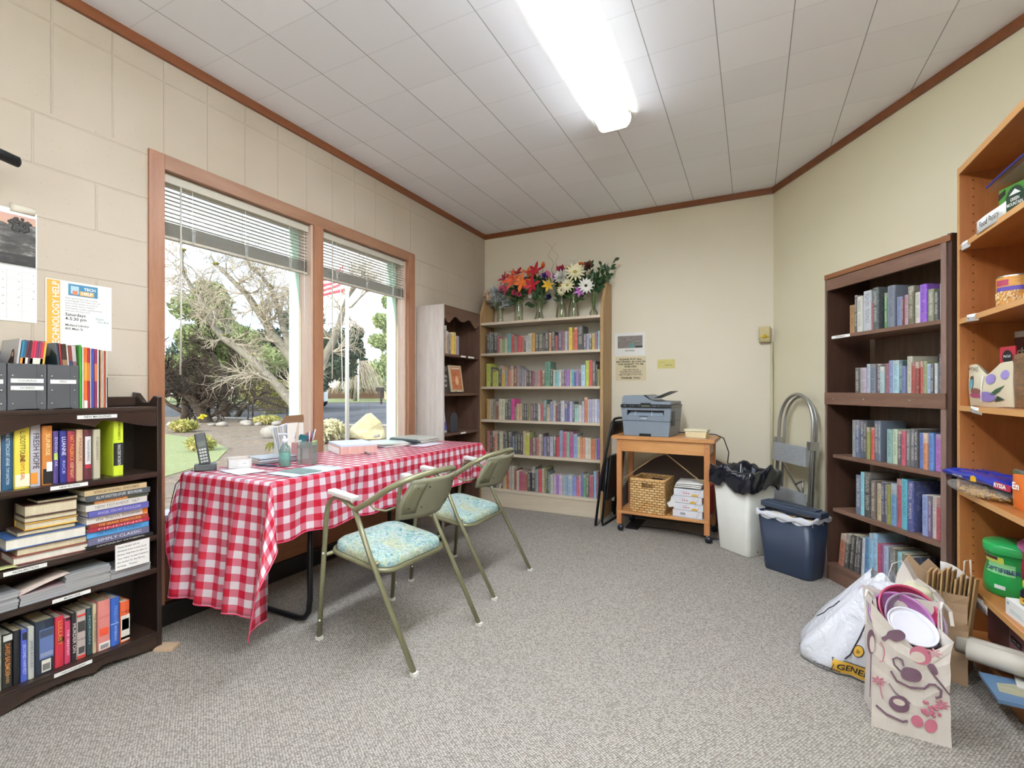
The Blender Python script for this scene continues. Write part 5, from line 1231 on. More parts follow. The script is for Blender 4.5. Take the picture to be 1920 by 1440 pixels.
V4 = [(.050, 0), (.056, .03), (.048, .10), (.030, .17), (.034, .22), (.040, .24)]
V6 = [(.022, 0), (.038, .02), (.040, .05), (.018, .08), (.016, .13), (.026, .21)]
vase(-2.268, YV, V1, 'narrow crackled glass vase at the left end, holding silver foliage')
vase(-2.060, YV, V2, 'straight-sided glass vase, second from left, under coral lilies')
vase(-1.840, YV, V3, 'waisted glass vase in the middle, under the red lilies')
vase(-1.612, YV, V4, 'flared-base glass vase left of the white daisies, holding pink tulips')
vase(-1.482, YV-.03, V4, 'wide curved glass vase under the white and yellow daisies')
vase(-1.300, YV, V6, 'slim bulb-footed bud vase at the right end, under eucalyptus')
SILV = plain('silver_green_leaf', '8c9494', .6)
b1 = bouquet(-2.268, YV, 'silver-grey foliage bouquet with blush roses, leftmost in the row', [('rose', (-.10, -.06, .30), (-.3, -1, .5), .045, 'blush', None), ('rose', (-.06, -.09, .25), (-.1, -1, .2), .04, 'blush', None), ('rose', (.06, -.08, .33), (.2, -1, .5), .032, 'pink', None)], 26, .11, .36, SILV)
gy = MB()
for i in range(240):
    a = rnd.random()*2*PI; r_ = .09*rnd.random()**.5; gy.ball((r_*math.cos(a)+.01, -.02+.6*r_*math.sin(a), .21+.14*rnd.random()), .0045, 0, 6, 4)
gy.build('tiny_blooms', PCOL['silver'], b1)
b2 = bouquet(-2.060, YV, 'coral and crimson lily bouquet, second from left', [('lily', (-.02, -.10, .40), (-.2, -1, .35), .085, 'coral', None), ('lily', (.07, -.09, .37), (.4, -1, .1), .075, 'orange', None), ('lily', (.01, -.05, .47), (.1, -.6, 1), .075, 'red', None), ('lily', (-.12, -.07, .43), (-.5, -1, .5), .06, 'crimson', None), ('lily', (-.10, -.08, .33), (-.4, -1, 0), .05, 'rose', None), ('rose', (.0, -.09, .28), (0, -1, 0), .03, 'rose', None), ('rose', (.05, -.09, .26), (.1, -1, -.1), .028, 'rose', None), ('lily', (.12, -.04, .46), (.6, -.6, .8), .06, 'orange', None)], 24, .11, .42)
b3 = bouquet(-1.840, YV, 'scarlet lily bouquet with yellow and purple accents, centre left', [('lily', (.0, -.09, .46), (-.1, -1, .5), .075, 'red', None), ('lily', (-.03, -.10, .33), (-.1, -1, .1), .072, 'red', None), ('tulip', (.05, -.03, .50), (.3, -.5, 1), .05, 'orange', None), ('rose', (.09, -.08, .41), (.3, -1, .2), .032, 'purple', None), ('lily', (.12, -.08, .32), (.5, -1, 0), .05, 'yellow', None), ('rose', (-.05, -.09, .23), (0, -1, 0), .022, 'white', None), ('rose', (.11, -.02, .22), (.2, -1, 0), .03, 'navy', None), ('rose', (-.13, -.02, .41), (-.4, -1, .4), .028, 'purple', None)], 26, .11, .44)
b4 = bouquet(-1.612, YV, 'pink tulip bouquet with curly twigs rising above it', [('tulip', (-.09, -.07, .40), (-.4, -.6, 1), .055, 'pink', None), ('tulip', (-.03, -.09, .36), (.1, -.8, .8), .055, 'mauve', None), ('rose', (.02, -.06, .44), (.1, -1, .6), .05, 'crimson', None), ('tulip', (.03, -.10, .29), (.3, -1, .2), .05, 'yellow', None), ('rose', (-.12, -.03, .42), (-.5, -1, .3), .03, 'purple', None)], 14, .09, .40)
tw = MB()
for x0, sg in ((-.06, 1), (.0, -1)):
    pts = []
    for i in range(34):
        u = i/33; pts.append((x0-.07*u+sg*.02*math.sin(u*17)*(.4+u), -.02+.01*math.cos(u*17), .36+.40*u if sg > 0 else .36+.37*u))
    tw.tube(pts, [.0030-.0022*i/33 for i in range(34)], 6)
tw.build('curly_twigs', plain('tan_twig', '9a8458', .7), b4)
b5 = bouquet(-1.482, YV-.03, 'white and yellow daisy bouquet, second from right', [('mum', (-.08, -.10, .37), (-.2, -1, .3), .062, 'white', None), ('daisy', (.05, -.10, .40), (.2, -1, .5), .085, 'cream', None), ('daisy', (-.02, -.11, .29), (0, -1, 0), .06, 'cream', None), ('daisy', (.0, -.04, .46), (0, -.4, 1), .06, 'yellow', None), ('daisy', (.15, -.10, .27), (.4, -1, 0), .062, 'white', CENT), ('lily', (.09, -.09, .23), (.1, -1, -.2), .045, 'mauve', None), ('rose', (.09, -.05, .47), (.3, -.4, 1), .03, 'orange', None), ('daisy', (-.08, -.10, .25), (-.3, -1, -.1), .045, 'cream', CENT)], 18, .10, .40, LEAF2)
wf = MB()
for i in range(60):
    wf.ball((-.07+.16*rnd.random(), -.03+.05*rnd.random(), .46+.10*rnd.random()), .006, 0, 6, 4)
wf.build('white_sprigs', PCOL['white'], b5)
b6 = thing('bouquet', 'dark green eucalyptus and magnolia leaves, rightmost in the row', 'flowers', (-1.300, YV, FZ), 0, 'artificial bouquets above the cream bookcase')
lf = MB(); sm = MB()
for (dx, dy, dz) in ((.20, -.02, .50), (.13, -.05, .44), (.08, -.02, .47), (-.02, -.04, .47), (-.08, -.03, .43), (.15, -.03, .37), (.05, -.08, .38), (-.06, -.07, .36), (.10, -.07, .30)):
    sm.tube([(0, 0, .04), (dx*.15, dy*.3, .2), (dx, dy, dz)], .0022, 5)
    leaf_spray(lf, (dx*.25, dy*.4, .22), (dx, dy, dz), 15, .05, .030)
sm.build('stems', STEM, b6); lf.build('foliage', LEAF, b6)
flower('rose', (-.02, -.08, .45), (0, -1, .5), .045, [plain('bronze_leaf', '6c4434', .6)], b6, 'bronze_bloom')

# ================================================================ SIGNS AND BOX ON THE BACK WALL
sg = thing('wall_sign', 'white FICTION sign with library aisle photo, taped to the cream wall', 'sign', (-1.003, 4.4085, 1.442))
MB().box(-.138, .138, -.001, 0, 0, .212).build('sheet', PAPER, sg)
MB().box(-.112, .114, -.0016, -.001, .070, .182).build('photo', wood('library_photo', '4c4038', 'a09890', 'x', 26), sg)
MB().prism([(-.02, .07), (.03, .07), (.045, .115), (.02, .115)], -.0022, -.001).build('photo_aisle', hx('5a9088'), sg)
MB().box(.05, .114, -.0022, -.001, .072, .088).build('photo_caption', hx('22201e'), sg)
lettering('FICTION', .028, INK, sg, (0, -.0018, .045), wid=.082, hgt=.014, bold=.02)
sg2 = thing('wall_notice', 'cream PLEASE PUT ALL RETURNED BOOKS notice below FICTION sign', 'notice', (-.996, 4.4085, 1.216))
MB().box(-.138, .138, -.001, 0, 0, .216).build('sheet', plain('cream_notice', 'd8cba6', .8), sg2)
for s_, z_, h_, w_ in (('PLEASE PUT ALL', .192, .0155, .205), ('RETURNED BOOKS IN', .170, .0155, .262), ('THE BASKET TO BE', .148, .0155, .232), ('SHELVED', .126, .0155, .112), ('THEY ARE NOW IN', .099, .0095, .145), ('ALPHABETICAL ORDER BY', .083, .0095, .20), ('AUTHOR AND WE WOULD', .067, .0095, .19), ('LIKE TO KEEP IT THAT WAY', .051, .0095, .215), ('THANK YOU', .022, .018, .175)):
    lettering(s_, .02, INK, sg2, (0, -.0016, z_), wid=w_, hgt=h_, bold=.03)
n3 = thing('wall_note', 'small blank-looking yellow note on the wall above the printer', 'note', (-.684, 4.4085, 1.32))
MB().box(-.075, .075, -.001, 0, 0, .08).build('sheet', plain('yellow_note', 'd8cc82', .8), n3)
lettering('Donations', .012, hx('6c6848'), n3, (-.035, -.0016, .055)); lettering('THANK YOU', .011, INK, n3, (.02, -.0016, .028), bold=.02)
th = thing('thermostat', 'brass-toned switch box with yellow knob in the right corner', 'switch box', (.088, 4.41, 1.515))
BR = plain('dull_brass_paint', 'a89a68', .45, .3)
MB().box(-.042, .038, -.045, 0, 0, .125, bev=.004).build('box_body', BR, th)
MB().box(-.034, .030, -.048, -.044, .008, .117, bev=.001).build('face_plate', plain('brass_face', 'b0a070', .4, .3), th)
MB().tube([(-.002, -.046, .045), (-.002, -.056, .045)], .016, 8).box(-.03, .026, -.055, -.047, .036, .052, bev=.003).build('knob', plain('yellow_knob', 'c8ac28', .4), th)
MB().ball((-.044, -.02, .035), .006, 0, 8, 5).build('side_knob', plain('white_white', 'd8d4c8', .4), th)
tag(MB().tube([(.062, -.012, 0), (.062, -.012, 1.515)], .010, 8).build('conduit', plain('cream_conduit', 'c6bf9e', .55)), 'cream painted conduit running down the corner from the switch box', 'conduit', loc=(.075, 4.41, 0))

# ================================================================ PRINTER CART
CW1 = wood('cart_beech', 'a8683c', 'c88c58', 'z', 2, .4); CWX = wood('cart_beech_x', 'b0733f', 'd09a62', 'x', 2, .4)
cart = thing('printer_cart', 'light wooden rolling cart carrying the printer', 'cart', (-.622, 4.005, 0), R(-3))
CH_ = .765; cx_ = .385; cy_ = .195
MB().box(-cx_, cx_, -cy_, cy_, CH_-.028, CH_, bev=.003).build('top', CWX, cart)
for sx in (-1, 1):
    for sy in (-1, 1):
        x_, y_ = sx*(cx_-.055), sy*(cy_-.03)
        MB().box(x_-.020, x_+.020, y_-.016, y_+.016, .055, CH_-.028, bev=.003).build('leg', CW1, cart)
        ca = MB().tube([(x_, y_, .055), (x_, y_, .036)], .008, 8)
        ca.build('caster_stem', STEEL, cart)
        MB().tube([(x_-sx*.0+.012, y_-.010-.01, .024), (x_+.012, y_+.010-.01, .024)], .024, 16).build('caster_wheel', plain('dark_caster', '22242c', .3), cart)
MB().box(-cx_+.06, cx_-.06, -cy_+.016, -cy_+.032, CH_-.125, CH_-.028, bev=.002).box(-cx_+.06, cx_-.06, cy_-.032, cy_-.016, CH_-.125, CH_-.028).build('apron', CWX, cart)
MB().box(-cx_+.045, -cx_+.06, -cy_+.03, cy_-.03, CH_-.125, CH_-.028).box(cx_-.06, cx_-.045, -cy_+.03, cy_-.03, CH_-.125, CH_-.028).build('end_apron', CW1, cart)
MB().box(-cx_+.045, cx_-.045, -cy_+.01, cy_-.02, .142, .162, bev=.002).build('lower_shelf', CWX, cart)
MB().tube([(.0, -.06, CH_-.13), (.31, -.06, .40)], .012, 4, flat=(1, .4)).tube([(-.02, -.06, CH_-.13), (-.33, -.06, .40)], .012, 4, flat=(1, .4)).build('folding_brace', plain('brass_brace', 'a88a60', .4, .3), cart)
bt = MB()
for sx in (-1, 1): bt.ball((sx*(cx_-.055), -cy_+.012, CH_-.065), .006, 0, 10, 6)
bt.build('bolt', STEEL, cart)
MB().box(.12, .33, -.17, -.165+.02, CH_, CH_+.0008).build('paper_strip', plain('peach_strip', 'd8c0a8', .7), cart)

PG = plain('printer_slate_grey', '7a838d', .45); PD = plain('printer_black', '1c1e22', .3); PG2 = plain('printer_light_slate', '7a848f', .5)
pr = thing('printer', 'slate-grey multifunction laser printer on the wooden cart', 'printer', (-.735, 4.02, CH_), R(-5))
a, d0, d1 = .195, -.185, .185
def ppart(mb, n, m, **k): return mb.build(n, m, pr, **k)
def tap(z): return .012*(1-z/.25)
MB().prism([(-a+.018, 0), (a-.018, 0), (a-.008, .12), (-a+.008, .12)], d0+.006, d1, 'xz').build('paper_tray', PG, pr, bevel=.004)
body = MB().prism([(-a+.008, .122), (a-.008, .122), (a, .225), (-a, .225)], d0+.03, d1, 'xz')
ppart(body, 'body', PG, bevel=.004)
# front wall around the exit slot
fw = MB()
fw.prism([(-a+.008, .122), (-a+.05, .122), (-a+.045, .225), (-a, .225)], d0, d0+.03, 'xz')
fw.prism([(a-.055, .122), (a-.008, .122), (a, .225), (a-.05, .225)], d0, d0+.03, 'xz')
fw.box(-a+.045, a-.05, d0, d0+.03, .205, .225).box(-a+.045, a-.05, d0+.001, d0+.03, .122, .162)
ppart(fw, 'front_panel', PG)
ppart(MB().box(-a+.047, a-.052, d0+.029, d0+.031, .163, .205), 'exit_slot', PD)
ppart(MB().add([(-a+.05, d0+.002, .163), (a-.055, d0+.002, .163), (a-.07, d0+.029, .190), (-a+.07, d0+.029, .190)], [(0, 1, 2, 3)]), 'output_ramp', PG2)
ppart(MB().box(-.085, -.079, d0+.004, d0+.026, .163, .192).box(.045, .051, d0+.004, d0+.026, .163, .192), 'paper_guide', plain('guide_light', 'b0b8c0', .4))
o = ppart(MB().box(-a+.055, a-.06, d0-.001, d0+.001, .126, .158, bev=.0008), 'manual_feed_door', PG2)
MB().box(-.05, .02, d0-.0016, d0+.0, .155, .160).build('door_grip', PD, o)
lettering('brother', .018, plain('silver_ink', 'e4e6ea', .4), o, (-.012, d0-.002, .1415), wid=.045, hgt=.009, bold=.03)
ppart(MB().box(-.05, .042, d0+.0055, d0+.008, .0, .022), 'tray_grip', PD)
ppart(MB().prism([(-a-.004, .225), (a+.004, .225), (a+.004, .248), (-a-.002, .250)], d0-.012, d1, 'xz'), 'control_panel', PD, bevel=.005)
bts = MB()
for x_ in (-.17, -.16, -.12, -.10, -.05, .06, .075, .10): bts.box(x_, x_+.007, d0-.0135, d0-.010, .236, .241, bev=.001)
ppart(bts, 'button', plain('grey_buttons', 'a0a4a8', .4))
ppart(MB().box(-.03, .04, d0-.0135, d0-.010, .232, .245), 'lcd_display', plain('lcd', '5c6450', .25))
fd = [(-a+.004, .250), (a-.004, .250), (a-.004, .272), (.07, .276), (.045, .285), (.02, .312), (.0, .322), (-a+.02, .320), (-a+.006, .305)]
ppart(MB().prism(fd, d0+.004, d1-.01, 'xz'), 'document_feeder', PG, bevel=.003)
ppart(MB().prism([(.045, .2865), (.0, .325), (-.02, .325), (.03, .29), (.075, .277), (.09, .277)], d0+.0035, d1-.06, 'xz'), 'feeder_mouth', PD)
ppart(MB().prism([(.055, .300), (.175, .352), (.178, .356), (.055, .306)], d0+.06, d1-.05, 'xz'), 'feeder_tray', plain('printer_dark_tray', '50565c', .4))
ppart(MB().box(-.04, .04, d0+.001, d0+.006, .252, .262), 'lid_grip', PD)
ppart(MB().box(a-.001, a+.0015, d0+.05, d0+.13, .085, .20, bev=.0005), 'side_vent', plain('printer_vent', '3c4248', .5))
tbx = thing('plastic_tub', 'small cream lidded plastic tub on the cart beside the printer', 'tub', (-.378, 3.905, CH_), R(-8))
MB().prism([(-.073, 0), (.073, 0), (.080, .052), (-.080, .052)], -.05, .05, 'xz').build('tub', plain('cream_plastic', 'd8c8a0', .4), tbx, bevel=.006)
MB().box(-.084, .084, -.055, .055, .052, .066, bev=.005).build('lid', plain('pale_cream_lid', 'e0d6b8', .4), tbx)
tag(MB().tube([(-.54, 4.12, CH_+.018), (-.44, 4.10, CH_+.016), (-.34, 4.08, CH_+.018), (-.26, 4.05, CH_+.018), (-.20, 4.06, CH_-.01), (-.165, 4.08, CH_-.12), (-.18, 4.12, CH_-.24), (-.20, 4.15, .42), (-.21, 4.18, .25)], .0042, 8).build('power_cable', BLK), 'black printer power cable arching off the right end of the cart', 'cable')
# basket
def weave():
    m, nt, b = new_mat('woven_banana_leaf')
    t = nt.nodes.new('ShaderNodeTexCoord'); sp = nt.nodes.new('ShaderNodeSeparateXYZ'); nt.links.new(t.outputs['Object'], sp.inputs[0])
    u = math_(nt, 'ADD', sp.outputs[0], sp.outputs[1]); cb = nt.nodes.new('ShaderNodeCombineXYZ'); nt.links.new(u, cb.inputs[0]); nt.links.new(sp.outputs[2], cb.inputs[1])
    k = nt.nodes.new('ShaderNodeTexBrick'); nt.links.new(cb.outputs[0], k.inputs['Vector']); k.offset = .5
    sv(k, Scale=1.0, Mortar_Size=.0035, Brick_Width=.040, Row_Height=.019, Mortar_Smooth=.9, Bias=0.0)
    k.inputs['Color1'].default_value = lin('c99a5e'); k.inputs['Color2'].default_value = lin('e2c08a'); k.inputs['Mortar'].default_value = lin('a5733c')
    f = noise(nt, t.outputs['Object'], 60, 3)
    nt.links.new(mixc(nt, math_(nt, 'MULTIPLY', f, .35), k.outputs['Color'], lin('b98848')), b.inputs['Base Color']); b.inputs['Roughness'].default_value = .5
    bump(nt, math_(nt, 'SUBTRACT', 1.0, k.outputs['Fac']), .9, .008, b); return m
WV = weave()
bs = thing('wicker_basket', 'square woven basket on the lower shelf of the cart', 'basket', (-.722, 3.975, .1625), R(-7))
q = .132; hh = .262
def slot_wall(mb, p0, p1, n_):   # wall with hand slot
    dx, dy = (p1[0]-p0[0]), (p1[1]-p0[1]); ln = math.hypot(dx, dy); M = Matrix.Translation((p0[0], p0[1], 0)) @ Matrix.Rotation(math.atan2(dy, dx), 4, 'Z')
    a0, a1 = ln*.33, ln*.67
    mb.box(0, a0, -.006, .006, 0, hh, M=M).box(a1, ln, -.006, .006, 0, hh, M=M).box(a0, a1, -.006, .006, 0, hh-.065, M=M).box(a0, a1, -.006, .006, hh-.025, hh, M=M)
mb = MB(); slot_wall(mb, (-q, -q), (q, -q), 0); slot_wall(mb, (q, q), (-q, q), 0)
mb.box(q-.006, q+.006, -q, q, 0, hh).box(-q-.006, -q+.006, -q, q, 0, hh).box(-q, q, -q, q, 0, .008)
mb.build('basket_wall', WV, bs)
MB().tube([(-q, -q, hh), (q, -q, hh), (q, q, hh), (-q, q, hh)], .009, 8, closed=True).build('rim', wood('basket_rim', 'b07a40', 'd8b078', 'x', 12), bs)
# reams on the lower shelf
z = .1625
for i in range(4):
    r_ = thing('paper_ream', ['lowest, barcode-side-out ream', 'second ream from the bottom', 'third ream from the bottom', 'topmost wrapped ream'][i]+' of copy paper stacked on the cart shelf', 'paper ream', (-.428+.004*(i % 2), 3.985, z), R(-6+[0, 1.5, -1, 2][i]), 'reams of copy paper on the cart')
    MB().box(-.108, .108, -.14, .14, 0, .052, bev=.004).build('wrapper', plain('ream_wrapper', 'dcdce0', .4), r_)
    MB().prism([(.060, .002), (.085, .050), (.088, .050), (.063, .002)], -.1412, -.139).build('wrapper_fold', hx('a0a0a8'), r_)
    if i:
        c_ = MB(); c_.add([(.045+.024*math.cos(k*PI/10), -.1412, .004+.018*math.sin(k*PI/10)) for k in range(11)], [tuple(range(11))]); c_.build('sun_logo', hx('d8a848'), r_)
        rd = MB()
        for k in range(3): rd.box(-.036+k*.016, -.028+k*.016, -.1412, -.139, .018, .026)
        rd.build('red_marks', hx('c04858'), r_); lettering('CASCADES', .008, hx('a87880'), r_, (-.03, -.1414, .036)); lettering('X-9000', .008, hx('606068'), r_, (.05, -.1414, .040))
    else:
        rd = MB()
        for k in range(12): rd.box(-.05+k*.003, -.0485+k*.003, -.1412, -.139, .018, .036)
        rd.build('bar_code', hx('707078'), r_)
    z += .0535
for i in range(3):
    mb = MB(); mb.sheet(lambda u, v: (.19*(u-.5), .27*(v-.5), .010+.012*(1-v)*(i*.3)+.004*math.sin(3*u)), 6, 6)
    o = mb.build('paper_sheets', PAPER, solid=.008); tag(o, ['lower', 'middle', 'top'][i]+' loose sheaf of white paper on the reams', 'paper', 'loose paper on the reams', loc=(-.43, 3.99, z+.010*i), rz=R(-6+3*i))
tag(MB().box(-.012, .012, -.10, .10, 0, .22, bev=.002).build('red_folder', plain('red_folder', 'b83048', .5)), 'red folder edge standing right of the stacked reams', 'folder', loc=(-.300, 4.03, .163), rz=R(-6))
tag(MB().prism([(-.02, 0), (.02, .01), (.03, .05), (.0, .09), (-.01, .05), (-.035, .03)], -.004, .004).build('crumpled_paper', PAPER), 'crumpled scrap of white paper between the basket and reams', 'paper', loc=(-.558, 3.86, .225))
tr_ = MB().box(-.06, .25, -.08, .08, 0, .03)
tag(MB().tube([(-.11, -.13, .004), (.13, -.13, .004), (.145, -.12, .004), (.145, .12, .004), (-.11, .12, .004)], .004, 6, closed=True).box(-.11, .14, -.13, .12, 0, .002).build('clear_tray', film_mat('clear_tray_plastic', 'd0d4d8', .5, .1)), 'clear plastic tray under the stacked reams', 'tray', loc=(-.43, 3.965, .1606-.0), rz=R(-6))

# black folding chair leaning between bookcase and cart
fc = thing('folding_chair', 'black metal folding chair folded flat between cream bookcase and cart', 'chair', (-1.150, 3.85, 0), rot=(0, 0, R(-6)))
M_ = Matrix.Rotation(R(6.5), 4, 'Y') @ Matrix.Identity(4)
def F(pts): return [M_ @ Vector(p) for p in pts]
MB().tube(F([(-.01, .0, .012), (-.01, .01, .40), (.0, .03, .60), (.01, .045, .78), (.01, .07, .86), (.01, .12, .895), (.01, .22, .90), (.01, .32, .895), (.01, .37, .86), (.01, .39, .78), (.0, .405, .60), (-.01, .42, .40), (-.01, .43, .012)]), .011, 10).build('back_frame', BLK, fc)
MB().tube(F([(.02, .03, .58), (.03, .02, .30), (.035, .02, .06), (.035, .04, .022), (.035, .08, .012), (.035, .35, .012), (.035, .39, .022), (.035, .41, .06), (.03, .41, .30), (.02, .40, .58)]), .010, 10).build('leg_frame', BLK, fc)
mb = MB(); mb.sheet(lambda u, v: tuple(M_ @ Vector((.018+.012*math.sin(PI*u), .055+.32*u, .76+.12*v))), 8, 4); mb.build('backrest', plain('black_vinyl', '1a1a1c', .35), fc, solid=.012)
mb = MB(); mb.box(.018, .045, .05, .38, .22, .60, bev=.012, M=M_); mb.build('seat', plain('black_vinyl', '1a1a1c', .35), fc)
MB().ball(tuple(M_ @ Vector((.0, .03, .55))), .012, 0, 8, 6).box(-.012, .03, .02, .034, .30, .55, M=M_).build('hinge', BLK, fc)
# half-round table leaf leaning on the wall
hr = thing('half_round_tabletop', 'dark half-round tabletop leaning against wall behind the cart', 'tabletop', (-.50, 4.30, 0), rot=(R(-5), 0, 0))
poly = [(.60*math.cos(PI*i/40), .595*math.sin(PI*i/40)) for i in range(41)]
MB().prism(poly, 0, .022).build('tabletop', plain('dark_brown_underside', '4a3a34', .6), hr)
MB().tube([(x_, .011, z_) for x_, z_ in poly], .0125, 6).build('edge_band', plain('pale_edge_band', 'b8a890', .5), hr)
tag(MB().box(-.085, .02, -.2, .12, 0, .004).tube([(0, -.15, .02), (.30, -.10, .012), (.6, -.2, .008), (.8, -.1, .008)], .004, 6).build('cables', plain('dark_cable', '202226', .5)), 'dark cables lying on the carpet under the cart', 'cable', loc=(-.85, 4.12, 0))

# ================================================================ BINS AND LADDER
BAGK = plain('black_bin_liner', '1b1d26', .16, 0, .5)
def resample(p, n):
    q = p+[p[0]]; L = [0]
    for a, b_ in zip(q, q[1:]): L.append(L[-1]+math.dist(a, b_))
    out = []; j = 0
    for i in range(n):
        t_ = L[-1]*i/n
        while L[j+1] < t_: j += 1
        f = (t_-L[j])/(L[j+1]-L[j]+1e-9); out.append((q[j][0]+(q[j+1][0]-q[j][0])*f, q[j][1]+(q[j+1][1]-q[j][1])*f))
    return out
wb = thing('waste_bin', 'tall white square plastic waste bin with black liner', 'waste bin', (-.055, 3.755, 0), R(50))
def bin_shape(b0x, b0y, t0x, t0y, H_, r=.03, th=.003):
    mb = MB(); rings = []
    for z_, sx, sy in ((.0, b0x, b0y), (.01, b0x+.002, b0y+.002), (H_, t0x, t0y), (H_, t0x-th, t0y-th), (.02, b0x-th, b0y-th)):
        rings.append([(x*1, y*1, z_) for x, y in rr(-sx, sx, -sy, sy, r, 5)])
    k = len(rings[0]); vs = [p for g in rings for p in g]
    fs = [(i*k+j, i*k+(j+1) % k, (i+1)*k+(j+1) % k, (i+1)*k+j) for i in range(len(rings)-1) for j in range(k)] + [tuple(range(k))[::-1], tuple((len(rings)-1)*k+j for j in range(k))]
    return mb.add(vs, fs, 0, True)
bin_shape(.108, .125, .142, .158, .565).build('bin_body', plain('white_bin_plastic', 'dcdad0', .35), wb)
MB().ball((-.02, -.128, .03), .006, 0, 10, 6, (1, .4, 1)).build('screw', plain('brass_screw', '8a7440', .4, .6), wb)
ln_ = thing('bin_liner', 'crumpled black bag folded over the rim of the white bin', 'bin liner', (-.055, 3.755, 0), R(50))
ol = resample(rr(-.146, .146, -.162, .162, .035, 8), 96); k = len(ol); rings = []
r2 = random.Random(3)
prof = [(-.02, .38, .70), (0, .47, .78), (.0, .572, .90), (.0, .582, 1.01), (.0, .585, 1.06), (.0, .575, 1.12), (.0, .555, 1.15), (.0, .53, 1.13), (.0, .505, 1.14), (.0, .48, 1.11), (.0, .455, 1.10)]
ph_ = [r2.random()*6.28 for _ in range(8)]
for i, (_, z_, f_) in enumerate(prof):
    ring = []
    for j, (x, y) in enumerate(ol):
        a = 2*PI*j/k; wv = .020*math.sin(3*a+ph_[0])+.012*math.sin(7*a+ph_[1])+.006*math.sin(13*a+ph_[2]); q_ = .014*math.sin(9*a+ph_[3]+i*.8)+.010*math.sin(21*a+i*1.5)+.012*(r2.random()-.5)
        am = 1 if i > 3 else .4
        e_ = f_+q_*am*2; e_ = max(e_, 1.045) if i > 4 else (min(e_, .90-.06*(2-i)) if i < 3 else e_)
        ring.append((x*e_, y*e_, max(z_+wv*(1 if i > 2 else .2)+q_*.6, .574 if i in (2, 3, 4) else 0)))
    rings.append(ring)
mb = MB(); vs = [p for g in rings for p in g]
mb.add(vs, [(i*k+j, i*k+(j+1) % k, (i+1)*k+(j+1) % k, (i+1)*k+j) for i in range(len(rings)-1) for j in range(k)], 0, True).build('liner', BAGK, ln_, sub=1)
db = thing('waste_basket', 'dark slate-blue waste basket with shredder head across the top', 'waste basket', (.225, 3.455, 0), R(-33))
bin_shape(.145, .085, .170, .125, .365, .04).build('bin_body', plain('slate_blue_plastic', '2b3649', .4), db)
lw = thing('bin_liner', 'white bag edge around the rim of the slate-blue basket', 'bin liner', (.225, 3.455, 0), R(-33))
ol = resample(rr(-.173, .173, -.128, .128, .042, 8), 80); k = len(ol); rings = []
for i, (z_, f_) in enumerate(((.33, .96), (.366, .975), (.374, 1.01), (.362, 1.045), (.345, 1.04))):
    rings.append([(x*(f_+.012*math.sin(j*1.7+i)), y*(f_+.012*math.sin(j*1.7+i)), z_+.006*math.sin(j*.9+i)) for j, (x, y) in enumerate(ol)])
mb = MB(); mb.add([p for g in rings for p in g], [(i*k+j, i*k+(j+1) % k, (i+1)*k+(j+1) % k, (i+1)*k+j) for i in range(4) for j in range(k)], 0, True).build('liner', film_mat('white_liner', 'dcdce0', .85, .3), lw)
sh = thing('shredder_head', 'flat slate shredder head lying across the slate-blue basket', 'shredder', (.225, 3.455, .376), rot=(0, R(2), R(-33)))
MB().box(-.185, .185, -.045, .050, 0, .034, bev=.008).box(-.15, .15, -.035, .040, .034, .042, bev=.003).build('head', plain('shredder_slate', '3a4454', .4), sh)
MB().box(-.12, .12, -.004, .004, .040, .0435).build('feed_slot', PD, sh); lettering('POWER SHRED', .010, plain('pale_ink', 'a8b0b8', .4), sh, (.05, -.020, .0428), FLAT)
for i, (x_, y_, rz_, hc) in enumerate(((-.03, -.085, 8, 'c8b08a'), (.08, -.075, -14, 'a8895c'), (-.10, -.07, 20, 'd8cfc0'), (.06, .085, 5, 'c8b090'))):
    mb = MB(); mb.sheet(lambda u, v: (.15*(u-.5), .07*(v-.5), .012*math.sin(4*u+i)*math.sin(3*v+1)), 8, 4)
    o = mb.build('waste_paper', plain('waste_'+hc, hc, .8), solid=.001); p = Matrix.Rotation(R(-33), 3, 'Z') @ Vector((x_, y_, 0))
    tag(o, ['tan', 'brown', 'off-white', 'pale brown'][i]+' crumpled paper in the slate-blue basket, '+['front centre', 'front right', 'front left', 'behind the shredder head'][i], 'paper', 'waste paper in the slate-blue basket', loc=(.225+p.x, 3.455+p.y, .352), rz=R(-33+rz_))
ALU = plain('aluminium', 'b0b0ae', .32, .85); ALUD = wood('ribbed_aluminium_tread', '86888a', 'b2b4b4', 'x', 30, .4)
ST['ladder'] = st_right(.135)
la = thing('step_ladder', 'folded aluminium step ladder leaning in the right corner', 'step ladder', W('ladder', .40, 0), rot=(R(-3), 0, ST['ladder'][2]))
def hoop(w, ztop, y_, z0=.02): return [(-w, y_, z0), (-w, y_, ztop-w*1.25)] + [(-w*math.cos(PI*i/16), y_, ztop-w*1.25+w*1.25*math.sin(PI*i/16)) for i in range(1, 16)] + [(w, y_, ztop-w*1.25), (w, y_, z0)]
MB().tube(hoop(.185, 1.10, 0), .0125, 10).build('front_hoop', ALU, la)
MB().tube(hoop(.172, 1.085, .034), .010, 10).build('rear_hoop', ALU, la)
for z_ in (.60, .28):
    MB().box(-.182, .182, -.045, -.018, z_, z_+.135, bev=.004).build('tread', ALUD, la)
MB().box(-.20, -.165, -.028, .04, .715, .775, bev=.003).build('hinge', ALU, la)
MB().box(.165, .20, -.028, .04, .715, .775, bev=.003).build('hinge', ALU, la)
MB().tube([(-.16, .03, .58), (.12, .03, .34)], .006, 4).tube([(.155, .02, .55), (.155, .02, .03)], .010, 6).tube([(.06, -.02, .46), (.14, -.02, .50), (.14, -.02, .40)], .007, 6).build('brace', ALU, la)
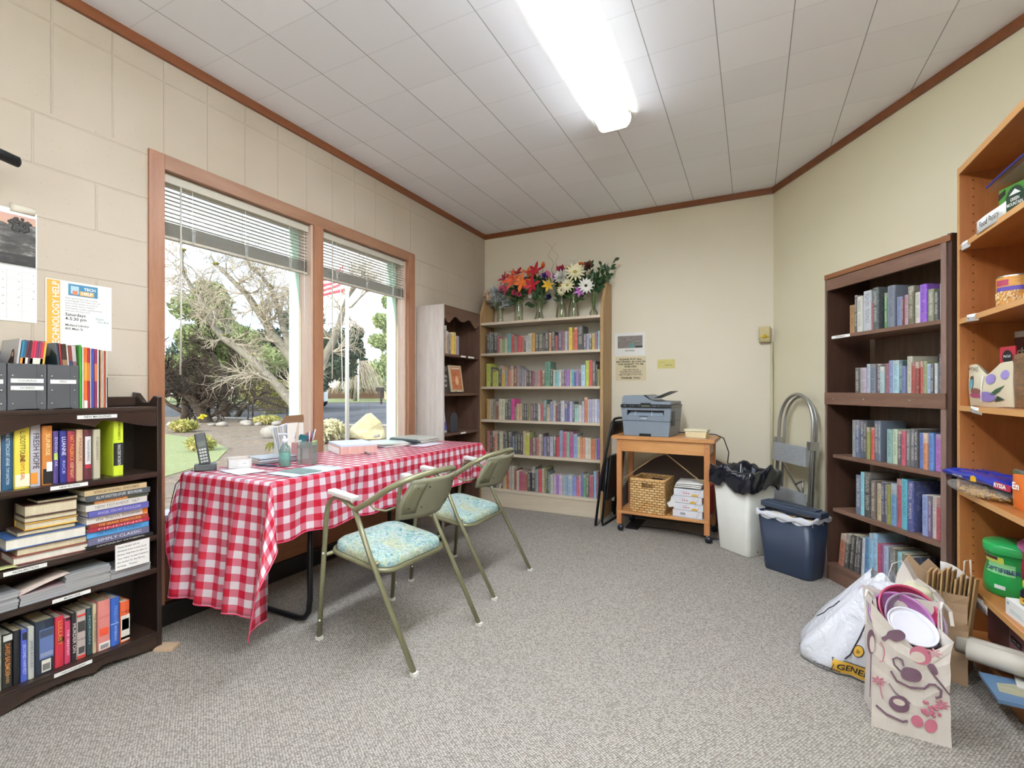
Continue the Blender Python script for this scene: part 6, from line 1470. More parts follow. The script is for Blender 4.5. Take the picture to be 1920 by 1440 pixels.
# ================================================================ LYING BOOKS IN THE WALNUT CASE
z = .1006
for i, (h, w, hc, lx) in enumerate(((.032, .15, '20242c', 1.535), (.030, .15, '1c2030', 1.53), (.028, .16, '24282c', 1.52), (.034, .15, '18191c', 1.53), (.03, .16, '2c3440', 1.51))):
    t = flat_book(w*.95, .20, h-.0006, plain('cover_'+hc, hc, .4), PAGEW, False)
    t.location = W('dark', lx+.02, .025+.004*i, z); t.rotation_euler = (0, 0, ST['dark'][2]+R([0, 2, -1, 1, 0][i])); z += h
    tag(t, f'{cname(hc)} hardback lying flat, {ordn(i+1)} up at the right of the walnut bottom shelf', 'book', 'flat books on the walnut bottom shelf')
# ================================================================ BAGS ON THE FLOOR
KRAFTW = wood('white_kraft_paper', 'c9bfb4', 'd8cfc6', 'z', 1.5, .7); KRAFT = wood('brown_kraft_paper', '8f7458', 'a88a68', 'z', 1.5, .8)
def paper_bag(w, d, H_, mats, parent, front_top=None, seed=0, crease=.006):
    r_ = random.Random(seed); mb = MB(); nz = 10; ring_pts = []
    seg = [(-w/2, -d/2), (-w*.17, -d/2), (w*.17, -d/2), (w/2, -d/2), (w/2-.012, 0), (w/2, d/2), (0, d/2), (-w/2, d/2), (-w/2+.012, 0)]
    k = len(seg); rings = []
    for i in range(nz+1):
        f = i/nz; rings.append([(x*(1-.03*math.sin(PI*f))+crease*(r_.random()-.5)*2*f, y*(1-.03*math.sin(PI*f))+crease*(r_.random()-.5)*2*f, H_[j]*f) for j, (x, y) in enumerate(seg)])
    vs = [p for g in rings for p in g]
    mb.add(vs, [(i*k+j, i*k+(j+1) % k, (i+1)*k+(j+1) % k, (i+1)*k+j) for i in range(nz) for j in range(k)] + [tuple(range(k))[::-1]], 0, False)
    return mb.build('bag_body', mats, parent, solid=.0012)
bag = thing('paper_bag', 'white paper grocery bag printed with kitchen utensils, full of plastic bowls', 'bag', (.463, 2.06, 0), R(-3))
BW, BD = .205, .16
paper_bag(BW, BD, [.415, .335, .27, .335, .34, .40, .40, .42, .42], KRAFTW, bag, seed=2)
yf = -BD/2-.0035
def pr_(u, v): return ((u-1712)*1.58/901*.98+.0, 1.13-(v-731)*1.565/901)
def blob(pts, mat, name, y=yf):
    if len(pts) < 16:
        n = len(pts); o_ = []
        for i in range(n):
            a_, b_, c_, d_ = [Vector(pts[(i+j) % n]) for j in (-1, 0, 1, 2)]
            for k_ in range(4):
                f = k_/4; o_.append(tuple(.5*((2*b_)+(c_-a_)*f+(2*a_-5*b_+4*c_-d_)*f*f+(3*b_-a_-3*c_+d_)*f**3)))
        pts = o_
    return MB().add([(pr_(u, v)[0], y, pr_(u, v)[1]) for u, v in pts], [tuple(range(len(pts)))]).build(name, mat, bag)
def stroke(pts, wd, mat, name, closed=False):
    return MB().tube([(pr_(u, v)[0], yf, pr_(u, v)[1]) for u, v in pts], wd*.0017, 4, flat=(1, .3) if 0 else None, closed=closed).build(name, mat, bag)
def ell(cx, cy, rx, ry, n=28, rot=0):
    return [(cx+rx*math.cos(a)*math.cos(rot)-ry*math.sin(a)*math.sin(rot), cy+rx*math.cos(a)*math.sin(rot)+ry*math.sin(a)*math.cos(rot)) for a in [2*PI*i/n for i in range(n)]]
PLUM = plain('plum_print', '6b4f5c', .7); ROSE = plain('rose_print', 'b8687a', .7); ROSEL = plain('pale_rose_print', 'c9949a', .7); BEIG = plain('beige_print_fill', 'cfc2b6', .7)
blob(ell(1652, 1218, 6.5, 24), PLUM, 'spoon_print'); blob(ell(1653.5, 1222, 4, 16), BEIG, 'spoon_light', yf-.0006)
stroke([(1652, 1242), (1651, 1290), (1650, 1325)], 1.1, PLUM, 'spoon_handle_print')
blob([(1668, 1206), (1675, 1200), (1680, 1190), (1695, 1184), (1704, 1190), (1703, 1200), (1690, 1208), (1680, 1205), (1673, 1212)], PLUM, 'bottle_print')
stroke([(1667, 1214), (1672, 1224), (1673, 1236), (1670, 1250), (1665, 1252)], .9, ROSE, 'squiggle_print')
blob([(1698, 1262), (1705, 1252), (1722, 1252), (1729, 1262), (1724, 1274), (1708, 1277), (1699, 1272)], PLUM, 'sauce_boat_print')
stroke([(1698, 1262), (1688, 1252), (1686, 1242), (1692, 1237), (1700, 1240), (1702, 1250)], 1.6, PLUM, 'boat_handle_print')
stroke([(1683, 1266), (1692, 1282), (1712, 1288), (1732, 1284), (1740, 1274), (1748, 1272), (1757, 1280), (1756, 1292), (1748, 1296)], 2.1, PLUM, 'boat_spout_print')
blob(ell(1727, 1224, 16, 17), ROSE, 'tomato_print'); blob(ell(1723, 1228, 11, 10), BEIG, 'tomato_light', yf-.0006)
stroke([(1737, 1240), (1744, 1252), (1758, 1270), (1768, 1284)], 1.6, PLUM, 'fork_print')
blob([(1738, 1238), (1746, 1236), (1752, 1250), (1746, 1254)], PLUM, 'fork_head_print')
g = MB()
for i in range(26):
    a, b_ = rnd.random(), rnd.random(); u, v = 1732+26*a+(b_*-4), 1308+28*b_*(1-.5*abs(a-.5)); x_, z_ = pr_(u, v)
    g.ball((x_, yf, z_), .0052, 0, 8, 4, (1, .15, 1))
g.build('grape_print', ROSE, bag)
for cx, cy in ((1747, 1214), (1664, 1290), (1758, 1306)):
    f_ = MB()
    for i in range(7):
        a = i*2*PI/7; x0, z0_ = pr_(cx, cy); x1, z1 = pr_(cx+13*math.cos(a), cy+10*math.sin(a)); xa, za = pr_(cx+7*math.cos(a+.3), cy+6*math.sin(a+.3)); xb, zb = pr_(cx+7*math.cos(a-.3), cy+6*math.sin(a-.3))
        f_.add([(x0, yf, z0_), (xa, yf, za), (x1, yf, z1), (xb, yf, zb)], [(0, 1, 2, 3)])
    f_.build('flower_print', ROSEL if cy < 1220 else ROSE, bag)
stroke([(1666, 1296), (1668, 1312), (1671, 1322)], 1, ROSE, 'stem_print')
blob([(1680, 1330), (1684, 1314), (1700, 1308), (1710, 1318), (1708, 1334), (1692, 1340)], PLUM, 'basket_print'); blob(ell(1695, 1321, 9, 6), BEIG, 'basket_light', yf-.0006)
stroke([(1660, 1338), (1676, 1350), (1700, 1356), (1708, 1352)], 2, PLUM, 'tongs_print')
blob(ell(1722, 1348, 9, 11), ROSE, 'pepper_print'); blob(ell(1742, 1350, 9, 13, 18, .3), ROSE, 'pepper_print')
stroke([(1680, 1290), (1690, 1305), (1712, 1318)], .9, PLUM, 'branch_print')
for s_, x_ in ((-1, -.098), (1, .098)):
    MB().tube([(x_-.02, -BD/2-.004, .34), (x_-.02, -BD/2+.01, .43), (x_-.012, -BD/2+.03, .445), (x_+.008, -BD/2+.03, .42), (x_+.010, -BD/2+.015, .38)], .008, 4, flat=(1, .25)).build('handle', KRAFTW if s_ < 0 else KRAFTW, bag)
PINKP = plain('purple_plastic', 'a4689c', .15, 0, .5); REDP = plain('raspberry_plastic', 'a83858', .25, 0, .3); PCL = film_mat('clear_plastic_bowl', 'b8a0b8', .6, .08)
def bowl(x, y, z, r_, tilt, mat, lab, depth=.07, rz=0, nm='plastic_bowl'):
    t = thing(nm, lab, 'bowl' if nm != 'plate' else 'plate', (x, y, z), rot=(tilt[0], tilt[1], rz), group=None)
    pr2 = [(0, -depth), (r_*.55, -depth), (r_*.72, -depth*.8), (r_*.86, -depth*.4), (r_*.93, -.010), (r_*.95, 0), (r_, .002), (r_*1.01, -.005)]
    MB().lathe(pr2, 36).build('bowl', mat, t, solid=.0018); return t
bowl(.483, 2.10, .365, .088, (R(52), R(16)), REDP, 'raspberry plastic bowl furthest back in the printed paper bag', .05)
bowl(.498, 2.085, .345, .088, (R(50), R(18)), PCL, 'clear lilac plastic bowl leaning in the printed paper bag', .05)
bowl(.456, 2.07, .345, .092, (R(46), R(8)), PINKP, 'shiny purple plastic bowl in the middle of the printed paper bag', .045)
tt = bowl(.480, 2.040, .338, .070, (R(30), R(14)), plain('white_plate', 'd8d6de', .3), 'white oval plate at the front of the printed paper bag', .012, nm='plate')

# white plastic carrier bag
WPL = film_mat('white_carrier_plastic', 'd2d2d6', .95, .25)
def _wrinkle(m):
    nt = m.node_tree; b = nt.nodes['Principled BSDF']
    for l in list(b.inputs['Normal'].links): nt.links.remove(l)
    n = nt.nodes.new('ShaderNodeTexNoise'); nt.links.new(coords(nt, 'Object', (1, 1, .6)), n.inputs['Vector']); sv(n, Scale=9.0, Detail=5, Roughness=.55, Distortion=1.6)
    r_ = math_(nt, 'ABSOLUTE', math_(nt, 'SUBTRACT', n.outputs['Fac'], .5)); bump(nt, r_, .6, .04, b)
_wrinkle(WPL)
pb = thing('plastic_bag', 'crumpled white plastic carrier bag with yellow GENERAL banner', 'bag', (.385, 2.43, 0), R(-16))
def pbf(u, v):
    a = 2*PI*u; rx, ry = .195, .165
    base = max(abs(math.cos(a)), abs(math.sin(a)))**-.45
    f = [1.0, 1.04, 1.0, .93, .84, .72, .60, .48, .38, .30, .22][int(v*10)] if v < 1 else .20
    fi = v*10; i0 = int(min(9, fi)); tb_ = [1.0, 1.05, 1.02, .95, .86, .75, .63, .52, .42, .32, .20]; f = tb_[i0]+(tb_[i0+1]-tb_[i0])*(fi-i0)
    wv = 1+.035*math.sin(5*a+3*v)+.03*math.sin(9*a-7*v)+.02*math.sin(17*a+5*v)
    return (rx*f*wv*base*math.cos(a)+.085*v, ry*f*wv*base*math.sin(a)+.04*v, .365*v*(1+.05*math.sin(3*a))+.006)
def arr(fn, nu, nv):
    return fn
MB().sheet(pbf, 60, 24).add([pbf(i/60, 0) for i in range(60)], [tuple(range(60))]).build('bag_body', WPL, pb)
def on_bag(u, v, off=.003):
    p = Vector(pbf(u, v)); q = Vector(pbf(u+.005, v))-p; s_ = Vector(pbf(u, min(1, v+.005)))-p; n = q.cross(s_).normalized(); return p+n*off
def bag_line(pts, wd, mat, name):
    return MB().tube([on_bag(u, v, .0016) for u, v in pts], wd, 5).build(name, mat, pb)
DK = plain('dark_print', '2c2830', .6); YB_ = plain('yellow_banner_print', 'd8a83c', .5)
bag_line([(.555, .66), (.55, .58), (.535, .53), (.54, .47), (.53, .42), (.515, .38)], .0022, DK, 'map_outline_print')
bag_line([(.75, .52), (.745, .40), (.74, .32), (.735, .22), (.725, .17)], .0025, DK, 'map_edge_print')
mb = MB()
us = [.700+.012*i for i in range(9)]
mb.sheet(lambda a, b_: tuple(on_bag(.700+.115*a, .015+.125*b_-.05*a*0, .0022)), 10, 4); mb.build('yellow_banner', YB_, pb)
bag_line([(.695, .145), (.73, .145), (.815, .145)], .0018, DK, 'banner_edge_print'); bag_line([(.695, .145), (.705, .08), (.70, .01)], .0018, DK, 'banner_edge_print')
def bag_text(s, u0, v0, size, mat, name):
    me = text_mesh(s, size, 'LEFT', .02)
    for vt in me.vertices:
        x, y = vt.co.x, vt.co.y; vt.co = on_bag(u0+x/1.12, v0+y/.365, .0034)
    me.materials.append(mat); o = bpy.data.objects.new(name, me); C.objects.link(o); o.parent = pb
bag_text('GENERAL', .712, .078, .030, INK, 'banner_lettering')
mb = MB(); mb.add([tuple(on_bag(.752+.014*math.cos(a*PI/8), .27+.055*math.sin(a*PI/8), .0022)) for a in range(16)], [tuple(range(16))]); mb.build('yellow_badge', YB_, pb)
bag_line([(.752+.014*math.cos(a*PI/8), .27+.055*math.sin(a*PI/8)) for a in range(17)], .0015, DK, 'badge_outline'); bag_text('D', .748, .265, .014, INK, 'badge_letter')
bag_text('Compostable', .655, .03, .014, DK, 'bag_script')
bag_line([(.575, .12), (.59, .12), (.595, .05), (.58, .05), (.575, .12)], .0012, DK, 'small_mark_print')
bag_text('H', .60, .88, .03, plain('print_magenta', 'a83c60', .6), 'red_lettering')
mb = MB()
for k, (cx, cy, cz, r_) in enumerate(((.10, -.02, .345, .055), (.16, -.03, .325, .045), (.20, .02, .32, .04))):
    mb.ball((cx, cy, cz-.01), r_*.8, 0, 16, 9, (1.2, 1, .6), wob=.45)
mb.build('crumpled_top', WPL, pb)
tag(MB().ball((0, 0, 0), .05, 0, 14, 9, (1.1, .9, .8), wob=.25).build('crumpled_bag', film_mat('yellowish_plastic', 'd8d2b4', .9, .25)), 'ball of yellowish translucent plastic on top of the white carrier bag', 'bag', loc=(.565, 2.36, .345))
MB().tube([(.10, .05, .36), (.115, .055, .42), (.145, .055, .44), (.155, .05, .40)], .002, 5).build('string_handle', plain('string_white', 'd8d4cc', .6), pb)
# white and blue printed sack between
bg3 = thing('paper_bag', 'upright white paper sack corner with blue printed panel behind carrier bag', 'bag', (.600, 2.395, 0), R(-30))
MB().prism([(-.10, 0), (.055, 0), (.06, .33), (.035, .36), (-.02, .39), (-.055, .455), (-.075, .40), (-.085, .33)], -.045, .0, 'xz').build('bag_body', KRAFTW, bg3, bevel=.002)
MB().prism([(-.03, .27), (.025, .27), (.018, .345), (-.028, .375)], -.0463, -.044).build('blue_panel', hx('6c94d0'), bg3)
MB().prism([(-.05, .27), (-.01, .27), (-.018, .33), (-.04, .335)], -.0476, -.045).build('picture_print', hx('585850'), bg3)
lettering('enice.', .026, hx('4c60a0'), bg3, (.042, -.0475, .305), UPW, wid=.06)
kb = thing('paper_bag', 'tall brown paper bag stuffed with folded brown bags beside beech shelves', 'bag', (.692, 2.515, 0), R(-22))
paper_bag(.155, .17, [.345, .345, .34, .345, .355, .37, .36, .36, .35], KRAFT, kb, seed=5)
MB().tube([(.05, .06, .33), (.055, .06, .44), (.07, .055, .45), (.075, .05, .35)], .004, 6).build('handle', plain('twisted_handle', 'c8b8a0', .8), kb)
mb = MB(); mb.sheet(lambda u, v: (-.02+.10*u, .06+.01*math.sin(3*u), .30+.12*v*(1-.5*u*u)), 6, 4)
mb.build('white_flap', KRAFTW, kb, solid=.001)
for i in range(11):
    mb = MB(); w_, h_ = .05+.012*rnd.random(), .40+.03*rnd.random()
    mb.box(-w_/2, w_/2, -.0028, .0028, 0, h_-(.02 if i > 5 else 0), bev=.001)
    o = mb.build('folded_bag', wood('folded_kraft_%d' % (i % 3), ['9c7a50', 'a8865c', '8c6c46'][i % 3], ['b89868', 'bf9c6c', 'a88656'][i % 3], 'z', 3, .85))
    p = Matrix.Rotation(R(-22), 3, 'Z') @ Vector((-.055+.0115*i, -.055+.012*(i % 3), 0))
    tag(o, f'folded brown paper bag, {ordn(i+1)} from the left inside the tall brown bag', 'bag', 'folded bags in the tall brown bag', loc=(.692+p.x, 2.515+p.y, .005), rot=(R(4), R(-6+1.5*i), R(62)))
for i in range(2):
    o = MB().prism([(-.05, 0), (.06, 0), (.06, .38), (.02, .40), (-.025, .45-.01*i), (-.05, .40)], 0, .003).build('folded_bag', KRAFT)
    tag(o, ['left', 'right'][i]+'-hand pointed fold of brown bag rising behind the blue panel', 'bag', loc=(.60+.035*i, 2.50+.012*i, .003), rot=(0, R(4*i), R(-20)))

# ================================================================ GROCERIES ON THE BEECH UNIT
def OW(y, x, z): return (x, y, z)
ORZ = -PI/2
gb = thing('coffee_box', 'green coffee box with oval mountain emblem on the top shelf of the beech unit', 'box', (.865, 2.545, 1.7555), R(-72))
MB().box(0, .26, 0, .09, 0, .155, bev=.001).build('carton', plain('coffee_green', '4c8c30', .45), gb)
MB().prism([(.0, .03), (.12, .0), (.26, .0), (.26, .08), (.16, .09), (.08, .06)], -.0012, 0).build('hill_print', hx('a4a8c4'), gb)
MB().prism([(.10, .0), (.26, .0), (.26, .07), (.17, .055)], -.0022, 0).build('hill_print', hx('3c8474'), gb)
mb = MB(); mb.add([(.075+.042*math.cos(a*PI/12), -.0030, .092+.055*math.sin(a*PI/12)) for a in range(24)], [tuple(range(24))]); mb.build('oval_emblem', hx('1f3c24'), gb)
lettering('GREEN\nMOUNTAIN', .018, WHITE_INK, gb, (.075, -.0036, .088), wid=.068, bold=.02)
MB().prism([(.05, .115), (.075, .135), (.10, .115)], -.0034, -.003).build('peak_print', WHITE_INK, gb)
MB().prism([(0, .115), (.03, .13), (.03, .15), (0, .138)], -.0012, 0).build('dark_strip', hx('281c18'), gb)
ZIPM = film_mat('clear_zip_plastic', 'd8d4d0', .35, .12)
zb = thing('zip_bag', 'clear zip bag with navy seal lying on the green coffee box', 'bag', (.855, 2.57, 1.925), R(-80))
mb = MB(); mb.sheet(lambda u, v: (.36*u, .20*v-.02, .055-.05*abs(1-u*1.6)*.9+.02*math.sin(PI*v)-.012*v), 12, 8); mb.sheet(lambda u, v: (.36*u, .20*v-.02, .030-.04*abs(1-u*1.6)*.9-.02*math.sin(PI*v)*u), 12, 8)
mb.build('bag', ZIPM, zb)
MB().tube([(.0, -.02, .012), (.12, -.022, .035), (.24, -.022, .055), (.36, -.02, .065)], .007, 4, flat=(.3, 1)).build('zip_seal', plain('navy_zip', '2c2c6c', .35), zb)
MB().ball((.26, .06, .02), .035, 0, 12, 8, (1.4, 1, .4), wob=.1).build('contents', plain('pale_snack', 'a8a46c', .6), zb)
can = thing('food_can', 'tall can with purple band and beans picture on the second shelf', 'can', (.872, 2.430, 1.4365), R(-20))
MB().lathe([(0, 0), (.050, 0), (.051, .003), (.051, .113), (.050, .116), (.047, .117), (0, .115)], 32).build('can', plain('can_steel', 'b8b4a8', .25, .8), can)
def canwrap(z0, z1, mat, name, r_=.0516, a0=0, a1=2*PI):
    mb = MB(); mb.sheet(lambda u, v: (r_*math.cos(a0+(a1-a0)*u), r_*math.sin(a0+(a1-a0)*u), z0+(z1-z0)*v), 32, 1); return mb.build(name, mat, can)
canwrap(.006, .110, wood('golden_label', 'b8742c', 'e0a850', 'x', 30, .35), 'paper_label')
canwrap(.058, .074, hx('5c48a0'), 'purple_band', .0519, R(-160), R(-20))
canwrap(.078, .100, hx('a83c58'), 'red_band', .0519, R(-160), R(-110))
bn = MB()
for i in range(60):
    a = R(-170+150*rnd.random()); z_ = .010+.045*rnd.random(); bn.ball((.0515*math.cos(a), .0515*math.sin(a), z_), .0062, 0, 8, 4, (.6, .6, 1))
bn.build('bean_print', plain('bean_cream', 'd8b888', .5), can)
tag(MB().lathe([(0, 0), (.045, 0), (.045, .14), (0, .14)], 24).build('glass_jar', film_mat('greenish_jar', '8c8c70', .6, .1)), 'greenish jar partly cut off behind the tall can', 'jar', loc=(.95, 2.31, 1.4365))
cb_ = thing('cereal_box', 'large maroon Crunchy Honey Oats cereal box on the middle shelf', 'box', (.93, 2.850, 1.0625), R(-68))
MB().box(0, .36, 0, .06, 0, .31, bev=.001).build('carton', plain('carton_beige', 'b4aca0', .45), cb_)
MB().box(-.0012, 0, .004, .056, .02, .28).build('nutrition_panel', PAPER, cb_)
nl = MB()
for i in range(9): nl.box(-.0018, -.001, .008, .05, .06+.024*i, .062+.024*i)
nl.build('nutrition_lines', INK, cb_)
MB().box(.030, .36, -.0012, 0, .0, .285).build('maroon_panel', hx('5c2a20'), cb_)
MB().box(.030, .36, -.0016, -.001, .11, .165).build('red_panel', hx('8c2420'), cb_); MB().box(.13, .36, -.0020, -.001, .0, .125).build('beige_panel', hx('b8a888'), cb_)
MB().box(.0, .028, -.0010, 0, .0, .14).build('gold_edge', hx('c0903c'), cb_)
lettering('Crunchy Honey\nOats', .040, hx('c8bca8'), cb_, (.055, -.0026, .205), align='LEFT', bold=.03)
lettering('WinCo', .020, hx('c8bca8'), cb_, (.20, -.0026, .262), bold=.02)
lettering('made with\nhoney flakes', .016, hx('c8a870'), cb_, (.055, -.0026, .135), align='LEFT')
def pouch(name, lab, cat, loc, rz, w, h, th, mat, notch=0):
    t = thing(name, lab, cat, loc, rz)
    def f(sg):
        def g(u, v):
            tp = h*(1-notch*math.sin(PI*u)*(v > .5)); x = w*(u-.5)*(1-.12*v*0+.08*v); return (x, sg*th*math.sin(PI*u)**.6*math.sin(PI*min(1, v*.85+.12))**.7, v*h*(1-notch*max(0, 1-abs(u-.45)*4)*v)+.002*math.sin(9*u+5*v))
        return g
    mb = MB(); mb.sheet(f(-1), 16, 12).sheet(f(.6), 16, 12); mb.build('pouch', mat, t); return t
PCH = plain('cream_pouch', 'cfc4a8', .4)
pm = pouch('food_pouch', 'folded cream pouch with purple flowers and blue cup picture, middle shelf', 'pouch', (.855, 2.575, 1.0625), R(-82), .30, .175, .03, PCH, .28)
def onp(x, z): # front surface of pouch
    u = x/.30+.5; v = z/.175; return (x, -.03*max(.02, math.sin(PI*min(.98, max(.02, u))))**.6*max(.05, math.sin(PI*min(1, v*.85+.12)))**.7-.0025, z)
def pprint(pts, col, name='pouch_print'):
    cx = sum(p[0] for p in pts)/len(pts); cz = sum(p[1] for p in pts)/len(pts); n = len(pts)
    vs = [onp(*p) for p in pts]+[onp((p[0]+cx)/2, (p[1]+cz)/2) for p in pts]+[onp(cx, cz)]
    MB().add(vs, [(i, (i+1) % n, n+(i+1) % n, n+i) for i in range(n)]+[(n+i, n+(i+1) % n, 2*n) for i in range(n)]).build(name, hx(col), pm)
pprint(ell(-.095, .095, .022, .026), '60a0b0', 'cup_print'); pprint(ell(-.095, .118, .016, .008), '5c4038', 'cup_coffee_print')
pprint(ell(-.05, .045, .065, .010), 'b04c70', 'plate_print'); pprint(ell(-.055, .062, .045, .013), '8c5c50', 'cake_print')
pprint(ell(.045, .11, .026, .020), '9080b8', 'purple_flower_print'); pprint(ell(.11, .125, .018, .018), '9484bc', 'purple_flower_print'); pprint(ell(.02, .04, .05, .020), '8c7cb8', 'purple_flower_print')
pprint([(.04, .05), (.075, .07), (.115, .085), (.09, .06), (.06, .045)], '3c5c40', 'leaf_print'); pprint([(.06, .02), (.11, .03), (.08, .045)], '2c4430', 'leaf_print')
for v in (1,):
    me = lettering('INSTANT', .016, INK, pm, (-.08, -.022, .155), bold=.02)
MB().tube([onp(-.02+.02*math.sin(i*.3), .02+.015*i) for i in range(8)], .0022, 5).build('twist_tie', WHITE_INK, pm)
rt = thing('seed_packet', 'red and white packet with black round emblem standing behind floral pouch', 'packet', (.862, 2.527, 1.14), R(-80))
MB().box(0, .085, 0, .004, 0, .155).build('packet', plain('packet_red', 'b82c40', .4), rt)
MB().box(.003, .082, -.001, 0, 0, .055).build('white_panel', PAPER, rt)
mb = MB(); mb.add([(.042+.027*math.cos(a*PI/10), -.0012, .115+.027*math.sin(a*PI/10)) for a in range(20)], [tuple(range(20))]); mb.build('round_emblem', INK, rt)
lettering('McCall', .014, WHITE_INK, rt, (.042, -.0018, .118)); lettering('original taco', .010, WHITE_INK, rt, (.042, -.0014, .075)); lettering('SEASONING', .010, INK, rt, (.042, -.0018, .045))
pch2 = pouch('food_pouch', 'dark pouch with food bowls picture at the right edge, middle shelf', 'pouch', (.90, 2.33, 1.0625), R(-75), .22, .20, .03, wood('food_photo_print', '3c3a24', '9c7050', 'x', 8, .35))
bb = thing('snack_bag', 'shiny blue snack bag lying on top of the pasta bag', 'bag', (.865, 2.62, .748), R(-78))
def lump(w, d, h, seed, mat, name, parent, z0=0, tw=.0):
    def f(u, v):
        a = 2*PI*u; p_ = PI*v; e = .6
        cx_, sx_ = math.cos(a), math.sin(a); r_ = math.sin(p_)**.5
        return (w/2*r_*math.copysign(abs(cx_)**e, cx_)*(1+.04*math.sin(7*a+seed)), d/2*r_*math.copysign(abs(sx_)**e, sx_)*(1+.05*math.sin(5*a+seed)), z0+h/2-h/2*math.cos(p_)*(1-.3*abs(cx_)**3)+.004*math.sin(11*a+seed*2+6*v))
    return MB().sheet(f, 40, 14).build(name, mat, parent)
lump(.50, .15, .045, 1, plain('blue_foil', '2434a0', .25, 0, .4), 'bag', bb)
tag(MB().ball((0, 0, 0), .02).build('x', hx('2434a0')), 'x', 'x') if 0 else None
MB().prism([(.02, .012), (.05, .012), (.05, .03), (.035, .036), (.02, .03)], -.079, -.076).build('yellow_flash', hx('d8a820'), bb)
MB().prism([(.15, .010), (.23, .008), (.235, .03), (.16, .036)], -.079, -.074).build('red_panel', hx('a82c4c'), bb); lettering('RYSSA', .022, WHITE_INK, bb, (.185, -.080, .022), bold=.03)
lettering('BAKED CRISPS', .010, hx('d8d4a0'), bb, (-.06, -.080, .020))
fb_ = thing('plastic_bag', 'flattened clear-white plastic bag between blue snack bag and pasta', 'bag', (.93, 2.57, .716), R(-85))
lump(.46, .17, .03, 4, film_mat('white_film', 'd0d8dc', .7, .15), 'bag', fb_)
pb2 = thing('pasta_bag', 'clear bag of short yellow pasta on the fourth beech shelf', 'bag', (.848, 2.60, .7006), R(-84))
lump(.36, .18, .050, 2, film_mat('clear_pasta_bag', 'd8d4c8', .22, .08), 'bag', pb2)
ps = MB()
for i in range(420):
    a = rnd.random()*2*PI; q_ = rnd.random()**.5; x_, y_ = .145*q_*math.cos(a)+.02, .075*q_*math.sin(a); z_ = .006+.034*rnd.random()*(1-q_*q_*.6)
    th_ = rnd.random()*PI; ps.tube([(x_-.005*math.cos(th_), y_-.005*math.sin(th_), z_), (x_, y_, z_+.002), (x_+.005*math.cos(th_), y_+.005*math.sin(th_), z_)], .0026, 5)
o = ps.build('pasta', plain('pasta_yellow', 'd0a04c', .5)); o.parent = pb2; o['kind'] = 'stuff'
zp = thing('zip_bag', 'clear zip bag with green strip standing at the back, fourth shelf', 'bag', (.96, 2.50, .7006), R(-80))
mb = MB(); mb.sheet(lambda u, v: (.26*(u-.5), .01*math.sin(5*u+3*v), .115*v), 8, 5); mb.build('bag', ZIPM, zp); MB().box(-.13, .13, -.003, .012, .085, .108).build('green_strip', film_mat('green_film', '6c8858', .6, .2), zp)
MB().ball((.05, -.01, .035), .035, 0, 12, 8, (1.6, .6, .9), wob=.1).build('pink_contents', plain('pink_candy', 'c8507c', .5), zp)
eg = pouch('food_pouch', 'orange packet reading En at the right edge, fourth shelf', 'pouch', (.865, 2.325, .7006), R(-78), .13, .125, .018, plain('orange_packet', 'd8702c', .4)); lettering('En', .034, WHITE_INK, eg, (-.02, -.022, .085), bold=.03)
fb = thing('fiber_tub', 'large bright green FIBER tub on the fifth beech shelf', 'tub', (.935, 2.585, .3256), R(-34))
GRN = plain('green_tub_plastic', '1f9c48', .3, 0, .2)
MB().lathe([(0, 0), (.094, 0), (.100, .008), (.100, .05), (.094, .09), (.088, .115), (.094, .150), (.098, .165)], 40).build('tub', GRN, fb)
MB().lathe([(.100, .162), (.1015, .166), (.1015, .192), (.098, .198), (.05, .203), (0, .203)], 40).build('lid', plain('green_lid', '2cac58', .25, 0, .3), fb)
def tub_patch(a0, a1, z0, z1, mat, name, dr=.0012, fn=None):
    def rr_(z): 
        P_ = [(0, .094), (.008, .100), (.05, .100), (.09, .094), (.115, .088), (.150, .094), (.165, .098)]
        for (z1_, r1), (z2_, r2_) in zip(P_, P_[1:]):
            if z <= z2_: return r1+(r2_-r1)*(z-z1_)/(z2_-z1_)
        return .098
    mb = MB(); mb.sheet(lambda u, v: ((rr_(z0+(z1-z0)*v)+dr)*math.cos(R(a0+(a1-a0)*u)), (rr_(z0+(z1-z0)*v)+dr)*math.sin(R(a0+(a1-a0)*u)), z0+(z1-z0)*v), 16, 8)
    return mb.build(name, mat, fb)
def tub_text(s, a, z, size, mat, r_=.0955):
    me = text_mesh(s, size, 'CENTER', .02)
    for vt in me.vertices:
        an = R(a)+vt.co.x/r_; zz_ = z+vt.co.y; rad = r_+.003+(.006 if zz_ < .07 else 0); vt.co = Vector((rad*math.cos(an), rad*math.sin(an), zz_))
    me.materials.append(mat); o = bpy.data.objects.new('label_lettering', me); C.objects.link(o); o.parent = fb
LG = plain('pale_green_label', '8cd08c', .4)
tub_patch(-140, -80, .085, .128, LG, 'label_panel'); tub_patch(-150, -100, .125, .150, hx('c8d458'), 'yellow_panel'); tub_patch(-150, -112, .138, .150, hx('5c2c30'), 'brand_strip', .002)
tub_text('OPTIFIBER', -104, .102, .024, hx('2c3c70'))
tub_patch(-115, -95, .030, .045, hx('d8e4dc'), 'spoon_print', .002)
for i in range(9): tub_patch(-62, -30, .030+.0085*i, .034+.0085*i, hx('1c6c38') if i % 2 else hx('a8c890'), 'small_print', .0016)
tub_patch(-64, -28, .024, .028, hx('c8c890'), 'label_frame', .002)
pk = thing('plastic_container', 'pink lidded container with zebra-print side behind the green tub', 'container', (.99, 2.50, .3256), 0)
MB().lathe([(0, 0), (.075, 0), (.080, .18), (.080, .19)], 28).build('container', plain('crimson_container', 'c02850', .3), pk)
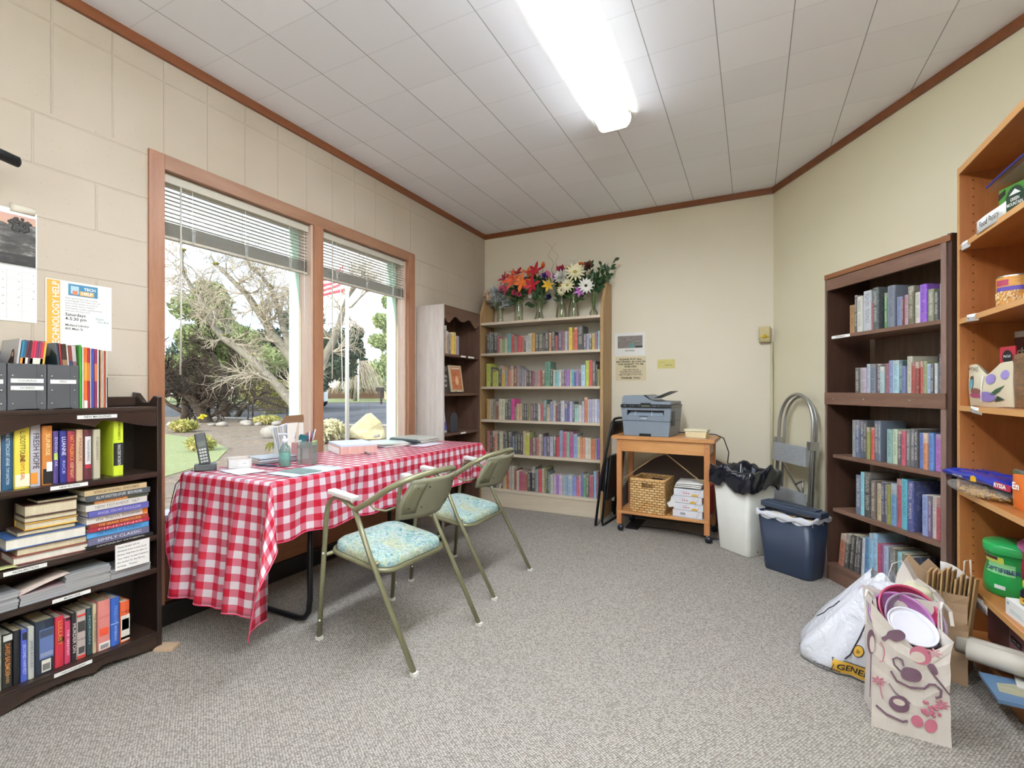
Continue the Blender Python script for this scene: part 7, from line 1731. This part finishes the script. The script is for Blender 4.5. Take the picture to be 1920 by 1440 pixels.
MB().lathe([(.078, .188), (.084, .19), (.084, .215), (.07, .23), (0, .232)], 28).build('lid', plain('pink_lid', 'c868a4', .3), pk)
yb = thing('supplement_bottle', 'small dark bottle with yellow cap and label at the right edge', 'bottle', (.862, 2.285, .3845), R(-10))
MB().lathe([(0, 0), (.028, 0), (.029, .003), (.029, .045), (.020, .055), (.019, .062)], 20).build('bottle', plain('dark_bottle', '1c1c2c', .2), yb)
MB().lathe([(.022, .060), (.023, .062), (.023, .080), (.021, .083), (0, .084)], 20).build('cap', plain('yellow_cap', 'e0b828', .35), yb)
MB().lathe([(.0294, .004), (.0294, .026)], 20).build('label', plain('yellow_label', 'd8b030', .45), yb)
MB().sheet(lambda u, v: (.0298*math.cos(R(-150+60*u)), .0298*math.sin(R(-150+60*u)), .014+.008*v), 8, 1).build('red_label', hx('a83040'), yb)
wbx = thing('carton', 'white pharmacy carton with pale print carrying the yellow-capped bottle', 'box', (.815, 2.345, .3256), R(-87))
MB().box(0, .16, 0, .10, 0, .058, bev=.001).build('carton', PAPER, wbx); MB().box(.01, .022, -.0008, 0, .040, .048).box(.03, .12, -.0008, 0, .018, .0195).box(.03, .10, -.0008, 0, .026, .0275).build('pale_print', hx('8cb0a8'), wbx)
mbx = thing('storage_box', 'dusty maroon box with black brand plate on the lowest beech shelf', 'box', (.87, 2.66, .1006), R(-90))
MB().box(0, .40, 0, .19, 0, .135, bev=.002).build('box_body', plain('maroon_card', '5c3034', .5), mbx)
MB().box(.19, .395, -.0012, 0, .004, .131).build('rose_front', hx('8c6060'), mbx); MB().box(.0, .40, 0, .19, .1352, .1358).build('rose_lid', plain('rose_lid', '9a6a66', .5), mbx)
MB().box(.205, .285, -.0024, 0, .085, .108, bev=.001).build('name_plate', INK, mbx); lettering('OXO  SIM', .014, hx('b0a8a4'), mbx, (.245, -.0030, .0965))
rl = thing('parchment_roll', 'long roll of cream parchment paper with tan band, lowest shelf', 'roll', (.895, 2.27, .166), rot=(0, 0, R(-25)))
PR = plain('parchment_cream', 'c8c0b0', .5)
MB().tube([(-.200, 0, 0), (.20, 0, 0)], .034, 24, cap=False).build('roll', PR, rl, solid=.003)
MB().tube([(-.197, 0, 0), (.19, 0, 0)], .014, 16, cap=False).build('core', TAND, rl, solid=.002)
MB().tube([(-.015, 0, 0), (.03, 0, 0)], .0348, 24, cap=False).build('tan_band', hx('8c7c60'), rl)
MB().tube([(.03, 0, 0), (.199, 0, 0)], .0346, 24, cap=False).build('printed_sleeve', plain('sleeve_grey', 'b4aca8', .5), rl)
lettering('Baking Parchment', .018, INK, rl, (.12, -.0352, .012), wid=.16); lettering('30.48 cm x 15 m', .012, hx('5c5854'), rl, (.10, -.0352, -.012))
rl2 = thing('parchment_roll', 'second cream parchment roll lying just behind the banded roll', 'roll', (.89, 2.352, .152), R(-26))
MB().tube([(-.20, 0, 0), (.2, 0, 0)], .034, 24, cap=False).build('roll', PR, rl2, solid=.003)
mgz = [('5c7894', 'blue-grey album with faded photos, jutting off the lowest shelf', .80, 2.25, .1010, .012, -3), ('d8d4c8', 'white booklet lying under the parchment rolls on the lowest shelf', .90, 2.33, .1131, .006, -15), ('b0a890', 'booklet with red and blue flag print on the lowest shelf', .89, 2.18, .1192, .008, -12)]
for hc, lab, x_, y_, z_, th_, rz_ in mgz:
    t = thing('booklet', lab, 'booklet', (x_+.045, y_-.04, z_), R(rz_))
    MB().box(-.12, .17, -.09, .09, 0, th_, bev=.001).build('cover', plain('mag_'+hc, hc, .35), t)
    if 'faded' in lab: MB().prism([(-.10, -.03), (-.02, -.04), (.06, -.01), (.10, .04), (0, .06), (-.09, .03)], th_, th_+.0006, 'xy').build('cover_photo', wood('faded_photo', 'b8ac84', '8c9080', 'x', 8), t)
    if 'flag' in lab:
        f_ = MB()
        for k in range(5): f_.box(-.06+.03*k, -.045+.03*k, -.05, .02, th_, th_+.0006, k % 3)
        f_.build('flag_print', [hx('2c3480'), WHITE_INK, hx('b03040')], t)
# ================================================================ OUTSIDE THE WINDOW
G = -.05
def gmat(name, a, b_, sc=8, bmp=.3, c3_=None, rough=.95):
    m, nt, b = new_mat(name); v = coords(nt); n1 = noise(nt, v, sc, 6, .75); n2 = noise(nt, v, sc*.15, 3)
    c = ramp(nt, n1, [(.35, lin(a)), (.65, lin(b_))])
    if c3_: c = mixc(nt, ramp(nt, n2, [(.45, (0, 0, 0, 1)), (.62, (1, 1, 1, 1))]), c, lin(c3_))
    nt.links.new(c, b.inputs['Base Color']); b.inputs['Roughness'].default_value = rough; b.inputs['Specular IOR Level'].default_value = .2
    bump(nt, n1, bmp, .05, b); return m
MULCH = gmat('bark_mulch', '635548', '958877', 9, .8, '807568'); GRASS = gmat('lawn_grass', '77825a', '98a072', 20, .5, '8a9068')
ASPH = gmat('asphalt', '505256', '66686c', 30, .2, '5c5e62'); CONC = gmat('concrete', '8c877e', 'a09b92', 6, .1)
def poly(name, pts, z, mat, lab=None, h=.02):
    n = len(pts)
    o = MB().prism(pts, z-h, z, 'xy').build(name, mat); struct(o, lab); return o
poly('ground', [(-2.74, -30), (-2.74, 130), (-140, 130), (-140, -30)], G, MULCH, 'bark mulch garden bed outside the window', .1)
poly('lawn', [(-6.2, 1.5), (-6.9, 3.4), (-7.9, 4.9), (-9.3, 6.0), (-11.4, 6.9), (-14.2, 7.3), (-19, 2), (-12, -8), (-4.6, -6)], G+.012, GRASS, 'small lawn patch outside the left pane')
poly('road', [(-8.9, 13.2), (-12.2, 11.9), (-16.5, 13.2), (-22.5, 12.9), (-27, 6), (-45, 14), (-36, 26), (-32.5, 32.4), (-30, 36), (-10, 40)], G+.015, ASPH, 'asphalt street beyond the garden')
poly('far_lawn', [(-36, 26), (-45, 14), (-70, 20), (-90, 110), (-20, 70), (-30, 36.4), (-32.6, 32.7)], G+.05, GRASS, 'sunlit lawn across the street')
poly('kerb', [(-45, 13.7), (-36, 25.7), (-32.4, 32.2), (-29.9, 36.0), (-29.5, 36.2), (-32.1, 32.6), (-35.7, 26.1), (-44.7, 14.2)], G+.12, CONC, 'pale kerb across the street')
poly('sidewalk', [(-7.6, 12.9), (-12.5, 11.4), (-16.6, 12.4), (-22, 12.0), (-22.1, 12.6), (-16.6, 13.1), (-12.3, 12.0), (-7.8, 13.6)], G+.03, CONC, 'narrow concrete path edging the garden bed')

BARKL = gmat('pale_mottled_bark', '6d675d', '9e988b', 6, .5, '888274'); BARKD = gmat('dark_bark', '383029', '5a4f44', 8, .6)
TWIG = gmat('pale_twig', 'a39888', 'c4b9a6', 8, .3); MOSS = gmat('moss', '6a6a2c', '8c8a40', 20, .6)
def grow(mb, p, d, L, r_, depth, rg, mi=0, kink=.25, up=.0):
    pts = [p]; rs = [r_]; n = 5; q = p.copy(); dd = d.copy()
    for i in range(n):
        dd = (dd+Vector((rg.uniform(-kink, kink), rg.uniform(-kink, kink), rg.uniform(-kink, kink)+up))).normalized()
        q = q+dd*L/n; pts.append(q.copy()); rs.append(r_*(1-.75*(i+1)/n))
    mb.tube(pts, rs, 4 if r_ < .03 else 7, mi)
    if depth > 0:
        for i in range(1, n+1):
            for _ in range(1 if depth < 2 else 2):
                ax = dd.cross(Vector((rg.uniform(-1, 1), rg.uniform(-1, 1), rg.uniform(-1, 1)))).normalized()
                nd_ = Matrix.Rotation(R(rg.uniform(25, 60)), 3, ax) @ (pts[i]-pts[i-1]).normalized()
                grow(mb, pts[i], nd_, L*rg.uniform(.45, .7), rs[i]*.75+.002, depth-1, rg, mi, kink*1.1, up)
# big pale bare tree, several leaning trunks
BP = Vector((-13.53, 11.68, G))
bare = thing('bare_tree', 'large leafless tree with pale mossy branches outside, crossing both panes', 'tree', tuple(BP))
LIMBS = [([(-13.53, 11.68, -.15), (-13.91, 11.49, .27), (-14.18, 11.35, .75), (-14.59, 11.15, 1.29), (-14.97, 10.96, 1.70), (-15.41, 10.74, 2.21), (-15.9, 10.49, 2.65), (-16.26, 10.31, 2.89), (-16.53, 10.18, 3.31), (-16.66, 10.11, 3.80), (-16.8, 10.04, 3.99), (-17.11, 9.88, 4.41), (-17.26, 9.81, 4.72), (-17.47, 9.70, 5.14), (-17.52, 9.68, 5.54), (-17.49, 9.69, 5.91)], .19, .035),
 ([(-13.53, 11.68, -.15), (-13.45, 11.72, .60), (-13.69, 11.6, 1.33), (-14.1, 11.39, 2.14), (-14.4, 11.24, 2.61), (-14.72, 11.08, 2.98), (-14.95, 10.97, 3.44), (-15.25, 10.82, 3.93), (-15.54, 10.67, 4.44), (-15.82, 10.53, 4.72), (-16.15, 10.37, 5.09), (-16.48, 10.2, 5.42), (-16.64, 10.12, 5.73)], .24, .03),
 ([(-14.1, 11.39, 2.14), (-14.27, 11.31, 2.8), (-14.43, 11.23, 3.35), (-14.56, 11.16, 3.9), (-14.66, 11.11, 4.26), (-14.79, 11.05, 4.63), (-15.08, 10.9, 5.03), (-15.35, 10.77, 5.27), (-15.58, 10.65, 5.63)], .13, .03),
 ([(-13.45, 11.72, .97), (-13.28, 11.8, 1.88), (-13.09, 11.9, 2.36), (-12.87, 12.01, 2.83), (-12.71, 12.09, 3.31), (-12.58, 12.15, 3.8), (-12.43, 12.23, 4.35), (-12.23, 12.33, 4.63), (-12.1, 12.39, 4.9), (-11.94, 12.47, 5.14)], .17, .03),
 ([(-13.53, 11.68, 1.7), (-13.64, 11.62, 2.61), (-13.94, 11.47, 3.35), (-14.18, 11.35, 3.9), (-14.27, 11.31, 4.54)], .12, .03),
 ([(-12.55, 12.17, 3.9), (-12.3, 12.29, 3.99), (-12.05, 12.42, 4.3), (-11.81, 12.54, 4.54)], .05, .02),
 ([(-12.87, 12.01, 2.83), (-13.15, 11.87, 3.16), (-13.28, 11.8, 3.35), (-13.45, 11.72, 3.71)], .05, .02)]
rg = random.Random(11); tw = MB(); ms = MB()
for pts, r0, r1 in LIMBS:
    P_ = [Vector(p)-BP for p in pts]; n = len(P_)
    MB().tube(P_, [r0+(r1-r0)*i/(n-1) for i in range(n)], 10).build('limb', BARKL, bare)
    for i in range(2, n):
        k_ = 3 if i > n*.4 else 1
        for _ in range(k_):
            d = Vector((rg.uniform(-1, 1), rg.uniform(-1, 1), rg.uniform(-.2, 1))).normalized()
            grow(tw, P_[i], d, rg.uniform(.6, 1.5), (r0+(r1-r0)*i/(n-1))*.28+.006, 2, rg)
        if i % 2: ms.ball(tuple(P_[i]+Vector((0, 0, (r0+(r1-r0)*i/(n-1))*.8))), .09, 0, 8, 5, (1.3, 1.1, .6), wob=.4)
o = tw.build('twigs', TWIG, bare); o['kind'] = 'stuff'; ms.build('moss', MOSS, bare)
# darker twisted trees further left
def twisted(base, limbs, lab, seed, n_extra=16):
    B_ = Vector(base); t = thing('twisted_tree', lab, 'tree', base, group='dark twisted trees in the garden bed'); rg = random.Random(seed); tw = MB(); tk = MB()
    for pts, r0 in limbs:
        P_ = [Vector(p)-B_ for p in pts]; n = len(P_)
        tk.tube(P_, [r0*(1-.6*i/(n-1)) for i in range(n)], 8)
        for i in range(1, n):
            for _ in range(1 + i % 2): grow(tw, P_[i], Vector((rg.uniform(-1, 1), rg.uniform(-1, 1), rg.uniform(0, .9))).normalized(), rg.uniform(.8, 1.8), r0*.35, 2, rg, 0, .35)
    tk.build('trunk', BARKD, t); o = tw.build('branches', BARKD, t); o['kind'] = 'stuff'
twisted((-17.63, 10.66, G), [([(-17.63, 10.66, -.2), (-17.75, 10.6, .09), (-17.98, 10.49, .47), (-18.18, 10.39, .8), (-18.53, 10.21, 1.05), (-18.87, 10.04, 1.44), (-19.17, 9.89, 1.83)], .22), ([(-17.98, 10.49, .47), (-17.63, 10.66, .76), (-17.4, 10.78, 1.05), (-17.14, 10.91, 1.44), (-16.94, 11.01, 1.83)], .12)], 'dark gnarled tree leaning left behind the cordless phone', 5)
twisted((-19.07, 10.61, G), [([(-19.07, 10.61, -.15), (-18.98, 10.65, .25), (-19.01, 10.63, .65), (-18.94, 10.67, 1.25), (-19.07, 10.61, 1.75), (-19.25, 10.52, 2.05)], .18), ([(-18.98, 10.65, .25), (-19.33, 10.47, .45), (-19.6, 10.34, .59), (-19.78, 10.25, .85)], .1), ([(-18.98, 10.65, .55), (-18.53, 10.87, .71), (-18.26, 11.01, .79)], .1)], 'dark gnarled multi-stem tree nearest the left jamb of the window', 6)
twisted((-20.4, 13.1, G), [([(-20.4, 13.1, -.24), (-20.51, 13.05, .34), (-20.55, 13.03, 1.04), (-20.51, 13.05, 1.62), (-20.71, 12.94, 2.08), (-21.02, 12.79, 2.77)], .2), ([(-20.55, 13.03, .92), (-20.2, 13.2, 1.38), (-19.78, 13.41, 1.73)], .1), ([(-20.09, 13.25, -.19), (-19.78, 13.41, .34), (-19.37, 13.62, .64), (-18.95, 13.82, 1.04)], .12)], 'dark gnarled tree left of the garden bench', 8)
def leaves_mat(name, a, b_, c_):
    m, nt, b = new_mat(name); oi = nt.nodes.new('ShaderNodeNewGeometry')
    n = noise(nt, coords(nt), 1.3, 3, .7)
    c = ramp(nt, n, [(.32, lin(a)), (.5, lin(b_)), (.68, lin(c_))]); nt.links.new(c, b.inputs['Base Color']); b.inputs['Roughness'].default_value = .7
    tr = nt.nodes.new('ShaderNodeBsdfTranslucent'); nt.links.new(c, tr.inputs[0]); mx = nt.nodes.new('ShaderNodeMixShader'); mx.inputs[0].default_value = .25
    nt.links.new(b.outputs[0], mx.inputs[1]); nt.links.new(tr.outputs[0], mx.inputs[2]); nt.links.new(mx.outputs[0], nt.nodes['Material Output'].inputs[0]); return m
PINE = leaves_mat('pine_needles', '66784e', '8c9962', 'a4aa78'); FIR = leaves_mat('dark_fir_needles', '2f4335', '465a49', '5e6e55')
CED = leaves_mat('cedar_foliage', '708458', '9caa74', 'bcc08c'); BROWNT = leaves_mat('bare_brush', '7c7466', '9c9484', 'b4aa98'); YG = leaves_mat('yellow_green_shrub', '8c8c48', 'b0ac60', 'c8b880')
def foliage(mb, blobs, n, size, rg, stretch=1.0):
    for k in range(n):
        c, r_, sz = blobs[k % len(blobs)]
        u = Vector((rg.gauss(0, 1), rg.gauss(0, 1), rg.gauss(0, 1))).normalized()*(rg.random()**.33)
        p = Vector(c)+Vector((u.x*r_, u.y*r_, u.z*sz))
        a = Vector((rg.uniform(-1, 1), rg.uniform(-1, 1), rg.uniform(-1, 1))).normalized(); b_ = a.orthogonal().normalized(); s_ = size*rg.uniform(.6, 1.3)
        mb.add([p-a*s_*stretch, p+b_*s_*.4, p+a*s_*stretch, p-b_*s_*.4], [(0, 1, 2, 3)], 0)
def tree(base, trunk_h, trunk_r, blobs, n, size, mat, lab, seed, name='evergreen_tree', grp=None):
    t = thing(name, lab, 'tree', base, group=grp); rg = random.Random(seed)
    MB().tube([(0, 0, -.1), (.1, 0, trunk_h*.5), (0, .1, trunk_h)], [trunk_r, trunk_r*.8, trunk_r*.3], 8).build('trunk', BARKD, t)
    mb = MB(); foliage(mb, blobs, n, size, rg, 1.2); mb.build('foliage', mat, t)
def clus(rg, cx, cy, cz, rx, rz, n, r_):
    return [((cx+rg.gauss(0, rx*.45), cy+rg.gauss(0, rx*.3), cz+rg.gauss(0, rz*.42)), r_*rg.uniform(.6, 1.1), r_*rg.uniform(.5, .9)) for _ in range(n)]
rg = random.Random(4)
tree((-26.2, 15.6, G), 4.6, .25, clus(rg, 0, 0, 3.7, 3.2, 2.6, 34, .9), 15000, .16, PINE, 'broad light green pine behind the dark twisted trees', 1)
tree((-23.5, 20.0, G), 5.0, .3, clus(rg, 0, 0, 3.2, 3.0, 2.6, 30, 1.0), 14000, .16, FIR, 'dark evergreen behind the leaning pale trunk', 2)
tree((-34, 12.5, G), 8, .3, clus(rg, 0, 0, 6.5, 3.4, 4.5, 30, 1.1), 9000, .14, BROWNT, 'tall brownish bare tree crown in the upper left of the window', 3, 'bare_crowned_tree')
tree((-37.5, 43.5, G), 10, .4, [((0+rg.gauss(0, .7*(1.15-z_/13)), rg.gauss(0, .7), z_), 2.2*(1.12-z_/13.5), .9) for z_ in [1.8+.33*i for i in range(32)]]+[((2.4+rg.gauss(0, .5), 1.2, 1.5+.5*i), 1.5*(1.1-i/24), .8) for i in range(17)], 22000, .22, CED, 'tall yellow-green cedar in the right pane', 5)
tree((-43.5, 43.8, G), 8, .35, [((rg.gauss(0, .4), rg.gauss(0, .4), z_), 2.0*(1.12-z_/9.5), .7) for z_ in [1.5+.35*i for i in range(21)]], 11000, .22, FIR, 'dark conical spruce beside the white flagpole', 6)
for i, (x_, y_, h_, m_) in enumerate(((-48, 22, 5, FIR), (-52, 30, 6, FIR), (-54, 38, 5.5, PINE), (-56, 46, 6, FIR), (-50, 54, 6, FIR), (-42, 57, 7, CED), (-47, 15, 5, PINE), (-34, 56, 7, FIR))):
    tree((x_, y_, G), h_*.6, .3, clus(rg, 0, 0, h_*.5, 4.2, h_*.5, 16, 1.6), 3600, .34, m_, ['dark fir clump behind the pale leaning trunk, across the street', 'dark fir clump left of the green exterior post', 'greenish pine clump behind green post', 'dark fir clump at the left of the right pane', 'dark firs between the flagpole and cedar', 'pale cedar mass behind the red chimney', 'greenish pine clump at the far left', 'dark firs at the right edge of the pane'][i], 20+i, grp='distant trees across the street')
# weeping bare tree
wt = thing('weeping_tree', 'small leafless weeping tree on the lawn across the street', 'tree', (-36.2, 36.6, G)); rg = random.Random(9)
MB().tube([(0, 0, 0), (.05, 0, 1.2), (0, 0, 2.6)], [.22, .18, .12], 8).build('trunk', BARKL, wt)
mb = MB()
for i in range(230):
    a = rg.random()*2*PI; r_ = rg.uniform(1.2, 3.6); zt_ = 2.6+rg.uniform(.3, 1.7); pts = []
    for k in range(7):
        f = k/6; pts.append((r_*f*math.cos(a)+rg.uniform(-.05, .05), r_*f*math.sin(a)+rg.uniform(-.05, .05), 2.4+(zt_-2.4)*math.sin(PI*min(1, f*1.15))-1.5*f**3*rg.uniform(.6, 1.1)))
    mb.tube(pts, [.03*(1-.8*k/6)+.006 for k in range(7)], 3)
o = mb.build('drooping_twigs', TWIG, wt); o['kind'] = 'stuff'
# shrubs, stones, rock, poles, bench
def shrub(x, y, r_, h_, mat, lab, seed, n=900, size=.05):
    t = MB(); rg = random.Random(seed); foliage(t, [((0, 0, h_*.5), r_, h_*.5)], n, size, rg, 1.6); tag(t.build('shrub', mat), lab, 'shrub', loc=(x, y, G))
shrub(-21.3, 16.1, 1.0, 1.7, YG, 'yellow and bronze shrub beyond the garden bench', 31, 2600, .07)
shrub(-14.2, 7.9, .35, .35, YG, 'low yellow-green tuft by the stones behind the phone', 32, 700, .05)
shrub(-14.9, 11.0, .45, .3, YG, 'low green tuft in front of the garden bench', 33, 700, .05)
shrub(-8.6, 7.7, .5, .5, leaves_mat('dry_grass', 'a8a070', 'c8c098', 'd8d0b0'), 'pale tuft of dry grass left of the standing rock', 34, 1200, .07)
shrub(-29.8, 22.5, 2.2, 2.4, YG, 'yellowish hedge at the street, left of the right pane', 35, 2600, .12)
shrub(-9.5, 5.6, .25, .3, YG, 'small yellow plant in the mulch, just left of the desktop organiser', 36, 300, .05)
yf_ = MB()
for i in range(7): yf_.ball((rnd.uniform(-.1, .1), rnd.uniform(-.1, .1), rnd.uniform(0, .12)), .05, 0, 8, 5, (1, 1, .7))
tag(yf_.build('yellow_flowers', plain('daffodil_yellow', 'e0cc28', .5)), 'bright yellow flower clump at the foot of twisted tree', 'flowers', loc=(-15.9, 9.4, G+.25))
STN = gmat('border_stone', '868077', 'a5a098', 3, .4)
for i in range(16):
    f = i/15; x_ = -16.6+3.6*f; y_ = 8.9+3.2*f+.25*math.sin(i*2.3); s_ = .08+.13*random.Random(i).random()
    tag(MB().ball((0, 0, s_*.35), s_, 0, 9, 6, (1.3, 1, .6), wob=.22).build('border_stone', STN), f'pale border stone, {ordn(i+1)} from the left along the mulch bed edge', 'stone', 'border stones along the mulch bed', loc=(x_, y_, G))
for i in range(9):
    s_ = .09+.10*random.Random(50+i).random()
    tag(MB().ball((0, 0, s_*.35), s_, 0, 9, 6, (1.3, 1, .6), wob=.25).build('garden_stone', STN), f'small pale stone, {ordn(i+1)} from the left near the standing rock', 'stone', 'small stones near the standing rock', loc=(-9.6+.24*i, 8.05+.16*i+.2*math.sin(i*1.9), G))
tag(MB().ball((0, 0, .12), .26, 0, 10, 7, (1.2, 1, .7), wob=.15).build('boulder', STN), 'pale boulder in the mulch, just left of the desktop organiser', 'stone', loc=(-10.6, 7.95, G))
rk = MB(); rk.add([(-.42, 0, 0), (-.30, -.25, .05), (.0, -.28, 0), (.36, -.2, 0), (.45, .05, 0), (.2, .3, 0), (-.3, .25, 0), (-.36, -.05, .28), (.02, -.12, .62), (.12, .0, .64), (.36, -.05, .42), (.43, 0, .2), (.08, -.22, .25)], [(0, 1, 7), (1, 2, 12), (1, 12, 7), (7, 12, 8), (12, 2, 3), (12, 3, 11), (12, 11, 10), (12, 10, 8), (8, 10, 9), (3, 4, 11), (4, 5, 11), (11, 5, 10), (10, 5, 9), (9, 5, 6), (9, 6, 7), (8, 9, 7), (7, 6, 0), (0, 6, 5, 4, 3, 2, 1)])
tag(rk.build('standing_rock', gmat('sandstone', 'b8ac84', 'd0c49c', 4, .3), bevel=.03), 'pointed tan rock standing outside the right pane', 'rock', loc=(-8.3, 8.75, G), rz=R(38))
WPAINT = plain('white_pole_paint', 'e4e4e0', .4)
fp = thing('flagpole', 'white flagpole outside the right window pane', 'flagpole', (-7.50, 7.36, G))
MB().tube([(0, 0, 0), (0, 0, 7.5)], [.042, .032], 14).build('pole', WPAINT, fp)
MB().tube([(-.08, -.05, 1.2), (-.12, -.06, 3.2), (-.03, -.02, 6.5)], .006, 5).build('rope', CORD, fp)
flg = thing('flag', 'red and white striped flag hanging high beyond the left pane', 'flag', (-7.55, 7.33, 3.15))
mb = MB()
for k in range(9):
    mb.sheet(lambda u, v, k=k: (-.85*u-.02, -.45*u+.10*math.sin(7*u), .065*k+.065*v-.25*u+.05*math.sin(6*u+k*.4)), 12, 2, k % 2)
mb.build('flag_cloth', [plain('flag_red', 'c04c58', .6), plain('flag_white', 'dcdce0', .6)], flg)
p2_ = MB().tube([(0, 0, 0), (0, 0, 4.2)], [.09, .07], 10).build('utility_post', WPAINT); tag(p2_, 'thin white post on the lawn across the street', 'post', loc=(-33.9, 34.7, G))
bn_ = thing('garden_bench', 'dark metal garden bench with slatted back beyond the mulch bed', 'bench', (-15.6, 11.6, G), R(35))
IR = plain('dark_iron', '3c3430', .5, .4)
for s_ in (-.65, .65): MB().tube([(s_, -.25, 0), (s_, -.2, .42), (s_, .2, .42), (s_, .25, 0)], .03, 6).tube([(s_, .2, .42), (s_, .3, .95)], .025, 6).tube([(s_, -.2, .42), (s_, -.2, .62), (s_, .24, .66)], .02, 6).build('leg', IR, bn_)
mb = MB()
for k in range(5): mb.box(-.68, .68, -.22+.09*k, -.15+.09*k, .42, .45)
mb.build('seat', IR, bn_); mb = MB()
for k in range(14): mb.tube([(-.6+.092*k, .215, .50), (-.6+.092*((k+3) % 14), .28, .86)], .016, 5)
mb.box(-.68, .68, .27, .30, .84, .92).box(-.68, .68, .20, .23, .47, .52); mb.build('backrest', IR, bn_)
# neighbour house
hs = thing('house', 'cream house with grey roof and red brick chimney across the street', 'house', (-36.0, 47.0, G), R(45))
HW = plain('house_cream', 'd4c8a8', .7)
MB().box(-4, 4, -3, 3, 0, 2.7).prism([(-4, 2.7), (4, 2.7), (0, 4.9)], -3, 3).build('wall', HW, hs)
MB().prism([(-4.5, 2.35), (0, 5.05), (0, 4.85), (-4.4, 2.2)], -3.4, 3.4).prism([(4.5, 2.35), (0, 5.05), (0, 4.85), (4.4, 2.2)], -3.4, 3.4).build('roof', plain('roof_grey', '8c8884', .8), hs)
MB().box(-2.6, -1.9, -3.5, -2.9, 0, 5.4).build('chimney', plain('brick_red', 'a85c48', .8), hs)
MB().box(-3.2, -2.8, -3.03, -3, 1, 2).build('window', plain('window_dark', '40484c', .2), hs)
fn = thing('fence', 'brown board fence across the far lawn', 'fence', (-44, 50, G), R(45)); MB().box(-14, 14, 0, .1, 0, 1.5).build('boards', plain('fence_brown', '6c5444', .8), fn)
mbx_ = thing('mailbox', 'black mailbox on a post at the street by the green window post', 'mailbox', (-27.2, 30.4, G)); MB().box(-.06, .06, -.06, .06, 0, 1.05).build('post', IR, mbx_); MB().box(-.5, .22, -.14, .14, 1.05, 1.38, bev=.04).build('box_body', IR, mbx_)
vn = thing('white_van', 'pale boxy vehicle parked beyond the shrub, by the green post', 'vehicle', (-26.2, 22.2, G), R(40))
MB().box(-1.2, 1.2, -.9, .9, .4, 2.3, bev=.08).build('body', plain('van_white', 'd4dce0', .4), vn); MB().box(-1.22, -.2, -.8, .8, 1.3, 1.9).build('window', plain('window_dark', '40484c', .2), vn)
MB().tube([(-.8, -.92, .4), (-.8, -.7, .4)], .38, 14).tube([(.8, -.92, .4), (.8, -.7, .4)], .38, 14).tube([(-.8, .7, .4), (-.8, .92, .4)], .38, 14).tube([(.8, .7, .4), (.8, .92, .4)], .38, 14).build('wheel', BLACKB, vn)

# ================================================================ SKY, SUN, CAMERA
w = bpy.data.worlds.new('sky'); S.world = w; w.use_nodes = True; nt = w.node_tree; bg = nt.nodes['Background']
tc = nt.nodes.new('ShaderNodeTexCoord'); sp = nt.nodes.new('ShaderNodeSeparateXYZ'); nt.links.new(tc.outputs['Generated'], sp.inputs[0])
mp = nt.nodes.new('ShaderNodeMapping'); nt.links.new(tc.outputs['Generated'], mp.inputs[0]); mp.inputs['Scale'].default_value = (1, 1, 2.6)
cl = nt.nodes.new('ShaderNodeTexNoise'); nt.links.new(mp.outputs[0], cl.inputs['Vector']); sv(cl, Scale=2.6, Detail=6, Roughness=.55)
blue = ramp(nt, sp.outputs[2], [(0, lin('c8d4e2')), (.22, lin('93b4dc')), (1, lin('6a98d4'))])
cf = ramp(nt, cl.outputs['Fac'], [(.36, (0, 0, 0, 1)), (.60, (1, 1, 1, 1))])
nt.links.new(mixc(nt, cf, blue, lin('fbf8f4')), bg.inputs['Color']); bg.inputs['Strength'].default_value = SKY
sun = bpy.data.lights.new('sun', 'SUN'); sun.energy = SUN; sun.angle = R(.6); sun.color = (1, .94, .84)
so = bpy.data.objects.new('sun', sun); C.objects.link(so); so.rotation_euler = Vector((.10, .80, -.52)).to_track_quat('-Z', 'Y').to_euler()
pl_ = bpy.data.lights.new('window_portal', 'AREA'); pl_.shape = 'RECTANGLE'; pl_.size = 1.66; pl_.size_y = 1.85; pl_.cycles.is_portal = True
po = bpy.data.objects.new('window_portal', pl_); C.objects.link(po); po.location = (-2.76, 2.23, 1.36); po.rotation_euler = (0, R(-90), 0)
cam = bpy.data.cameras.new('camera'); co_ = bpy.data.objects.new('camera', cam); C.objects.link(co_); S.camera = co_
cam.sensor_width = 36; cam.sensor_fit = 'HORIZONTAL'; cam.lens = 36*901/1920; cam.shift_y = (731-720)/1920; cam.clip_start = .05; cam.clip_end = 400
co_.location = (0, 0, 1.13); co_.rotation_euler = (R(90), 0, R(26.6))
S.view_settings.view_transform = 'Standard'; S.view_settings.look = 'None'; S.view_settings.gamma = 1; S.view_settings.exposure = EXPO
S.view_settings.use_curve_mapping = False
S.cycles.max_bounces = 8; S.cycles.diffuse_bounces = 4; S.cycles.transparent_max_bounces = 16; S.cycles.sample_clamp_indirect = 6; S.cycles.caustics_refractive = False; S.cycles.caustics_reflective = False
